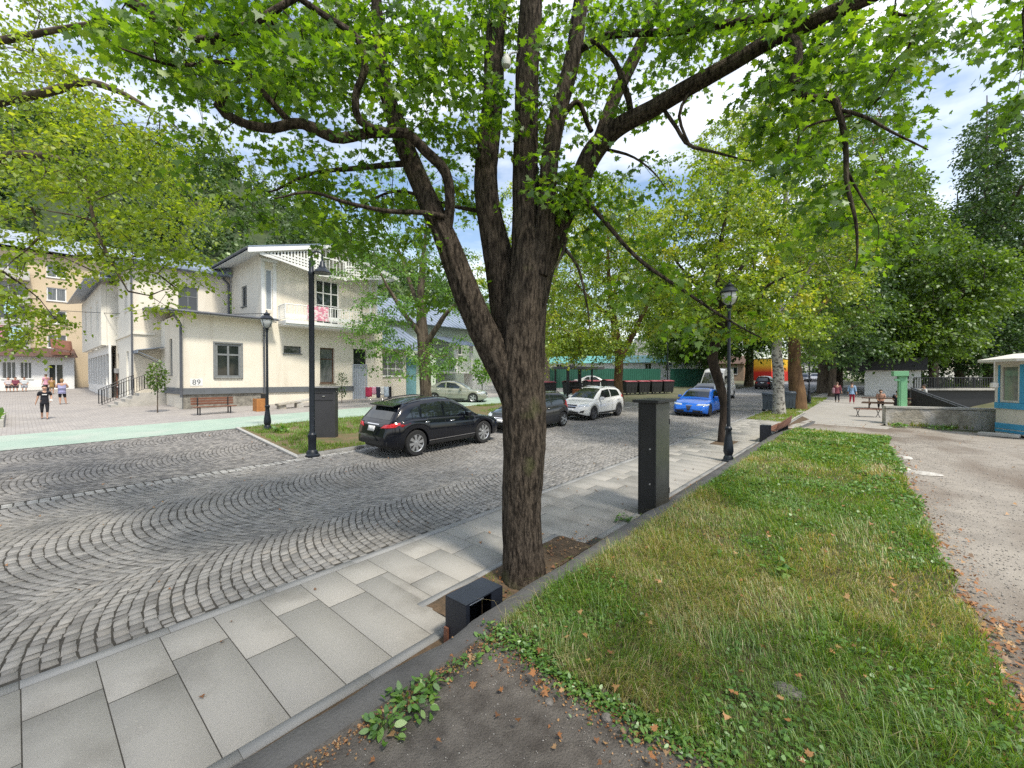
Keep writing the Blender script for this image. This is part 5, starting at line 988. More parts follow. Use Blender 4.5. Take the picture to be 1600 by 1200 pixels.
for i, (px, k, z, rad, n, mt, lab) in enumerate([(1450, 58, -.5, (3.5, 3, 2.2), 1500, mg, 'green bush under the bridge left of the kiosk'), (1510, 58, -.8, (4, 3, 2.0), 1500, yl2, 'yellowish bush on the river bank under the bridge'), (1480, 64, .3, (6, 3, 4.5), 2500, dg, 'dark bush rising over the bridge railing'), (1570, 62, .3, (7, 3, 5), 2500, dg, 'large dark bush behind the kiosk'), (1640, 50, .2, (6, 4, 6), 2500, dg, 'large dark bush beyond the kiosk at the river'), (1400, 72, 1.5, (7, 3, 4.2), 2200, dg, 'dark bush behind the pavilion'), (1330, 86, 2, (8, 4, 5), 2200, mg, 'broad green bush at the far end of the walk'),
     (1000, 100, 2, (12, 5, 5.5), 2600, mg, 'broad green bush behind the teal roofed hall'), (890, 92, 2, (12, 5, 7.5), 3000, yl, 'tall yellow-green bush behind the left end of the hall'), (1130, 110, 2, (12, 5, 6), 2400, dg, 'dark green bush behind the tan house'), (1230, 110, 2, (14, 5, 8), 2800, mg, 'tall green bush above the painted shop'), (790, 62, 1.9, (6, 4, 6.5), 3000, yl, 'yellow-green bush beside the pale green house'), (730, 58, 2, (4, 4, 3.5), 1500, lg, 'fresh green bush behind the outside stair')]):
    c = at(px, 592, k); bush(lab, (c.x, c.y, z-.3), rad, n, mt, 90+i, lsize=.3 if k < 70 else .5)
# ---------------------------------------------------------------- cars
m_tyre = M('tyre_rubber', (.022, .022, .023), (.014, .014, .015), scale=8, rough=.85)
m_alloy = M('alloy', (.55, .56, .58), (.48, .49, .5), rough=.3, metal=.8)
m_trim = M('black_trim', (.02, .02, .021), (.014, .014, .015), rough=.6)
m_cglass = M('car_glass', (.015, .02, .022), (.010, .013, .015), scale=1, rough=.03, spec=1.)
m_chrome = M('chrome', (.7, .7, .72), (.65, .65, .67), rough=.15, metal=1)
m_tail = M('tail_lamp_red', (.55, .015, .02), (.40, .01, .015), scale=9, rough=.15, coat=.6)
m_head = M('headlamp_lens', (.62, .66, .70), (.35, .38, .42), scale=14, rough=.08, coat=1)
m_plate = M('plate_white', (.75, .75, .75), (.68, .68, .68), rough=.5)
m_amber = M('amber_lens', (.6, .2, .02), (.5, .15, .02), rough=.2)
def paint(name, c, metal=.25): return M(name, c, tuple(v*.93 for v in c), scale=2, rough=.16, metal=metal, coat=.5, spec=.35)
def lerp(a, b, t): return a+(b-a)*t
def ip(pts, x): return float(np.interp(x, [p[0] for p in pts], [p[1] for p in pts]))
def sm_ip(pts, xs_):
    X = [p[0] for p in pts]; Y = [p[1] for p in pts]; fx = np.linspace(X[0], X[-1], 400); fy = np.interp(fx, X, Y)
    w = 9; k = np.hanning(w); k /= k.sum(); pad = np.concatenate([[fy[0]]*(w//2), fy, [fy[-1]]*(w//2)]); fy = np.convolve(pad, k, 'valid'); return np.interp(xs_, fx, fy)
def car(label, sp, loc, head, col, cat='car', group=None):
    """loc = ground point below the middle of the car, head = direction of travel (radians from +X)"""
    L, Wd, wb, ro, r = sp['L'], sp['W'], sp['wb'], sp['ro'], sp['r']; cl = sp.get('cl', .2); xw = (ro, ro+wb); ra = r*1.13
    root = empty(sp.get('name', 'parked_car'), loc, 0, label, cat, group); root.rotation_euler = (0, 0, head)
    tilt = Matrix.Translation((-L/2, 0, 0))
    xs_ = sorted(set(list(np.linspace(0, L, 70)) + [w+ra*math.cos(a) for w in xw for a in np.linspace(0, math.pi, 17)] + [.01, .03, .06, L-.01, L-.03, L-.06])); xs_ = np.array(xs_)
    top = sm_ip(sp['belt'], xs_); V = []; k = None
    def hw(x):
        t = abs(2*x/L-1); e = max(0, (t-.72)/.28); return Wd/2*(1-.30*e**3)*(1-.02*(t))
    for x, zt in zip(xs_, top):
        w = hw(x); t = abs(2*x/L-1); zl = cl+.12*max(0, (t-.8)/.2)**1.5; wz = min((1 if abs(x-q) < ra else 0)*(r+math.sqrt(max(0, ra*ra-(x-q)**2))) if abs(x-q) < ra else 0 for q in xw) if False else max([(r*.98+math.sqrt(max(0, ra*ra-(x-q)**2))) if abs(x-q) < ra else 0 for q in xw])
        zo = max(zl, wz); zt = max(zt, zo+.06); h = zt-zo; hh = zt-zl
        flare = .012 if wz else 0
        ring = [(0, zl), (.72*w, zl), (.72*w+.001, zo), (.955*w+flare, zo+.004), (w*.985+flare, zo+.06*h), (w, zo+.32*h), (w*1.003, zo+.55*h), (w*.985, zo+.78*h), (w*.95, zo+.92*h), (w*.89, zt), (w*.6, zt+.025), (0, zt+.035)]
        ring = ring+[(-a, b) for a, b in ring[-2:0:-1]]; k = len(ring); V += [(x, a, b) for a, b in ring]
    n = len(xs_); F = [(i*k+j, i*k+(j+1) % k, (i+1)*k+(j+1) % k, (i+1)*k+j) for i in range(n-1) for j in range(k)]+[tuple(range(k)), tuple(range((n-1)*k, n*k))]
    body = MB().add(V, F)
    xg = np.linspace(sp['roof'][0][0], sp['roof'][-1][0], 46); zr_ = sm_ip(sp['roof'], xg); b0_ = len(body.v); V = []
    th_ = sp.get('tumble', .34)
    for x, zr in zip(xg, zr_):
        zt = ip(sp['belt'], x); w = hw(x)*.905; zr = max(zr, zt-.02); hh = zr-zt; wt = w-th_*max(hh, 0)-.0; 
        ring = [(w, zt-.05), (lerp(w, wt, .5)+.012, lerp(zt, zr, .5)), (wt, zr-.055*min(1, hh*5)), (wt-.07, zr-.012), (wt*.55, zr+.012), (0, zr+.02)]
        ring = ring+[(-a, b) for a, b in ring[-2::-1]]; k2 = len(ring); V += [(x, a, b) for a, b in ring]
    n2 = len(xg); F = [(i*k2+j, i*k2+j+1, (i+1)*k2+j+1, (i+1)*k2+j) for i in range(n2-1) for j in range(k2-1)]+[tuple(range(k2)), tuple(range((n2-1)*k2, n2*k2))[::-1]]
    body.add(V, F); body.v = [tuple(tilt @ Vector(v)) for v in body.v]
    o = body.build('body', col, root, True)
    bv = BVHTree.FromPolygons([Vector(v) for v in body.v], body.f)
    def patch(name, corners, d, mat, nu=8, nv=4, off=.006, parent=None, both=False, lift=None):
        d = Vector(d); res = None
        for sgn in ((1, -1) if both else (1,)):
            cs = [tilt @ Vector((c[0], c[1]*sgn, c[2])) for c in corners]; dd = Vector((d.x, d.y*sgn, d.z)); mb = MB(); vs = []; okv = []
            for j in range(nv+1):
                for i in range(nu+1):
                    u, v = i/nu, j/nv; p = cs[0].lerp(cs[1], u).lerp(cs[3].lerp(cs[2], u), v); h = bv.ray_cast(p-dd*3, dd)
                    vs.append((h[0] if h[0] else p)-dd*off); okv.append(h[0] is not None)
            fs = [(j*(nu+1)+i, j*(nu+1)+i+1, (j+1)*(nu+1)+i+1, (j+1)*(nu+1)+i) for j in range(nv) for i in range(nu)]; fs = [f for f in fs if all(okv[t] for t in f)]
            if not fs: continue
            mb.add(vs, fs); q = mb.build(name, mat, parent or root, True)
            if lift: sd = q.modifiers.new('s', 'SOLIDIFY'); sd.thickness = lift; sd.offset = 0
            res = q
        return res
    for q in sp['side']: patch('side_window', [(x, -2, z) for x, z in q], (0, 1, 0), m_cglass, 10, 5, .007, both=True)
    if 'surround' in sp:
        for q in sp['surround']: patch('window_trim', [(x, -2, z) for x, z in q], (0, 1, 0), m_trim, 16, 4, .003, both=True)
    a, b, wy1, wy2 = sp['wind']; patch('windscreen', [(a, -wy1, 3), (b, -wy2, 3), (b, wy2, 3), (a, wy1, 3)], (0, 0, -1), m_cglass, 10, 10, .007)
    if 'rearz' in sp: z0_, z1_, y0_, y1_ = sp['rearz']; patch('rear_window', [(-1, -y0_, z0_), (-1, y0_, z0_), (-1, y1_, z1_), (-1, -y1_, z1_)], (1, 0, 0), m_cglass, 10, 6, .007)
    else: a, b, wy1, wy2 = sp['rearx']; patch('rear_window', [(a, -wy1, 3), (b, -wy2, 3), (b, wy2, 3), (a, wy1, 3)], (0, 0, -1), m_cglass, 10, 8, .007)
    for c in sp.get('tails', []): patch('tail_light', [(-1, -y, z) for y, z in c], (1, 0, 0), m_tail, 6, 4, .012, both=True, lift=.01)
    for c in sp.get('tails_side', []): patch('tail_light', [(x, -2, z) for x, z in c], (0, 1, 0), m_tail, 6, 4, .009, both=True)
    for c in sp.get('heads', []): patch('headlight', [(L+1, -y, z) for y, z in c], (-1, 0, 0), m_head, 8, 4, .010, both=True, lift=.01)
    for c in sp.get('heads_side', []): patch('headlight', [(x, -2, z) for x, z in c], (0, 1, 0), m_head, 6, 4, .008, both=True)
    for c in sp.get('dark_front', []): patch('grille', [(L+1, y, z) for y, z in c], (-1, 0, 0), m_trim, 10, 4, .008)
    for c in sp.get('chrome_front', []): patch('grille_bar', [(L+1, y, z) for y, z in c], (-1, 0, 0), m_chrome, 10, 1, .014)
    for c in sp.get('trim_rear', []): patch('bumper_trim', [(-1, y, z) for y, z in c], (1, 0, 0), m_trim, 10, 3, .007)
    for c in sp.get('chrome_rear', []): patch('boot_strip', [(-1, y, z) for y, z in c], (1, 0, 0), m_chrome, 8, 1, .014)
    if sp.get('plate_f'): z = sp['plate_f']; patch('number_plate', [(L+1, -.26, z), (L+1, .26, z), (L+1, .26, z+.11), (L+1, -.26, z+.11)], (-1, 0, 0), m_plate, 4, 1, .022, lift=.008)
    if sp.get('plate_r'): z = sp['plate_r']; patch('number_plate', [(-1, -.17, z), (-1, .17, z), (-1, .17, z+.15), (-1, -.17, z+.15)], (1, 0, 0), m_plate, 4, 1, .022, lift=.008)
    for x in sp.get('seams', []):
        z1_ = ip(sp['belt'], x)-.02; patch('door_seam', [(x, -2, cl+.12), (x+.012, -2, cl+.12), (x+.012, -2, z1_), (x, -2, z1_)], (0, 1, 0), m_trim, 1, 10, .003, both=True)
    for x in sp.get('handles', []):
        z = ip(sp['belt'], x)-.13; patch('door_handle', [(x, -2, z), (x+.19, -2, z+.006), (x+.19, -2, z+.036), (x, -2, z+.03)], (0, 1, 0), sp.get('hmat', col), 4, 2, .022, both=True, lift=.02)
    z = cl+.02; patch('sill', [(xw[0]+ra+.02, -2, z), (xw[1]-ra-.02, -2, z), (xw[1]-ra-.02, -2, z+.09), (xw[0]+ra+.02, -2, z+.09)], (0, 1, 0), m_trim, 8, 2, .008, both=True)
    if sp.get('silver_line'): z = cl+.14; patch('sill_strip', [(xw[0]+ra+.02, -2, z), (xw[1]-ra-.02, -2, z+.01), (xw[1]-ra-.02, -2, z+.028), (xw[0]+ra+.02, -2, z+.018)], (0, 1, 0), m_chrome, 8, 1, .014, both=True)
    if sp.get('clad'):                 # dark plastic arches
        for q in xw:
            for s_ in (-1, 1):
                mb = MB(); vs = []
                for i in range(25):
                    a = math.pi*(-.06+1.12*i/24)
                    for rr in (ra-.005, ra+.065): x, z = q+rr*math.cos(a), r*.98+rr*math.sin(a); z = max(z, cl); h = bv.ray_cast(tilt @ Vector((x, s_*3, z)), Vector((0, -s_, 0))); vs.append((h[0] if h[0] else tilt @ Vector((x, s_*Wd/2*.97, z)))+Vector((0, s_*.012, 0)))
                mb.add(vs, [(2*i, 2*i+1, 2*i+3, 2*i+2) for i in range(24)]); mb.build('arch_trim', m_trim, root, True)
    if sp.get('rails'):
        x0_, x1_ = sp['rails']
        for s_ in (-1, 1):
            P = []
            for i in range(9):
                x = lerp(x0_, x1_, i/8); h = bv.ray_cast(tilt @ Vector((x, s_*(Wd/2-.37), 4)), Vector((0, 0, -1))); P.append(h[0]+Vector((0, 0, .055*math.sin(math.pi*min(1, max(0, i/8*1.0)))**.35+.004)))
            MB().tube(P, .017, 6).build('roof_rail', sp.get('railmat', m_trim), root, True)
    if sp.get('spoiler'): x, z, w = sp['spoiler']; MB().slab([tilt @ Vector(p) for p in ((x-.14, -w, z), (x-.14, w, z), (x+.16, w*.97, z+.05), (x+.16, -w*.97, z+.05))], (0, 0, -.035)).build('spoiler', col, root, True)
    # mirrors
    xm = sp['mirror']; zm = ip(sp['belt'], xm)+.08
    for s_ in (-1, 1):
        mb = MB(); mb.box(xm-L/2-.06, xm-L/2+.09, s_*(Wd/2-.04), s_*(Wd/2+.15), zm-.07, zm+.08, .035); mb.box(xm-L/2-.01, xm-L/2+.05, s_*(Wd/2-.16), s_*(Wd/2-.0), zm-.06, zm-.03); mb.build('wing_mirror', col, root, True)
    mb = MB(); mb.box(-L/2+.25, L/2-.25, -Wd/2+.27, Wd/2-.27, cl-.03, cl+.3); mb.build('underbody', m_trim, root)
    # wheels
    def wheel(x, s_, proto=None):
        w_ = .215; hub = bpy.data.objects.new('wheel', None); COL.objects.link(hub); hub.parent = root; hub.location = (x-L/2, s_*(Wd/2-w_/2-.015), r); hub.rotation_euler = (0, rnd.uniform(0, 1), 0 if s_ < 0 else math.pi)
        if proto:
            for c in proto.children: q = c.copy(); COL.objects.link(q); q.parent = hub
            return hub
        h = w_/2; mb = MB(); mb.lathe([(r*.64, -h*.8), (r*.70, -h), (r*.93, -h), (r*.985, -h*.75), (r, -h*.3), (r, h*.3), (r*.985, h*.75), (r*.93, h), (r*.70, h), (r*.64, h*.8)], n=36, axis='Y'); mb.build('tyre', m_tyre, hub, True)
        mb = MB(); b_ = len(mb.v)
        for (q, hy) in ((r*.665, -h*.82), (r*.70, -h*.98), (r*.60, -h*.74), (r*.585, -h*.1)):
            for i in range(36): a = 2*math.pi*i/36; mb.v.append((q*math.cos(a), hy, q*math.sin(a)))
        for j in range(3): mb.f += [(j*36+i, j*36+(i+1) % 36, (j+1)*36+(i+1) % 36, (j+1)*36+i) for i in range(36)]
        ns_ = sp.get('spokes', 7)
        for i in range(ns_):
            a = 2*math.pi*i/ns_; m_ = Matrix.Rotation(a, 4, 'Y'); mb.slab([m_ @ Vector(p) for p in ((.03, -h*.80, -.026), (r*.62, -h*.84, -.048), (r*.62, -h*.84, .048), (.03, -h*.80, .026))], (0, .03, 0))
        mb.lathe([(.075, -h*.5), (.07, -h*.86), (.03, -h*.9), (.001, -h*.9)], n=16, axis='Y'); mb.build('rim', sp.get('rimmat', m_alloy), hub, True)
        mb = MB(); mb.lathe([(r*.62, -h*.02), (.01, -h*.02)], n=24, axis='Y'); mb.build('brake_disc', m_trim, hub); return hub
    p0 = wheel(xw[0], -1); wheel(xw[0], 1, p0); wheel(xw[1], -1, p0); wheel(xw[1], 1, p0)
    return root
def seat_car(root):                     # follow the slope of the street
    h = root.rotation_euler.z; gx, gy = GA, GB; fwd = gx*math.cos(h)+gy*math.sin(h); lat = -gx*math.sin(h)+gy*math.cos(h); root.rotation_euler = (math.atan(lat), -math.atan(fwd), h)
SUV = dict(L=4.8, W=1.93, wb=2.85, ro=.95, r=.385, cl=.26, belt=[(0, .62), (.04, .80), (.10, .96), (.25, 1.05), (.8, 1.10), (1.6, 1.07), (2.6, 1.03), (3.3, 1.01), (3.8, .97), (4.3, .88), (4.6, .78), (4.74, .66), (4.8, .52)],
  roof=[(.14, 1.00), (.34, 1.24), (.55, 1.46), (.75, 1.54), (1.3, 1.62), (2.0, 1.65), (2.5, 1.60), (2.95, 1.42), (3.3, 1.21), (3.62, .99)],
  side=[[(.62, 1.15), (1.12, 1.13), (1.12, 1.46), (.98, 1.42)], [(1.20, 1.125), (2.02, 1.11), (2.02, 1.555), (1.24, 1.50)], [(2.10, 1.11), (3.10, 1.07), (2.62, 1.46), (2.10, 1.55)]],
  wind=(2.62, 3.42, .58, .70), rearz=(1.10, 1.42, .66, .56), tails=[[(.42, .86), (.93, .90), (.95, 1.02), (.56, .97)]], tails_side=[[(.05, .87), (.40, .97), (.42, 1.03), (.05, 1.0)]],
  trim_rear=[[(-.9, .38), (.9, .38), (.9, .50), (-.9, .50)]], chrome_rear=[[(-.3, .95), (.3, .95), (.3, .975), (-.3, .975)]], plate_r=.76, heads=[[(.5, .66), (.86, .70), (.88, .80), (.55, .75)]], dark_front=[[(-.45, .5), (.45, .5), (.5, .72), (-.5, .72)]],
  seams=[1.16, 2.06, 3.12], handles=[1.25, 2.25], hmat=m_chrome, rails=(.75, 2.55), spoiler=(.50, 1.50, .62), mirror=2.95, silver_line=True, spokes=8)
c_black = paint('black_paint', (.004, .005, .009), .0); c_dark = paint('dark_grey_paint', (.035, .036, .04)); c_white = paint('car_white_paint', (.68, .68, .67), 0); c_blue = paint('blue_paint', (.012, .14, .62), .1); c_silver = paint('silver_green_paint', (.34, .35, .29), .3); c_grey = paint('pale_grey_paint', (.50, .54, .60), .1); c_purple = paint('plum_paint', (.035, .01, .022), .2)
def place(label, sp, x, y, head, col, **kw): r = car(label, sp, (x, y, zpl(x, y)+.004), head, col, **kw); seat_car(r); return r
UP, DN = R(90), R(-90)
GRP = 'cars along the street'
place('black crossover with red tail lamps and alloy wheels parked at the kerb of the island', SUV, -11.37, 9.2, R(90.6), c_black, group=GRP)
HATCH = dict(SUV, L=4.1, W=1.72, wb=2.6, ro=.66, r=.32, cl=.2, belt=[(0, .5), (.04, .74), (.12, .90), (.6, .97), (1.6, .94), (2.8, .90), (3.3, .84), (3.75, .74), (3.98, .62), (4.1, .45)],
  roof=[(.06, .86), (.18, 1.2), (.34, 1.42), (.7, 1.50), (1.5, 1.53), (2.1, 1.49), (2.6, 1.28), (3.2, .88)], side=[[(.42, 1.02), (1.45, .99), (1.45, 1.42), (.50, 1.36)], [(1.53, .99), (2.75, .96), (2.2, 1.38), (1.53, 1.43)]],
  wind=(2.2, 3.02, .50, .62), rearz=(1.0, 1.36, .60, .50), tails=[[(.62, .8), (.83, .82), (.78, 1.15), (.66, 1.12)]], tails_side=[[(.05, .82), (.22, .9), (.22, 1.1), (.1, 1.1)]], plate_r=.7, heads=[[(.42, .60), (.80, .66), (.82, .76), (.48, .70)]], heads_side=[[(3.5, .66), (3.95, .6), (3.95, .68), (3.55, .75)]],
  dark_front=[[(-.4, .42), (.4, .42), (.45, .66), (-.45, .66)], [(-.7, .26), (.7, .26), (.65, .38), (-.65, .38)]], chrome_front=[[(-.36, .58), (.36, .58), (.36, .61), (-.36, .61)]], plate_f=.44, seams=[1.49, 2.72], handles=[.62, 1.65], hmat=c_dark, rails=(.5, 2.0), railmat=m_chrome, spoiler=None, mirror=2.55, silver_line=False, spokes=5, chrome_rear=[])
place('dark grey hatchback half hidden by the maple trunk, its nose towards the black car', HATCH, -11.55, 14.55, R(-90), c_dark, group=GRP)
XO = dict(SUV, L=4.45, W=1.78, wb=2.63, ro=.87, r=.345, cl=.25, belt=[(0, .6), (.04, .84), (.12, .98), (.6, 1.04), (1.6, 1.0), (2.8, .97), (3.35, .95), (3.9, .87), (4.25, .76), (4.38, .64), (4.45, .48)],
  roof=[(.10, .95), (.30, 1.25), (.5, 1.44), (.9, 1.53), (1.7, 1.56), (2.3, 1.52), (2.8, 1.32), (3.42, .95)], side=[[(.66, 1.10), (1.62, 1.07), (1.62, 1.46), (.82, 1.40)], [(1.70, 1.07), (2.95, 1.02), (2.40, 1.42), (1.70, 1.47)]],
  wind=(2.36, 3.28, .54, .68), rearz=(1.08, 1.40, .6, .5), tails=[[(.55, .95), (.84, .98), (.78, 1.14), (.6, 1.1)]], tails_side=[[(.06, .95), (.30, 1.0), (.30, 1.12), (.12, 1.12)]], plate_r=.75, heads=[[(.40, .68), (.82, .74), (.80, .86), (.48, .80)]], heads_side=[[(3.95, .74), (4.38, .68), (4.38, .76), (3.95, .84)]],
  dark_front=[[(-.34, .62), (.34, .62), (.38, .78), (-.38, .78)], [(-.62, .30), (.62, .30), (.5, .46), (-.5, .46)], [(.6, .42), (.75, .42), (.78, .54), (.64, .5)], [(-.6, .42), (-.75, .42), (-.78, .54), (-.64, .5)]], chrome_front=[[(-.35, .69), (.35, .69), (.35, .715), (-.35, .715)]], plate_f=.48, seams=[1.66, 2.85], handles=[.9, 1.9], hmat=c_white, rails=(.6, 2.25), railmat=m_chrome, spoiler=None, mirror=2.85, silver_line=False, clad=True, spokes=5, chrome_rear=[], rimmat=M('dark_alloy', (.12, .12, .13), rough=.35, metal=.6))
place('white crossover with roof rails parked nose towards us beyond the dark grey hatchback', XO, -11.62, 19.95, R(-90), c_white, group=GRP)
SED = dict(SUV, L=4.64, W=1.86, wb=2.82, ro=.98, r=.335, cl=.15, belt=[(0, .55), (.05, .84), (.15, .98), (.7, 1.0), (1.6, .93), (2.8, .90), (3.3, .88), (3.9, .80), (4.35, .68), (4.55, .56), (4.64, .40)],
  roof=[(.55, .97), (1.0, 1.19), (1.4, 1.34), (1.9, 1.42), (2.3, 1.42), (2.75, 1.30), (3.45, .90)], side=[[(1.12, 1.02), (1.78, .99), (1.78, 1.33), (1.48, 1.30)], [(1.86, .99), (3.0, .95), (2.5, 1.28), (1.86, 1.34)]],
  wind=(2.42, 3.32, .54, .68), rearx=(.72, 1.34, .62, .5), tails=[[(.45, .80), (.86, .84), (.84, .94), (.5, .90)]], tails_side=[[(.1, .82), (.4, .88), (.4, .95), (.1, .95)]], heads=[[(.36, .60), (.80, .62), (.82, .70), (.42, .68)]], heads_side=[[(4.05, .64), (4.5, .58), (4.5, .64), (4.1, .71)]],
  dark_front=[[(-.02, .26), (.02, .26), (.16, .60), (-.16, .60)], [(.2, .24), (.72, .24), (.7, .36), (.24, .36)], [(-.2, .24), (-.72, .24), (-.7, .36), (-.24, .36)]], chrome_front=[[(-.17, .60), (.17, .60), (.17, .615), (-.17, .615)]], plate_f=None, plate_r=.7, seams=[1.82, 2.95], handles=[1.15, 2.05], hmat=c_blue, rails=None, spoiler=None, mirror=2.9, silver_line=False, spokes=5, rimmat=m_trim, chrome_rear=[])
BL = place('bright blue sedan with triangular grille standing on the cobbles in the street', SED, -7.95, 25.9, R(-88), c_blue, group=GRP)
CAM = dict(SED, L=4.72, W=1.82, wb=2.75, ro=1.03, r=.325, cl=.17, belt=[(0, .55), (.05, .86), (.15, 1.0), (.8, 1.03), (1.6, .96), (2.8, .92), (3.4, .90), (4.0, .84), (4.45, .74), (4.64, .6), (4.72, .42)],
  roof=[(.55, 1.0), (1.05, 1.26), (1.45, 1.43), (1.95, 1.48), (2.4, 1.46), (2.85, 1.32), (3.5, .92)], side=[[(1.15, 1.06), (1.80, 1.03), (1.80, 1.39), (1.5, 1.35)], [(1.88, 1.03), (3.02, .98), (2.5, 1.34), (1.88, 1.40)]], dark_front=[[(-.4, .5), (.4, .5), (.45, .66), (-.45, .66)]], heads=[[(.5, .62), (.84, .64), (.84, .76), (.56, .74)]], plate_f=.4, hmat=c_silver, rimmat=m_alloy, chrome_front=[[(-.36, .58), (.36, .58), (.36, .61), (-.36, .61)]])
place('silver sedan parked across the lane in front of the pale green house', CAM, -23.5, 20.9, R(38), c_silver, group=GRP)
place('pale grey sedan close behind the bright blue one', dict(CAM, hmat=c_grey), -9.3, 31.6, R(-88), c_grey, group=GRP)
VAN = dict(SUV, L=5.2, W=1.98, wb=3.2, ro=1.0, r=.34, cl=.22, belt=[(0, .6), (.03, 1.15), (4.0, 1.15), (4.5, 1.10), (5.0, .95), (5.15, .7), (5.2, .45)], roof=[(.02, 1.1), (.06, 2.0), (.2, 2.42), (.6, 2.5), (3.2, 2.5), (3.7, 2.38), (4.25, 1.6), (4.6, 1.1)], tumble=.12,
  side=[[(3.15, 1.22), (4.25, 1.2), (3.85, 1.9), (3.15, 1.95)]], wind=(3.85, 4.48, .68, .78), rearz=(1.4, 2.0, .6, .58), tails=[[(.75, .9), (.88, .9), (.88, 1.3), (.75, 1.3)]], tails_side=[], heads=[[(.55, .72), (.86, .74), (.88, .92), (.6, .88)]], heads_side=[], dark_front=[[(-.5, .6), (.5, .6), (.5, .8), (-.5, .8)]], plate_f=.45, seams=[3.1, 4.1], handles=[3.2], hmat=c_white, rails=None, spoiler=None, mirror=4.1, silver_line=False, spokes=5, chrome_rear=[], name='delivery_van')
place('white van with a tall roof standing behind the pale grey sedan', VAN, -10.4, 38.2, R(-88), c_white, cat='van')
place('plum coloured old hatchback seen from behind driving away up the street', dict(HATCH, hmat=c_purple, rails=None, tails=[[(.5, .68), (.8, .68), (.8, .84), (.5, .84)]], tails_side=[]), -10.7, 59.5, R(90), c_purple, group=GRP)
place('white sedan seen from the side behind the row of black bins', dict(CAM, hmat=c_white), *at(928, 592, 49).to_2d(), R(35), c_white, group=GRP)
p = at(1256, 592, 76); place('small dark car far up the street left of the thin lamp post', dict(HATCH, rails=None), p.x, p.y, R(-90), c_dark, group=GRP)
p = at(1273, 592, 78); place('small white car far up the street right of the thin lamp post', dict(HATCH, rails=None, hmat=c_white), p.x, p.y, R(-90), c_white, group=GRP)
# ---------------------------------------------------------------- street furniture
m_lamp = M('lamp_iron', (.018, .024, .034), (.012, .016, .023), scale=10, rough=.4, metal=.3)
m_lglass = M('lantern_glass', (.55, .58, .58), (.48, .5, .5), rough=.2)
def lantern(label, foot, ztop, group=None, sc=1.):
    f = Vector(foot); H = (ztop-f.z); r = empty('street_lamp', f, 0, label, 'street lamp', group); zl = H-.78*sc
    mb = MB(); mb.lathe([(.17*sc, -.08), (.17*sc, .06), (.14*sc, .08), (.13*sc, .14), (.10*sc, .2), (.135*sc, .3), (.13*sc, .42), (.085*sc, .75), (.075*sc, .9), (.095*sc, .93), (.095*sc, .98), (.06*sc, 1.02)], n=20); mb.build('base', m_lamp, r, True)
    mb = MB(); mb.lathe([(.052*sc, 1.0), (.048*sc, 1.6), (.042*sc, zl-.1), (.06*sc, zl-.08), (.06*sc, zl-.04), (.04*sc, zl-.02)], n=16); mb.build('pole', m_lamp, r, True)
    mb = MB(); mb.lathe([(.05*sc, zl-.02), (.09*sc, zl+.02), (.05*sc, zl+.06)], n=16)
    for i in range(4): a = i*math.pi/2+.5; mb.tube([(math.cos(a)*.06*sc, math.sin(a)*.06*sc, zl+.04), (math.cos(a)*.17*sc, math.sin(a)*.17*sc, zl+.14), (math.cos(a)*.225*sc, math.sin(a)*.225*sc, zl+.42*sc)], .011*sc, 5)
    mb.lathe([(.245*sc, zl+.40*sc), (.25*sc, zl+.44*sc), (.16*sc, zl+.55*sc), (.11*sc, zl+.57*sc), (.12*sc, zl+.62*sc), (.05*sc, zl+.68*sc), (.02*sc, zl+.72*sc), (.02*sc, zl+.78*sc)], n=20); mb.build('lantern', m_lamp, r, True)
    mb = MB(); mb.lathe([(.07*sc, zl+.06), (.15*sc, zl+.14), (.205*sc, zl+.3*sc), (.215*sc, zl+.40*sc)], n=20); mb.build('lamp_glass', m_lglass, r, True); return r
def ztop_at(foot, py): k = depth(foot); return CAMH+(592-py)/FPX*k
f = gp(418, 672); lantern('black street lamp with glass lantern beside the slatted wooden bin', f, ztop_at(f, 485))
f = gp(1138, 722); lantern('black street lamp with glass lantern at the foot of the low wall', f, ztop_at(f, 438))
f = gp(1043, 612); lantern('thin black lamp post at the end of the row of black bins', f, ztop_at(f, 470), sc=1.2)
f = gp(1264, 632); lantern('black lamp post on the grass between the brown trunk and the walkers', f, ztop_at(f, 480), sc=1.)
f = gp(1211, 646); lantern('black lamp post right in front of the pale birch trunk', f, ztop_at(f, 480), sc=1.)
f = gp(488, 713); r = empty('street_lamp', f, 0, 'tall black lamp post with hanging bell shade on the grass beside the cabinet', 'street lamp'); H = ztop_at(f, 402)-f.z
MB().lathe([(.21, -.05), (.21, .05), (.17, .08), (.15, .16), (.11, .2), (.115, .55), (.125, .58), (.125, .64), (.09, .68), (.078, .72), (.078, H-.55), (.088, H-.53), (.088, H-.45), (.07, H-.42), (.066, H-.12), (.05, H-.05)], n=20).build('pole', m_lamp, r, True)
u = Vector((.62, .78, 0)); P = [Vector((0, 0, H-.25)), Vector((0, 0, H+.02))]+[u*(.15-.15*math.cos(a))+Vector((0, 0, H+.05+.1*math.sin(a))) for a in np.linspace(.3, math.pi, 8)]+[u*.30+Vector((0, 0, H-.12))]
MB().tube(P, .026, 8).build('arm', m_lamp, r, True); MB().lathe([(.02, H-.1), (.06, H-.14), (.07, H-.22), (.10, H-.26), (.11, H-.32), (.20, H-.40), (.255, H-.46), (.25, H-.475), (.02, H-.44)], u*.30, n=22).build('lamp_shade', m_lamp, r, True)
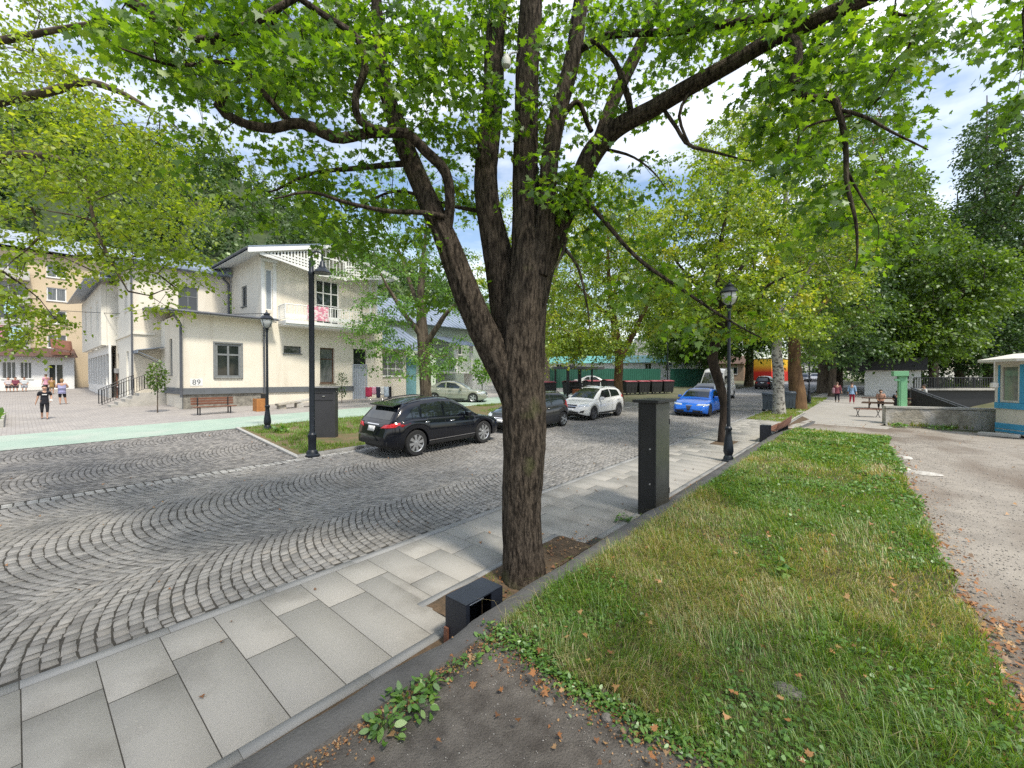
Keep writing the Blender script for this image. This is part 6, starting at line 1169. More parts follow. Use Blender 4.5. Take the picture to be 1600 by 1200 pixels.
# cabinets
m_cab = M('cabinet_black', (.022, .022, .024), (.015, .015, .017), scale=2, rough=.45); m_cabs = M('cabinet_side', (.085, .088, .078), (.065, .067, .06), scale=1.5, rough=.35, spec=.6)
y0 = 7.42; xa, xb = ony(997, 700, y0).x, ony(1023, 700, y0).x; y1 = onx(1046, 700, xb).y; zt = at(1022, 624, 7.95).z; zg = zpl(xb, y0)
HNG = [.4, 1.7]; r = empty('display_cabinet', ((xa+xb)/2, (y0+y1)/2, zg), 0, 'tall narrow black metal cabinet with flat cap beside the low wall', 'cabinet')
mb = MB(); mb.box(xa, xb-.004, y0, y1, zg-.05, zt-.05, .006); mb.build('body', m_cab, r)
mb = MB(); mb.box(xb-.003, xb+.012, y0+.03, y1-.03, zg+.1, zt-.07, .004); mb.build('side_panel', m_cabs, r)
mb = MB(); mb.box(xa-.07, xb+.10, y0-.10, y1+.10, zt-.05, zt+.005, .006); mb.build('cap', m_cab, r)
for z in (.62, 1.25): mb = MB(); mb.lathe([(.016, -.02), (.016, -.005), (.008, 0)], (xb-.08, y0-.004, zg+z), 12, 'Y'); mb.build('bolt', m_alloy, r)
mb = MB(); mb.box(xa+.03, xa+.036, y0-.005, y0-.001, zg+.1, zt-.12); mb.build('door_seam', m_trim, r)
for z in HNG: mb = MB(); mb.lathe([(.012, -.05), (.012, .05)], (xb+.014, y1-.04, zg+z), 10); mb.build('hinge', m_cab, r)
mb = MB(); mb.box(xb-.012, xb+.02, y0-.006, y0+.02, zg, zt-.06); mb.build('edge_strip', m_trim, r); settle(r)
pa, pb = gp(485, 685), gp(524, 685); fr, ln = wallrun((pa.x, pa.y), (pb.x, pb.y), 0, 0); z = min(pa.z, pb.z); h = 1.83
r = empty('utility_cabinet', pa, 0, 'dark grey utility cabinet with lock standing on the island lawn', 'cabinet')
mb = MB(); fr.box(mb, .04, ln, z-.05, z+h, -.3, 0, .012); mb.build('body', M('cabinet_grey', (.045, .045, .05), (.035, .035, .04), scale=2, rough=.5), r)
mb = MB(); fr.box(mb, 0, .038, z-.05, z+h, -.3, 0, .004); mb.build('side_board', m_wood, r)
mb = MB(); fr.box(mb, -.03, ln+.06, z+h, z+h+.035, -.36, .08, .005); mb.build('cap', M('cap_grey', (.25, .25, .25), rough=.5), r)
mb = MB(); fr.box(mb, .12, ln-.08, z+h-.20, z+h-.17, .001, .012); fr.box(mb, .12, ln-.08, z+h-.45, z+h-.43, .001, .012); mb.build('slot', m_trim, r)
mb = MB(); c = fr.o+fr.u*(ln*.55)+fr.n*.015+Vector((0, 0, z+h-.3)); mb.obox(c, .09, .02, .045, math.atan2(fr.u.y, fr.u.x), .006); mb.build('lock', m_chrome, r); settle(r)
# bench ends and the benches by the wall
m_bench = M('bench_steel', (.016, .02, .03), (.012, .015, .023), scale=5, rough=.45)
def hollow_end(mb, x0, x1, y0, y1, z0, z1, t=.012):   # a folded steel box, open on the wall side
    mb.box(x0, x1, y0, y1, z1-t, z1); mb.box(x0, x1, y0, y0+t, z0, z1-t-.001); mb.box(x0, x0+t, y0+t+.001, y1-t-.001, z0, z1-t-.001); mb.box(x0+t+.001, x1, y1-t, y1, z0, z1-t-.001); mb.box(x1-t, x1, y0+t+.001, y0+.045, z0, z1-t-.001); mb.box(x1-t, x1, y1-.16, y1-t-.001, z0, z1-t-.001); mb.box(x1-t, x1, y0+.045, y1-.16, z0, z1-.30)
dzb = .50; A, B_, C_ = gp(696, 930, dzb), gp(752, 899.5, dzb), gp(730, 946.6, dzb); x0, x1, y0, y1 = A.x, C_.x, A.y, B_.y; zg = zpl(x0, y0)
r = empty('bench', ((x0+x1)/2, (y0+y1)/2, zg), 0, 'black steel bench end like an open box beside the maple trunk', 'bench'); mb = MB(); hollow_end(mb, x0, x1, y0, y1, zg-.02, zg+dzb); mb.build('end_box', m_bench, r)
mb = MB(); mb.box(x1-.09, x1-.07, y0+.02, y0+.30, zg+dzb-.075, zg+dzb-.02); mb.build('inner_panel', m_white, r)
mb = MB(); mb.box(x0-.004, x0+.05, y0-.02, y0-.001, zg, zg+.2); mb.build('wood_slat', m_wood, r); settle(r)
A, B_ = gp(1186, 667, .5), gp(1205, 663, .5); bx, by = -3.2, 17.3; zg = zpl(bx, by)
r = empty('bench', (bx, by, zg), 0, 'long bench of brown planks between black steel ends along the low wall', 'bench')
x0 = onx(1188, 690, -3.25); y0 = gp(1188, 692).y; mb = MB(); hollow_end(mb, -3.30, -3.0, y0, y0+.36, zg-.05, zg+.64); mb.build('end_box', m_bench, r)
for i in range(4): mb = MB(); mb.box(-3.29+i*.105, -3.20+i*.105, y0+.37, y0+3.6, zg+.40, zg+.44, .006); mb.build('seat_plank', m_wood, r)
mb = MB(); mb.slab([(-2.88, y0+.5, zg+.47), (-2.88, y0+3.6, zg+.47), (-2.82, y0+3.6, zg+.78), (-2.82, y0+.5, zg+.66)], (.03, 0, 0)); mb.build('backrest', m_wood, r)
mb = MB(); mb.box(-3.26, -2.9, y0+3.3, y0+3.36, zg-.05, zg+.4); mb.build('leg', m_bench, r); settle(r)
def slat_bench(label, a, b, d, n=4, back=True, hs=.45):
    a, b = Vector(a), Vector(b); fr, ln = wallrun((a.x, a.y), (b.x, b.y), 0, 0); z = a.z; r = empty('park_bench', a, 0, label, 'bench')
    mb = MB()
    for i in range(n): fr.box(mb, 0, ln, z+hs-.04, z+hs, -.06-i*.11, -.06-i*.11+.09, .006)
    mb.build('seat', m_wood, r)
    if back:
        mb = MB()
        for i in range(3): fr.box(mb, 0, ln, z+hs+.08+i*.13, z+hs+.19+i*.13, -.50-.03*i, -.47-.03*i, .006)
        mb.build('backrest', m_wood, r)
    for s_ in (.25, ln-.3):
        mb = MB(); fr.box(mb, s_, s_+.05, z-.03, z+hs-.041, -.08, -.04); fr.box(mb, s_, s_+.05, z-.03, z+hs-.041, -.44, -.40); fr.box(mb, s_, s_+.05, z+hs-.08, z+hs-.041, -.399, -.081)
        if back: fr.box(mb, s_, s_+.05, z+hs-.04, z+hs+.45, -.46, -.43)
        mb.build('leg', m_dark, r)
    settle(r); return r
slat_bench('red-brown slatted bench in front of the cream house near number 89', gp(303, 650), gp(370, 645), d)
mb = MB(); c = gp(408, 643); c.x -= .3
r = empty('litter_bin', c, 0, 'orange-brown slatted wooden bin by the cream house', 'bin')
for i in range(7): mb.box(c.x-.30+i*.088, c.x-.225+i*.088, c.y-.22, c.y-.2, c.z, c.z+.72); mb.box(c.x+.3, c.x+.32, c.y-.2+i*.06, c.y-.15+i*.06, c.z, c.z+.72)
mb.box(c.x-.29, c.x+.29, c.y-.19, c.y+.19, c.z+.05, c.z+.68); mb.build('slats', M('orange_wood', (.45, .20, .06), (.35, .14, .04), scale=3, stretch=(1, 1, 5)), r); MB().box(c.x-.34, c.x+.34, c.y+.2, c.y+.26, c.z, c.z+.98).build('rear_frame', m_dark, r); settle(r)
mb = MB(); c = gp(440, 641); c = c+Vector((-.8, .2, 0)); r = empty('broken_bench', c, 0, 'low weathered stone bench with a broken seat behind the wooden bin', 'bench')
mb.obox(c+Vector((0, .9, .42)), .5, 2.2, .12, R(4), .02, rx=R(7)); mb.build('seat', m_stonew, r)
for q in (.1, 1.1): MB().obox(c+Vector((0, q, .17)), .4, .4, .36, 0, .02).build('leg', m_stonew, r)
settle(r)
# park bench with curved iron legs, picnic table
c = gp(1356, 652); r = empty('park_bench', c, 0, 'small bench with curved iron legs on the park path', 'bench'); a_ = R(20)
for i in range(4): MB().obox(c+Vector((math.cos(a_)*0, 0, .45))+Vector((-math.sin(a_), math.cos(a_), 0))*(i*.12-.2), 1.15, .1, .035, a_, .004).build('seat_plank', m_wood, r)
for s_ in (-.45, .45):
    q = c+Vector((math.cos(a_), math.sin(a_), 0))*s_; v = Vector((-math.sin(a_), math.cos(a_), 0)); mb = MB(); mb.tube([q-v*.28+V3(0, 0, 0), q-v*.1+V3(0, 0, .12), q+V3(0, 0, .22), q+v*.12+V3(0, 0, .34), q+v*.22+V3(0, 0, .43)], .018, 6); mb.tube([q+v*.28, q+v*.1+V3(0, 0, .12), q+V3(0, 0, .22), q-v*.12+V3(0, 0, .34), q-v*.22+V3(0, 0, .43)], .018, 6); mb.build('leg', m_dark, r, True)
settle(r)
tp = gp(1378, 638); tp = Vector((.3, 36.5, zpl(.3, 36.5))); r = empty('picnic_table', tp, 0, 'dark wooden picnic table with benches by the pavilion', 'table')
MB().box(tp.x-1.3, tp.x+1.3, tp.y-.4, tp.y+.4, tp.z+.72, tp.z+.78, .01).build('tabletop', m_brown, r)
for q in (-.75, .75): MB().box(tp.x-1.3, tp.x+1.3, tp.y+q-.14, tp.y+q+.14, tp.z+.42, tp.z+.47, .01).build('bench_plank', m_brown, r)
for s_ in (-.95, .95):
    mb = MB(); mb.slab([(tp.x+s_, tp.y-.75, tp.z), (tp.x+s_, tp.y-.62, tp.z), (tp.x+s_, tp.y-.2, tp.z+.72), (tp.x+s_, tp.y-.33, tp.z+.72)], (.06, 0, 0)); mb.slab([(tp.x+s_, tp.y+.75, tp.z), (tp.x+s_, tp.y+.62, tp.z), (tp.x+s_, tp.y+.2, tp.z+.72), (tp.x+s_, tp.y+.33, tp.z+.72)], (.06, 0, 0)); mb.box(tp.x+s_+.061, tp.x+s_+.12, tp.y-.85, tp.y+.85, tp.z+.34, tp.z+.42); mb.build('leg', m_brown, r)
settle(r)
# pale green pillar
m_pg = M('mint_paint', (.22, .50, .27), (.19, .45, .24), scale=2, rough=.6); c = at(1410, 592, 20.6); zb = zpl(c.x, c.y); zt = at(1410, 580, 20.6).z
r = empty('green_pillar', (c.x, c.y, zb), 0, 'pale green metal pillar with an overhanging head behind the stone wall', 'pillar'); mb = MB(); mb.obox((c.x, c.y, (zb+zt-.02)/2), .30, .30, zt-zb-.02, R(12), .01); mb.build('column', m_pg, r)
mb = MB(); mb.obox((c.x-.09, c.y-.06, zt-.12), .56, .42, .24, R(12), .015); mb.build('head', m_pg, r); mb = MB(); mb.obox((c.x-.19, c.y-.18, zt-.42), .20, .12, .1, R(12), .01); mb.build('spout', m_pg, r); mb = MB(); mb.obox((c.x-.0, c.y-.165, (zb+zt)/2-.2), .1, .03, zt-zb-.5, R(12)); mb.build('rib', m_pg, r); settle(r)
# bins
m_binb = M('bin_black', (.022, .023, .026), (.015, .016, .018), scale=3, rough=.55); m_lidr = M('lid_red', (.26, .02, .035), (.32, .10, .12), scale=2.5, rough=.6); m_bing = M('bin_blue_grey', (.075, .095, .12), (.06, .075, .095), scale=3, rough=.5)
def bin4(label, c, bodym, lidm, sc=(1.25, .95, 1.15), rz=0., group=None):
    w, d_, h = sc; r = empty('refuse_bin', c, rz, label, 'bin', group); mb = MB(); t = .86
    vs = [(x*w/2*(t if z == 0 else 1), y*d_/2*(t if z == 0 else 1), .12+z*(h-.12)) for z in (0, 1) for x, y in ((-1, -1), (1, -1), (1, 1), (-1, 1))]; mb.add(vs, [(0, 3, 2, 1), (4, 5, 6, 7), (0, 1, 5, 4), (1, 2, 6, 5), (2, 3, 7, 6), (3, 0, 4, 7)]); mb.box(-w/2-.03, w/2+.03, -d_/2-.03, d_/2+.03, h-.06, h, .01)
    for q in (-.3, 0, .3): mb.box(q*w-.02, q*w+.02, -d_/2*.97, -d_/2*.9, .3, h-.07)
    mb.build('body', bodym, r); mb = MB(); V = [(x*w/2*1.03, y*d_/2*1.03, h+.005+.13*(1-(y*.9)**2)) for y in np.linspace(-1, 1, 7) for x in (-1, 1)]; mb.add(V, [(2*i, 2*i+1, 2*i+3, 2*i+2) for i in range(6)]); o = mb.build('lid', lidm, r, True); sd = o.modifiers.new('s', 'SOLIDIFY'); sd.thickness = .03
    for i in range(4): MB().lathe([(.09, -.03), (.1, 0), (.09, .03)], ((-1)**i*w*.36, (-1 if i < 2 else 1)*d_*.33, .1), 12, 'Y').build('wheel', m_tyre, r)
    return r
a, b = gp(982, 616), gp(1040, 614); names = ['black bin with red lid right beside the forked tree, on its right', 'second black bin with red lid from the forked tree', 'third black bin with red lid from the forked tree', 'black bin with red lid next to the thin lamp post']
hd = math.atan2((b-a).y, (b-a).x)
for i in range(4): bin4(names[i], a.lerp(b, i/3), m_binb, m_lidr, (1.42, .95, 1.15), hd, 'black bins with red lids')
a, b = gp(893, 617), gp(952, 613)
for i, nm in enumerate(['black bin with red lid standing beside the timber frame', 'black bin with red lid in the middle of the left group', 'black bin with red lid touching the forked tree trunk']): bin4(nm, a.lerp(b, i/2), m_binb, m_lidr, (1.42, .95, 1.15), hd, 'black bins with red lids')
for i, (px, py, nm) in enumerate([(992, 603, 'black bin with red lid in the back row behind the second bin'), (1012, 602, 'black bin with red lid in the back row behind the third bin'), (852, 622, 'black bin with red lid showing just right of the maple trunk')]): bin4(nm, gp(px, py), m_binb, m_lidr, (1.42, 1.1, 1.25), hd, 'black bins with red lids')
for px, py, nm in ((1200, 643, 'blue-grey wheeled bin left of the birch trunk'), (1234, 640, 'dark wheeled bin between the birch and the brown trunk')): bin4(nm, gp(px, py), m_bing, m_bing, (.62, .7, 1.05), R(10), None)
# black timber frame with crates in front of the bins
a, b = gp(888, 622), gp(925, 620); fr, ln = wallrun((a.x, a.y), (b.x, b.y), 0, 0); z = a.z; r = empty('market_frame', a, 0, 'black timber stall frame with a board roof in front of the green fence', 'stall')
for s_ in (0, ln/2, ln):
    for q in (0, -1.6): mb = MB(); fr.box(mb, s_, s_+.12, z, z+2.4, q-.12, q); mb.build('post', m_binb, r)
mb = MB(); fr.box(mb, -.1, ln+1.4, z+2.4, z+2.6, -1.9, .15); mb.build('roof', M('frame_grey', (.10, .10, .11), rough=.8), r); mb = MB(); fr.box(mb, -.02, ln+.1, z+.9, z+1., -.08, -.03); mb.build('rail', m_binb, r); settle(r)
mb = MB(); mb.obox(a.lerp(b, .6)+V3(0, -.6, .35), .9, .6, .7, hd, .02); 
for i in range(3): mb.obox(a.lerp(b, .6)+V3(0, -.6, .15+i*.22), .94, .64, .03, hd)
tag(mb.build('crate', M('orange_crate', (.42, .13, .05), (.32, .1, .04), scale=3)), 'orange crate standing in the black stall frame', 'crate')
# clothes rack, pots, saplings
c = gp(588, 626); c.x -= .2; r = empty('clothes_rack', c, 0, 'folding clothes rack hung with red, pink and dark washing by the cream house', 'clothes rack'); mb = MB()
for s_ in (-.5, .5): mb.tube([c+V3(.3, s_, 0), c+V3(-.3, s_, 1.0)], .012, 5); mb.tube([c+V3(-.3, s_, 0), c+V3(.3, s_, 1.0)], .012, 5)
for q in np.linspace(-.35, .35, 5): mb.tube([c+V3(q, -.9, 1.0), c+V3(q, .9, 1.0)], .008, 5)
mb.build('frame', m_chrome, r)
cl = [(.35, -.95, .5, .7, (.60, .05, .12)), (.36, -.45, .35, .55, (.6, .3, .4)), (.35, -.1, .35, .8, (.03, .03, .06)), (.36, .25, .3, .6, (.6, .6, .6)), (.34, .55, .4, .75, (.42, .5, .6)), (.2, .95, .3, .9, (.015, .015, .02))]
for i, (x, y, w, h, cc) in enumerate(cl):
    V = [(x+.03*math.sin(3*j+i)+.03*k_/5, y+w*j/5, 1.0-h*k_/5+.03*math.sin(j*2.)) for k_ in range(6) for j in range(6)]; m2 = MB().add(V, [(k_*6+j, k_*6+j+1, (k_+1)*6+j+1, (k_+1)*6+j) for k_ in range(5) for j in range(5)]); o = m2.build('garment', M('garment_%d' % i, cc, rough=1), r, True); o.location = c; sd = o.modifiers.new('s', 'SOLIDIFY'); sd.thickness = .02
settle(r)
for o in r.children:
    if o.name.startswith('garment'): o.matrix_parent_inverse = Matrix.Translation(-Vector(r.location))
def sapling(label, c, h, cr, n, mat, seed, tm=FIVE, ls=.1, name='young_tree', zc=.75, flat=.35):
    g = np.random.default_rng(seed); c = Vector(c); r = empty(name, c, 0, label, 'young tree'); MB().tube([(0, 0, -.05), (.02, .01, h*.4), (-.01, .02, h*.7), (0, 0, h*.96)], [.03, .024, .016, .006], 6).build('trunk', bark2, r, True)
    v = g.normal(0, 1, (n, 3)); v /= np.linalg.norm(v, axis=1, keepdims=True); p = v*(g.uniform(.2, 1, n)**.6)[:, None]*np.array([cr, cr, h*flat])+np.array([0, 0, h*zc]); mb = MB()
    for i in range(10): a = g.uniform(0, 6.28); z = h*zc+g.uniform(-.8, .6)*h*flat; mb.tube([(0, 0, z-.1), (math.cos(a)*cr*.8, math.sin(a)*cr*.8, z+.15)], [.01, .004], 4)
    mb.build('branches', bark2, r); leaves('crown', p, v+g.normal(0, .6, (n, 3)), g.normal(0, .5, (n, 3))+np.array([0, 0, 1]), ls*g.uniform(.7, 1.2, n), tm, mat, r, np.clip(g.normal(.5, .2, n), 0, 1)); return r
sapling('young tree with a thin stem in front of the corner with the stairs', gp(246, 645), 2.5, .5, 420, mg, 5, ls=.13)
sapling('slim conifer-like young tree at the cream wall between window and sheet door', gp(534, 630), 2.2, .38, 300, dg, 6, SLIM, .16, zc=.55, flat=.42)
sapling('small fresh green young tree at the foot of the outside stair', gp(753, 627), 3.0, .7, 300, lg, 7, QUAD, .22)
# mail pillar by the house, wire across
c = gp(183, 622); r = empty('meter_post', c, 0, 'red post with a small grey box at the corner of the cream house', 'post'); MB().tube([c, c+V3(0, 0, 1.9)], .05, 6).build('post', m_wood, r); MB().obox(c+V3(0, 0, 2.0), .4, .3, .35, 0, .02).build('box', M('box_grey', (.3, .3, .3)), r); settle(r)
def cable(label, a, b, sag, r_=.012):
    a, b = Vector(a), Vector(b); P = [a.lerp(b, i/16)-V3(0, 0, sag*4*(i/16)*(1-i/16)) for i in range(17)]; tag(MB().tube(P, r_, 5).build('overhead_cable', m_trim), label, 'cable')
cable('thin overhead cable from the apartment block to the cream house', (-58, -3, 9.3), (-29.3, 10.6, 6.9), .5, .02)
cable('thin overhead cable running past the kiosk into the trees', at(1420, 500, 45), at(1640, 560, 22), .2, .015)
for i, (px, py, lab) in enumerate([(1218, 605, 'narrow brown board wall beside the birch')]): pass
# planter edges at far left
c = gp(6, 668); r = empty('planter', c, 0, 'low concrete planter with grass at the left edge of the plaza', 'planter'); mb = MB(); mb.box(c.x-6, c.x, c.y-4, c.y, c.z-.1, c.z+.32, .03); mb.build('kerb', m_step, r); settle(r)
g = np.random.default_rng(12); n = 1500; p = np.stack([g.uniform(c.x-5.8, c.x-.1, n), g.uniform(c.y-3.8, c.y-.1, n), np.full(n, c.z+.31)], 1); leaves('planter_grass', p, g.normal(0, .4, (n, 3))+np.array([0, 0, 1]), g.normal(0, 1, (n, 3)), g.uniform(.15, .4, n), SLIM, lg, r, g.uniform(0, 1, n)).matrix_parent_inverse = Matrix.Translation(-Vector(r.location))
# ---------------------------------------------------------------- people
m_skin = M('skin', (.50, .30, .21), (.44, .25, .17), scale=12, rough=.6)
def skin_mesh(name, edges, rad, mat, parent, sub=1, root_i=0):
    """edges over named joints -> one smooth surface"""
    names = list(rad); idx = {n: i for i, n in enumerate(names)}; me = bpy.data.meshes.new(name); me.from_pydata([rad[n][0] for n in names], [(idx[a], idx[b]) for a, b in edges], []); me.update()
    o = bpy.data.objects.new(name, me); COL.objects.link(o); md = o.modifiers.new('skin', 'SKIN'); md.use_smooth_shade = True
    for i, n in enumerate(names):
        r_ = rad[n][1]; me.skin_vertices[0].data[i].radius = r_ if isinstance(r_, tuple) else (r_, r_)
        me.skin_vertices[0].data[i].use_root = (i == root_i)
    sb = o.modifiers.new('sub', 'SUBSURF'); sb.levels = sub; sb.render_levels = sub
    dg_ = bpy.context.evaluated_depsgraph_get(); m2 = bpy.data.meshes.new_from_object(o.evaluated_get(dg_)); o.modifiers.clear(); o.data = m2; m2.materials.clear(); m2.materials.append(mat); o.parent = parent
    m2.polygons.foreach_set('use_smooth', [True]*len(m2.polygons)); return o
def person(label, loc, head, h, pose, top, bottom, hairc, sleeves=.5, legs=1., fat=1., hairlen=0., shoes=(.03, .03, .03), group=None, extra=None):
    """pose: dict of joint overrides in units of the person's height, x = sideways, y = forwards"""
    r = empty('person', loc, head, label, 'person', group); J = dict(pelvis=(0, 0, .525), spine=(0, .005, .62), chest=(0, .0, .73), neck=(0, 0, .835), jaw=(0, .012, .875), skull=(0, .008, .935), crown=(0, 0, .975),
      shL=(-.105, 0, .81), shR=(.105, 0, .81), elL=(-.135, -.01, .64), elR=(.135, -.01, .64), wrL=(-.145, .03, .49), wrR=(.145, .03, .49),
      hipL=(-.05, 0, .50), hipR=(.05, 0, .50), knL=(-.055, .01, .28), knR=(.055, .01, .28), anL=(-.055, -.01, .045), anR=(.055, -.01, .045))
    J.update(pose); P = {k: Vector(v)*h for k, v in J.items()}; f = fat*h
    for s in 'LR': P['to'+s] = P['an'+s]+Vector(J.get('td'+s, (0, .085, -.03)))*h; P['ba'+s] = P['an'+s]+(P['to'+s]-P['an'+s])*.5
    for k in ('tdL', 'tdR'): P.pop(k, None)
    rad = dict(pelvis=(P['pelvis'], (.085*f, .062*f)), spine=(P['spine'], (.075*f, .055*f)), chest=(P['chest'], (.088*f, .06*f)), neck=(P['neck'], .032*h), jaw=(P['jaw'], (.036*h, .042*h)), skull=(P['skull'], (.046*h, .056*h)), crown=(P['crown'], (.032*h, .04*h)))
    E_ = [('pelvis', 'spine'), ('spine', 'chest'), ('chest', 'neck'), ('neck', 'jaw'), ('jaw', 'skull'), ('skull', 'crown')]
    fd = (P['skull']-P['neck']); nose = P['jaw'].lerp(P['skull'], .45)+Vector((0, .062*h, 0)); rad['nose'] = (nose, .008*h); E_.append(('skull', 'nose'))
    for s, sg in (('L', -1), ('R', 1)):
        rad['ear'+s] = (P['jaw'].lerp(P['skull'], .55)+Vector((sg*.05*h, 0, 0)), .010*h); E_.append(('skull', 'ear'+s))
        rad['sh'+s] = (P['sh'+s], .036*f); rad['el'+s] = (P['el'+s], .025*f); rad['wr'+s] = (P['wr'+s], .0155*h); E_ += [('chest', 'sh'+s), ('sh'+s, 'el'+s), ('el'+s, 'wr'+s)]
        d = (P['wr'+s]-P['el'+s]).normalized(); palm = P['wr'+s]+d*.035*h; rad['pa'+s] = (palm, (.020*h, .011*h)); E_.append(('wr'+s, 'pa'+s))
        sd = d.cross(Vector((sg, 0, 0))); sd = sd.normalized() if sd.length > .1 else Vector((0, 1, 0)); cu = Vector((-sg, 0, 0))
        for i, l in enumerate((.038, .044, .041, .032)):
            q = palm+sd*(.013*(1.5-i)*h)*.75+d*.008*h; m1 = q+d*l*.55*h+cu*.004*h; m2 = m1+d*l*.45*h+cu*.012*h; rad['f%d%s' % (i, s)] = (m1, .0052*h); rad['g%d%s' % (i, s)] = (m2, .0042*h); E_ += [('pa'+s, 'f%d%s' % (i, s)), ('f%d%s' % (i, s), 'g%d%s' % (i, s))]
        t = P['wr'+s]+d*.018*h+sd*.026*h; rad['th'+s] = (t, .006*h); rad['tt'+s] = (t+d*.026*h+sd*.008*h+cu*.006*h, .005*h); E_ += [('wr'+s, 'th'+s), ('th'+s, 'tt'+s)]
        rad['hip'+s] = (P['hip'+s], .052*f); rad['kn'+s] = (P['kn'+s], .033*f); calf = P['kn'+s].lerp(P['an'+s], .3); rad['ca'+s] = (calf, .031*f); rad['an'+s] = (P['an'+s], .019*h); rad['ba'+s] = (P['ba'+s], (.021*h, .017*h)); rad['to'+s] = (P['to'+s], (.018*h, .011*h))
        E_ += [('pelvis', 'hip'+s), ('hip'+s, 'kn'+s), ('kn'+s, 'ca'+s), ('ca'+s, 'an'+s), ('an'+s, 'ba'+s), ('ba'+s, 'to'+s)]
    body = skin_mesh('body', E_, rad, m_skin, r, 1)
    # clothes: the same limbs a little fuller, stopping at cuffs and hems
    k = 1.16; rr = lambda n, m=k: tuple(v*m for v in rad[n][1]) if isinstance(rad[n][1], tuple) else rad[n][1]*m
    S_ = {n: (P[n], rr(n)) for n in ('pelvis', 'spine', 'chest')}; S_['hem'] = (P['pelvis']+Vector((0, 0, -.055*h)), rr('pelvis', 1.28)); S_['col'] = (P['chest'].lerp(P['neck'], .72), .040*h); es = [('hem', 'pelvis'), ('pelvis', 'spine'), ('spine', 'chest'), ('chest', 'col')]
    for s in 'LR':
        S_['sh'+s] = (P['sh'+s], rr('sh'+s, 1.2)); es.append(('chest', 'sh'+s))
        if sleeves > 0: S_['cu'+s] = (P['sh'+s].lerp(P['el'+s], min(1, sleeves)), .033*f*(1.15)); es.append(('sh'+s, 'cu'+s))
        if sleeves > 1: S_['cw'+s] = (P['el'+s].lerp(P['wr'+s], min(.95, sleeves-1)), .027*f); es.append(('cu'+s, 'cw'+s))
    skin_mesh('shirt', es, S_, top, r, 1)
    T_ = {'waist': (P['pelvis']+Vector((0, 0, .02*h)), rr('pelvis', 1.1)), 'pelvis': (P['pelvis']+Vector((0, 0, -.02*h)), rr('pelvis', 1.14))}; et = [('waist', 'pelvis')]
    for s in 'LR':
        T_['hip'+s] = (P['hip'+s], rr('hip'+s, 1.2)); T_['kn'+s] = (P['hip'+s].lerp(P['kn'+s], min(1, legs)), .043*f if legs <= 1 else .038*f); et += [('pelvis', 'hip'+s), ('hip'+s, 'kn'+s)]
        if legs > 1: T_['an'+s] = (P['kn'+s].lerp(P['an'+s], min(.93, legs-1)), .030*f); et.append(('kn'+s, 'an'+s))
    skin_mesh('trousers', et, T_, bottom, r, 1)
    m_h = M('hair_%d_%d_%d' % tuple(int(v*100) for v in hairc), hairc, tuple(v*.6 for v in hairc), scale=30, rough=.7)
    c = P['skull']; mb = MB(); V = []; F = []
    for j in range(9):
        for i in range(14):
            a = 2*math.pi*i/14; ph = j/8*(1.75 if math.sin(a) < .15 else 1.05); x, y, z = math.sin(ph)*math.cos(a)*.053*h, math.sin(ph)*math.sin(a)*.064*h-.006*h, math.cos(ph)*.056*h; V.append(c+Vector((x*(1+.06*math.sin(i*5)), y, z+.006*h)))
    F = [(j*14+i, j*14+(i+1) % 14, (j+1)*14+(i+1) % 14, (j+1)*14+i) for j in range(8) for i in range(14)]; mb.add(V, F); o = mb.build('hair', m_h, r, True); sd_ = o.modifiers.new('s', 'SOLIDIFY'); sd_.thickness = .006*h; sd_.offset = 1
    if hairlen: MB().lathe([(.048*h, .02*h), (.055*h, -.03*h), (.045*h, -hairlen*h), (.02*h, -hairlen*h-.01*h)], P['skull']+Vector((0, -.03*h, 0)), 12).build('long_hair', m_h, r, True)
    m_eye = M('eye', (.03, .02, .02), rough=.2); m_lip = M('lips', (.36, .13, .11), rough=.5)
    for sg in (-1, 1): MB().lathe([(.0005, -.004*h), (.0065*h, -.002*h), (.0065*h, .002*h), (.0005, .004*h)], P['jaw'].lerp(P['skull'], .62)+Vector((sg*.018*h, .050*h, 0)), 8, 'Y').build('eye', m_eye, r)
    MB().obox(P['jaw']+Vector((0, .052*h, -.004*h)), .026*h, .008*h, .006*h).build('mouth', m_lip, r)
    for s in 'LR':
        if shoes: skin_mesh('shoe', [('a', 'b'), ('b', 'c')], {'a': (P['an'+s]+Vector((0, -.012*h, -.012*h)), .024*h), 'b': (P['ba'+s]+Vector((0, 0, -.004*h)), (.025*h, .018*h)), 'c': (P['to'+s], (.022*h, .014*h))}, M('shoe_%d_%d' % (int(shoes[0]*100), int(shoes[2]*100)), shoes), r, 1)
    if extra: extra(r, P, h)
    return r
def C(n, c, rough=.95): return M(n, c, tuple(v*.75 for v in c), scale=6, rough=rough)
def facing(p, q): d = Vector(q)-Vector(p); return math.atan2(d.y, d.x)-math.pi/2
cam0 = Vector((0, 0, 0))
def boyx(r, P, h):
    o = text3('BROOKLYN', .045*h/.10*.1*2.2, (0, .084*h*1.0+.012, .755*h), (R(90), 0, R(180)), m_white, 'shirt_print', r); bpy.data.objects.remove(o)
    MB().obox(P['wrL']+Vector((-.0, .05, 0)), .10, .05, .09, .3, .015).build('white_bag', m_white, r)
    MB().box(-.075, .075, .086*h, .090*h, .715*h, .738*h).build('shirt_print', m_white, r)
p = gp(70, 655); walk = dict(knL=(-.055, .06, .28), anL=(-.05, .08, .05), knR=(.055, .0, .28), anR=(.055, -.10, .06), wrL=(-.13, .09, .56), elL=(-.14, -.02, .66), wrR=(.17, -.02, .50))
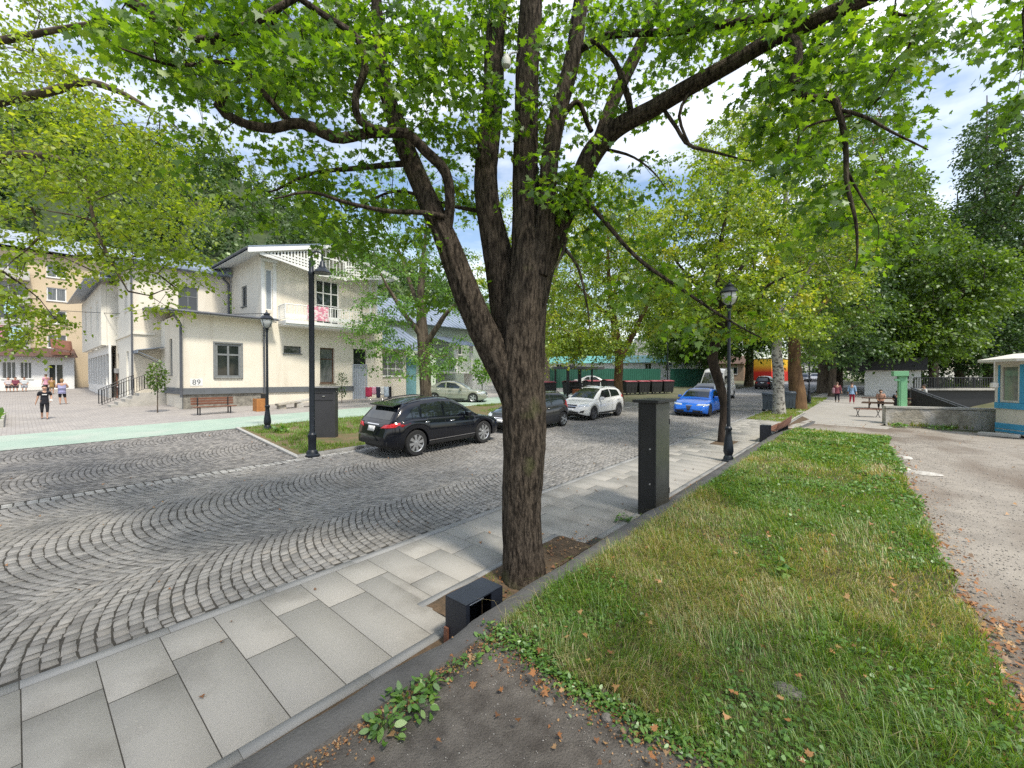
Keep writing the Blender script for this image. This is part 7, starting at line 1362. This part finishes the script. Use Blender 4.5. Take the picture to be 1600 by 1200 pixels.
person('boy in black T-shirt and long black shorts walking towards us across the plaza', p, facing(p, cam0), 1.58, walk, C('black_cloth', (.012, .013, .02)), C('black_shorts', (.015, .015, .02)), (.02, .015, .012), .8, 1.45, .98, 0, extra=boyx)
p = gp(97, 632); person('woman in a sleeveless lilac top and black knee shorts seen from behind', p, facing(cam0, p), 1.60, dict(anR=(.11, .02, .045), knR=(.08, .02, .28), anL=(-.05, -.03, .045), wrL=(-.10, .16, .66), wrR=(.12, .15, .66), elL=(-.16, .04, .66), elR=(.17, .04, .66)), C('lilac_cloth', (.30, .30, .48)), C('black_shorts', (.015, .015, .02)), (.35, .20, .09), .0, 1.12, 1.15, .05, shoes=(.4, .3, .25))
p = gp(72, 614); person('woman in a pink blouse and dark trousers standing near the annex door', p, facing(cam0, p)+.5, 1.58, {}, C('pink_blouse', (.62, .33, .42)), C('dark_trousers', (.03, .03, .04)), (.10, .05, .03), .8, 1.9, 1.08)
p = gp(81, 616); person('child in a mustard top facing the annex door', p, facing(cam0, p), 1.35, {}, C('mustard_cloth', (.32, .20, .07)), C('tan_trousers', (.3, .22, .14)), (.25, .14, .06), .9, 1.0, 1.1)
sit = dict(pelvis=(0, 0, .30), spine=(0, -.01, .40), chest=(0, 0, .51), neck=(0, .01, .615), jaw=(0, .02, .655), skull=(0, .018, .715), crown=(0, .01, .755), shL=(-.105, 0, .59), shR=(.105, 0, .59), elL=(-.13, .03, .43), elR=(.13, .03, .43), wrL=(-.08, .14, .36), wrR=(.08, .14, .36), hipL=(-.055, .02, .285), hipR=(.055, .02, .285), knL=(-.06, .24, .29), knR=(.06, .24, .29), anL=(-.06, .25, .045), anR=(.06, .25, .045))
bx = []
for px, c, nm in ((13, (.55, .50, .52), 'seated woman in pale clothes, nearest the edge of the photo, on the annex bench'), (24, (.20, .05, .08), 'seated woman in dark red between the two pale dressed ones on the annex bench'), (38, (.55, .58, .60), 'seated person in white on the annex bench nearest the door')):
    p = onx(px, 602, -56.6); p.z = zpl(-56.6, p.y)+.01; bx.append(p); person(nm, p, facing(p, cam0), 1.62, sit, C('blouse_%d' % px, c), C('skirt_%d' % px, (.03, .03, .035) if px < 30 else (.3, .33, .38)), (.06, .04, .03), .9, 1.5, 1.25)
p = Vector((-57.05, (bx[0].y+bx[2].y)/2, bx[0].z)); r = empty('park_bench', p, 0, 'white bench under the annex windows with three people sitting on it', 'bench'); MB().box(-57.0, -56.45, bx[0].y-.8, bx[2].y+1.6, p.z+.36, p.z+.41, .01).build('seat', m_white, r); MB().box(-57.15, -57.08, bx[0].y-.8, bx[2].y+1.6, p.z+.5, p.z+.95, .01).build('backrest', m_white, r)
for q in (bx[0].y-.6, bx[2].y+1.4): MB().box(-57.07, -56.5, q, q+.08, p.z, p.z+.358).build('leg', m_dark, r)
settle(r)
p = gp(1308, 629); person('walker in a maroon top and black trousers with a shoulder bag', p, facing(cam0, p)+.1, 1.58, dict(walk, wrL=(-.145, .03, .49), elL=(-.135, -.01, .64)), C('maroon_cloth', (.22, .06, .08)), C('dark_trousers', (.03, .03, .04)), (.12, .07, .05), 1.6, 1.9, 1.08, extra=lambda r, P, h: MB().obox(P['hipL']+Vector((-.16, -.02, .12)), .16, .4, .42, 0, .05).build('shoulder_bag', C('bag_pink', (.40, .24, .28)), r))
p = gp(1331, 631); person('walker in a pale blue shirt and red trousers', p, facing(cam0, p)-.2, 1.62, dict(walk, knL=(-.055, .02, .28), anL=(-.06, -.06, .055), knR=(.055, .05, .28), anR=(.055, .08, .05), wrL=(-.145, .03, .49), elL=(-.135, -.01, .64)), C('sky_cloth', (.30, .45, .66)), C('red_trousers', (.38, .02, .05)), (.03, .02, .02), 1.6, 1.9, 1.05, shoes=(.6, .4, .4))
for (dx, dy, hd, c, nm, st) in ((-.35, .78, math.pi, (.50, .28, .20), 'person in an orange-beige top sitting at the far side of the picnic table', 1), (.45, -.80, 0., (.02, .02, .025), 'person in black sitting with back to us at the picnic table', 1), (1.7, .5, math.pi*.6, (.6, .6, .58), 'person in white standing beside the picnic table', 0)):
    p = Vector((tp.x+dx, tp.y+dy-(0.0), tp.z)); person(nm, p, hd, 1.65, sit if st else {}, C('table_top_%d' % int(dx*10), c), C('dark_trousers', (.03, .03, .04)), (.02, .015, .015), .8, 1.9, 1.15)
# ---------------------------------------------------------------- lawn, weeds, litter
def gpu(px, py): return gp(px, py, .5*fade_up(gp(px, py, .5).y))
edgeR = [gpu(*q) for q in ((1388, 672), (1392, 700), (1420, 745), (1442, 800), (1475, 860), (1500, 920), (1535, 1000), (1572, 1060), (1600, 1130))]
eR = sorted([(p.y, p.x) for p in edgeR]); eRy = np.array([-4.]+[q[0] for q in eR]+[19.9]); eRx = np.array([.9]+[q[1] for q in eR]+[eR[-1][1]])
F0, F1, F2 = gpu(775, 985), gpu(900, 1080), gpu(1130, 1200)
def in_lawn(x, y, m=0.):
    xr = np.interp(y, eRy, eRx)+.10*(fbm(y*2.3, y*0+3., 4)-.45)*2
    yb = np.interp(x, [-2.5, F0.x, F1.x, F2.x, F2.x+.6], [F0.y+.12, F0.y, F1.y, F2.y, 1.0])+.16*(fbm(x*3.1, x*0+9., 5)-.45)
    return (x > X_WALLIN+.02) & (x < xr-m) & (y > yb+m) & (y < 19.3+.6*(x+2.4)*.2)
def zl(x, y): f = np.clip((y-15)/11., 0, 1); f = 1-f*f*(3-2*f); return GA*x+GB*y+.5*f+.03+.05*fbm(x*1.1, y*1.1, 2, 3)
m_sod = M('lawn_soil', (.06, .065, .022), (.075, .052, .028), scale=7, bump=.8, bscale=50, rough=1)
xs = np.arange(-2.46, 1.3, .06); ys = np.arange(.8, 19.8, .08); X, Y = np.meshgrid(xs, ys); m = in_lawn(X, Y, .03); Z = zl(X, Y)
idx = np.arange(X.size).reshape(X.shape); c = m[:-1, :-1] & m[1:, :-1] & m[:-1, 1:] & m[1:, 1:]
F = np.stack([idx[:-1, :-1][c], idx[:-1, 1:][c], idx[1:, 1:][c], idx[1:, :-1][c]], 1)
tag(mesh_np('lawn', np.stack([X.ravel(), Y.ravel(), Z.ravel()], 1), F, m_sod, smoothf=True), kind='structure')
m_blade = M_leaf('grass_blade', [(.055, .125, .012), (.09, .185, .018), (.14, .25, .025), (.22, .33, .035), (.33, .28, .12), (.47, .38, .21)], trans=.4, tcol=1.3, gloss=.05)
def blades(name, x, y, z, h, w, tone, g, label, lean=.5, mat=None):
    n = len(x); a = 9.0*fbm(x*1.6, y*1.6, 77, 3)+g.normal(0, 1.0, n); d = np.stack([np.cos(a), np.sin(a)], 1); b = g.uniform(0, 2*np.pi, n); s = np.stack([np.cos(b), np.sin(b)], 1)*w[:, None]; L_n = (lean*g.uniform(.2, 1.3, n)*h)[:, None]
    V = np.zeros((n, 5, 3)); P0 = np.stack([x, y], 1)
    V[:, 0, :2] = P0-s; V[:, 1, :2] = P0+s; V[:, 2, :2] = P0-s*.7+d*L_n*.35; V[:, 3, :2] = P0+s*.7+d*L_n*.35; V[:, 4, :2] = P0+d*L_n*1.1
    V[:, 0, 2] = z-.01; V[:, 1, 2] = z-.01; V[:, 2, 2] = z+h*.6; V[:, 3, 2] = z+h*.6; V[:, 4, 2] = z+h*(1-.42*lean)
    k = (np.arange(n)*5)[:, None]; F = np.concatenate([k+np.array([[0, 1, 3]]), k+np.array([[0, 3, 2]]), k+np.array([[2, 3, 4]])]); return tag(mesh_np(name, V.reshape(-1, 3), F, mat or m_blade, rn=np.tile(tone, 3)), label, kind='stuff')
g = np.random.default_rng(100)
def dryness(x, y):
    d = fbm(x*.9+3, y*.55+1, 11, 4)
    d = d+.20*np.exp(-((x+1.45)**2/.7+(y-4.4)**2/3.))+.03*np.exp(-((x+.8)**2/.4+(y-13.5)**2/2.))-.10*np.clip((y-8)/4, 0, 1)-.16*np.exp(-((x+1.9)**2/.2+(y-3.2)**2/.5))-.12*np.exp(-((x+1.4)**2/1.+(y-9)**2/5.))+.12*np.exp(-((x-.3)**2/.1+(y-4.)**2/3.))
    return np.clip((d-.45)/.17, 0, 1)
xx, yy, hh, ww = [], [], [], []
for (y0, y1, dens, h0, w0) in ((.9, 3.4, 7500, .088, .0021), (3.4, 5.5, 6500, .088, .0024), (5.5, 9, 3800, .08, .0033), (9, 14, 2200, .07, .0046), (14, 19.6, 1300, .06, .0065)):
    n = int((y1-y0)*3.6*dens); x = g.uniform(-2.46, 1.2, n); y = g.uniform(y0, y1, n); cl = fbm(x*6, y*6, 21, 2); k = in_lawn(x, y, .02+.10*g.uniform(0, 1, n)**3) & (g.uniform(0, 1, n) < .45+1.1*cl)
    k &= proj_ok(x, y) if False else True
    x, y = x[k], y[k]; xx.append(x); yy.append(y); hh.append(h0*g.lognormal(0, .5, len(x))*(.32+1.3*fbm(x*2.6, y*2.6, 31, 3)**1.3)); ww.append(np.full(len(x), w0)*g.uniform(.6, 1.4, len(x)))
x = np.concatenate(xx); y = np.concatenate(yy); h = np.concatenate(hh); w = np.concatenate(ww); dr = dryness(x, y)
tone = np.where(g.uniform(0, 1, len(x)) < .08+.52*dr, g.uniform(.68, 1, len(x)), g.uniform(.0, .62, len(x))+.12*(fbm(x*1.5, y*1.5, 44, 2)-.5)); tone = np.clip(tone+np.clip((y-8)/20, 0, .16), 0, 1)
blades('grass', x, y, zl(x, y), h, w, tone, g, 'rough lawn of green and dried grass behind the low wall', 1.05)
# clover and creeping weeds among the blades
n = 42000; x = g.uniform(-2.46, 1.1, n); y = .9+18*g.uniform(0, 1, n)**1.5; lushv = (1-dryness(x, y))*fbm(x*1.7, y*1.7, 51, 3)+.35*np.exp(-((x+2.2)**2)/.12)*np.exp(-np.maximum(0, y-4.5))+.25*np.exp(-(np.interp(y, eRy, eRx)-x-.35)**2/.10); k = in_lawn(x, y, .0) & (lushv > .40)
x, y = x[k], y[k]; n = len(x); lf = M_leaf('clover_leaf', [(.05, .12, .015), (.07, .17, .02), (.11, .23, .03), (.16, .29, .05)], trans=.35, tcol=1.2, gloss=.06)
P = np.stack([x, y, zl(x, y)+g.uniform(.01, .06, n)], 1); ax = g.normal(0, 1, (n, 3)); ax[:, 2] = g.uniform(-.2, .5, n); nr = g.normal(0, .35, (n, 3)); nr[:, 2] += 1
tag(leaves('clover', P, ax, nr, g.uniform(.016, .042, n)*(1+np.clip((y-5)/9, 0, 1)), FIVE, lf, None, g.uniform(0, 1, n)), 'low clover and creeping weeds spread through the lawn', kind='stuff')
# grass in the island, the verges and at the foot of the wall
def scatter(name, x0, x1, y0, y1, n, cond, zf, h0, w0, label, seed, tonef=None, lean=.5):
    g = np.random.default_rng(seed); x = g.uniform(x0, x1, n); y = g.uniform(y0, y1, n); k = cond(x, y) & (fbm(x*2.5, y*2.5, seed, 3) > .36); x, y = x[k], y[k]; n = len(x); t = g.uniform(.15, .7, n) if tonef is None else tonef(x, y, g)
    return blades(name, x, y, zf(x, y), h0*g.lognormal(0, .4, n), np.full(n, w0), np.clip(t, 0, 1), g, label, lean)
brown = lambda x, y: (((x+14.6)/1.1)**2+((y-7.7)/.9)**2 < 1) | (y > 13.5+1.5*fbm(x, y, 3, 2)) & (fbm(x*.6, y*.5, 8, 3) > .40)
scatter('island_grass', -20.0, -12.78, 5.5, 22.3, 62000, lambda x, y: (y > 5.5-.085*(x+12.6)) & ~brown(x, y), lambda x, y: GA*x+GB*y+.03, .085, .007, 'cut grass on the island between street and green lane', 61, lambda x, y, g: g.uniform(.2, .62, len(x)))
scatter('verge_grass', -5.3, -3.3, 24.5, 46, 14000, lambda x, y: (x < -3.5-.14*(y-27.6)*0-.0) & (x > -5.25), lambda x, y: GA*x+GB*y+.03, .08, .012, 'grass around the birch and the brown trunk', 62, lambda x, y, g: g.uniform(.3, .85, len(x)))
scatter('park_grass', -.6, 2.6, 27.6, 33.5, 16000, lambda x, y: x > -.4+.02*y, lambda x, y: GA*x+GB*y+.0, .10, .012, 'park grass behind the stone wall around the pale green pillar', 63)
scatter('gutter_grass', -3.30, -2.8, 5.7, 24, 11000, lambda x, y: (fbm(x*3, y*.8, 5, 2) > .50) & (abs(y-14.7) > .4), lambda x, y: GA*x+GB*y+.012, .05, .004, 'thin grass growing in the soil strip along the low wall', 64, lambda x, y, g: g.uniform(.25, 1., len(x)))
scatter('wall_foot_grass', .2, 4.2, 27.0, 28.2, 2600, lambda x, y: (y < 27.45+.36*x*1.0) & (y > 26.9+.36*x), lambda x, y: GA*x+GB*y+.0, .16, .012, 'yellowing weeds at the foot of the stone wall', 65, lambda x, y, g: g.uniform(.3, 1., len(x)))
scatter('pit_grass', -3.85, -3.2, 3.05, 5.6, 2600, lambda x, y: ((x+3.5)**2+(y-4.5)**2 > .09) & (fbm(x*2, y*2, 5, 2) > .42), lambda x, y: GA*x+GB*y+.02, .035, .002, 'sparse grass in the soil around the maple trunk', 66, lambda x, y, g: g.uniform(.25, .8, len(x)))
# broad-leaved weeds: plants of their own
OVAL = np.array([(0, 0), (.20, .22), (.27, .5), (.18, .8), (0, 1), (-.18, .8), (-.27, .5), (-.20, .22)])
m_weed = M_leaf('weed_leaf', [(.06, .14, .02), (.09, .20, .03), (.13, .27, .04), (.22, .33, .06)], trans=.4, tcol=1.3, gloss=.08)
def weed(label, c, n, size, spread, seed, tm=OVAL, group=None, name='weed_plant'):
    g = np.random.default_rng(seed); c = Vector(c); r = empty(name, c, 0, label, 'weed', group); a = g.uniform(0, 6.28, n); q = spread*g.uniform(.1, 1, n); hgt = size*g.uniform(.3, 1.5, n)*(1.25-q/spread*.6)
    P = np.stack([np.cos(a)*q, np.sin(a)*q, hgt], 1); ax = np.stack([np.cos(a), np.sin(a), g.uniform(-.3, .7, n)], 1)+g.normal(0, .35, (n, 3)); nr = g.normal(0, .35, (n, 3)); nr[:, 2] += 1
    leaves('foliage', P, ax, nr, size*g.uniform(.6, 1.2, n), tm, m_weed, r, g.uniform(0, 1, n), fold=.25); mb = MB()
    for p in P[:40]: mb.tube([(p[0]*.15, p[1]*.15, -.01), (p[0]*.7, p[1]*.7, p[2]*.6), tuple(p)], [.0022, .0018, .001], 4)
    mb.build('stems', m_weed, r); return r
for i, (px, py, n, s, sp_, lab) in enumerate([(600, 1148, 40, .066, .12, 'leafy weed at the foot of the low wall, nearest the bottom of the photo'), (640, 1108, 70, .066, .17, 'biggest leafy weed clump on the asphalt edge of the low wall'), (672, 1082, 36, .055, .11, 'leafy weed just above the biggest clump by the low wall'), (705, 1052, 22, .045, .08, 'small weed with few leaves halfway along the asphalt edge'), (735, 1038, 24, .045, .08, 'small weed between the asphalt edge and the lawn corner'), (762, 1012, 40, .05, .13, 'weed at the corner where lawn, wall and asphalt meet'), (1385-260, 1180-20, 20, .055, .1, 'weed with upright leaves at the lower edge of the lawn')]):
    p = gpu(px, py); p.x = max(p.x, X_WALLIN+.05); weed(lab, p, n, s, sp_, 200+i)
weed('broad pale leaf plant in the middle of the lawn', gpu(1215, 905)+V3(0, 0, .06), 9, .10, .12, 220, FIVE); weed('single upright broad leaf near the left side of the lawn', gpu(1122, 880)+V3(0, 0, .05), 3, .11, .03, 221); weed('low grey-green plant in the lawn level with the tall cabinet', gpu(1240, 822)+V3(0, 0, .05), 18, .07, .14, 222, FIVE)
weed('small weed in the soil strip left of the tall cabinet', gp(975, 815), 34, .07, .16, 223, FIVE)
weed('tuft of weeds growing at the left end of the stone wall', gp(1404, 668), 60, .12, .3, 224, FIVE); weed('yellowish weeds in front of the middle of the stone wall', gp(1470, 672), 70, .12, .45, 225, OVAL)
weed('weed clump at the edge of the island near the lantern lamp', gp(440, 676)+V3(0, 0, .03), 60, .14, .3, 226, FIVE)
# fallen leaves
m_fall = M_leaf('fallen_leaf', [(.13, .06, .03), (.24, .10, .04), (.34, .15, .06), (.42, .25, .11), (.24, .15, .09)], trans=.1, tcol=1.0, gloss=.05)
def drop(pts, size, label, seed, name='fallen_leaves'):
    g = np.random.default_rng(seed); P = np.array(pts); n = len(P); ax = g.normal(0, 1, (n, 3)); ax[:, 2] = g.normal(0, .15, n); nr = g.normal(0, .3, (n, 3)); nr[:, 2] += 1; tag(leaves(name, P, ax, nr, size*g.uniform(.5, 1.2, n), MAPLE, m_fall, None, g.uniform(0, 1, n), fold=.45), label, kind='stuff')
g = np.random.default_rng(300); pts = []
for _ in range(520):
    y = 2.2+14*g.uniform(0, 1)**1.7; xr = float(np.interp(y, eRy, eRx)); x = xr+abs(g.normal(0, .16))-.10; pts.append((x, y, zup(x, y)+.03+.012))
for _ in range(170): x = g.uniform(-2.4, .6); y = .9+10*g.uniform(0, 1)**1.5; pts.append((x, y, float(zl(np.array([x]), np.array([y]))[0])+.05))
for _ in range(34): x = g.uniform(-2.35, -.5); y = g.uniform(.9, 2.6); pts.append((x, y, zup(x, y)+.035))
for _ in range(40): x = g.uniform(.6, 6); y = g.uniform(4, 22); pts.append((x, y, zup(x, y)+.03))
for _ in range(420): y = 2.3+3.6*g.uniform(0, 1); xr = float(np.interp(y, eRy, eRx)); x = xr+g.normal(.05, .16); pts.append((x, y, zup(x, y)+.035))
drop(pts, .052, 'fallen brown and orange leaves along the lawn edge and on the old asphalt', 301)
pts = []
for _ in range(170): x = g.uniform(-3.8, -3.0); y = g.uniform(3.05, 5.9); pts.append((x, y, zpl(x, y)+.04))
for _ in range(240): y = g.uniform(6, 23); x = g.uniform(-3.3, -2.85); pts.append((x, y, zpl(x, y)+.03))
for _ in range(46): x = g.uniform(-5.3, -3.5); y = g.uniform(.0, 16); pts.append((x, y, zpl(x, y)+.03))
for _ in range(130): x = g.uniform(-20, -5.7); y = g.uniform(-.5, 14); pts.append((x, y, zpl(x, y)+.012))
for _ in range(160): x = g.uniform(-2.5, 3.); y = g.uniform(22, 27); pts.append((x, y, zpl(x, y)+.05))
drop(pts, .045, 'fallen leaves on the pavement, in the tree pit and on the cobbles', 302)
# brown crumbs of old leaves and bark where the lawn meets the asphalt
g = np.random.default_rng(310); pts = []
for _ in range(1500):
    t = g.uniform(0, 1); q = F0.lerp(F1, t*2) if t < .5 else F1.lerp(F2, t*2-1); x, y = q.x+g.normal(0, .10), q.y-abs(g.normal(0, .16))+.08; pts.append((x, y, zup(x, y)+.026))
for _ in range(700): y = g.uniform(.8, 2.6); x = X_WALLIN+.03+abs(g.normal(0, .08)); pts.append((x, y, zup(x, y)+.026))
for _ in range(1500): y = 2.5+9*g.uniform(0, 1)**1.5; x = float(np.interp(y, eRy, eRx))+g.normal(0, .13); pts.append((x, y, zup(x, y)+.03))
drop(pts, .016, 'brown crumbs of dead leaves along the edges of lawn and asphalt', 311, 'leaf_litter')
n = 1500; t = g.uniform(0, 1, n); qx = np.interp(t, [0, .5, 1], [F0.x, F1.x, F2.x])+g.normal(0, .07, n); qy = np.interp(t, [0, .5, 1], [F0.y, F1.y, F2.y])-np.abs(g.normal(0, .09, n))+.05; qz = np.array([zup(a, b) for a, b in zip(qx, qy)])+g.uniform(.02, .07, n)
ax = g.normal(0, 1, (n, 3)); ax[:, 2] = g.uniform(-.2, .5, n); nr = g.normal(0, .35, (n, 3)); nr[:, 2] += 1; tag(leaves('creeping_weeds', np.stack([qx, qy, qz], 1), ax, nr, g.uniform(.02, .045, n), OVAL, m_weed, None, g.uniform(0, 1, n)), 'creeping weeds spilling from the lawn over the asphalt edge', kind='stuff')
# gravel bits
def pebbles(label, pts, smin, smax, seed, mat):
    g = np.random.default_rng(seed); P = np.array(pts); n = len(P); o = np.array([(1, 0, 0), (0, 1, 0), (-1, 0, 0), (0, -1, 0), (0, 0, .7), (0, 0, -.7)]); F = np.array([(0, 1, 4), (1, 2, 4), (2, 3, 4), (3, 0, 4), (1, 0, 5), (2, 1, 5), (3, 2, 5), (0, 3, 5)])
    a = g.uniform(0, 6.28, n); s = g.uniform(smin, smax, (n, 1)); V = o[None]*g.uniform(.6, 1.3, (n, 6, 1))*s[:, None]; c_, s_ = np.cos(a)[:, None], np.sin(a)[:, None]; X_ = V[:, :, 0]*c_-V[:, :, 1]*s_; Y_ = V[:, :, 0]*s_+V[:, :, 1]*c_; V = np.stack([X_, Y_, V[:, :, 2]], 2)+P[:, None, :]
    F = (np.arange(n)*6)[:, None, None]+F[None]; tag(mesh_np('gravel', V.reshape(-1, 3), F.reshape(-1, 3), mat, rn=np.repeat(g.uniform(0, 1, n), 8)), label, kind='stuff')
g = np.random.default_rng(400); m_pebb = M_attr('pebble', [(.17, .155, .14), (.24, .22, .20), (.31, .29, .265), (.42, .40, .37)], rough=.9)
pts = []
for _ in range(2600): x = g.uniform(-2.4, .6); y = g.uniform(.6, 2.75); pts.append((x, y, zup(x, y)+.021))
pebbles('loose grit on the old asphalt in front', pts, .0015, .006, 401, m_pebb)
pts = []
for _ in range(9000): y = 3+20*g.uniform(0, 1)**1.4; x = float(np.interp(y, eRy, eRx))+g.exponential(1.6); pts.append((x, y, sm_lot(x, y)+.004))
pebbles('loose gravel on the lot right of the lawn', pts, .003, .013, 402, m_pebb)
def stone(label, c, s, seed, mat=m_conc, name='stone', cat='stone'):
    bm = bmesh.new(); bmesh.ops.create_icosphere(bm, subdivisions=3, radius=1)
    for v in bm.verts: q = v.co; f = 1+.28*float(fbm(q.x*1.3+seed, q.y*1.3+q.z, seed))-.1; v.co = Vector((q.x*s[0]*f, q.y*s[1]*f, q.z*s[2]*f))
    me = bpy.data.meshes.new(name); bm.to_mesh(me); bm.free(); me.materials.append(mat); o = bpy.data.objects.new(name, me); COL.objects.link(o); o.location = c; return tag(o, label, cat)
m_rock = M('rock', (.22, .20, .18), (.11, .10, .09), scale=14, bump=.8, rough=.95)
stone('flat grey stone half sunk in the lawn near the bottom', gpu(1232, 1092)+V3(0, 0, .05), (.10, .07, .035), 1, m_rock); stone('small grey stone on the old asphalt edge under the weeds', gpu(858, 1102)+V3(0, 0, .02), (.035, .028, .02), 2, m_rock); stone('small stone with a dark side at the lawn rim right of the asphalt', gpu(948, 1130)+V3(0, 0, .03), (.035, .03, .03), 3, m_rock)
for i, (px, py, s, lab) in enumerate([(1412, 716, (.16, .2, .05), 'upper white rubble heap at the lawn edge'), (1440, 740, (.30, .22, .035), 'larger white slab fragment at the lawn edge'), (1408, 733, (.16, .12, .04), 'white fragment on the lawn side of the larger slab')]): stone(lab, gpu(px, py)+V3(0, 0, .01), s, 10+i, M('white_rubble', (.50, .48, .44), (.30, .28, .25), scale=9, bump=.6), 'rubble_fragment', 'rubble')
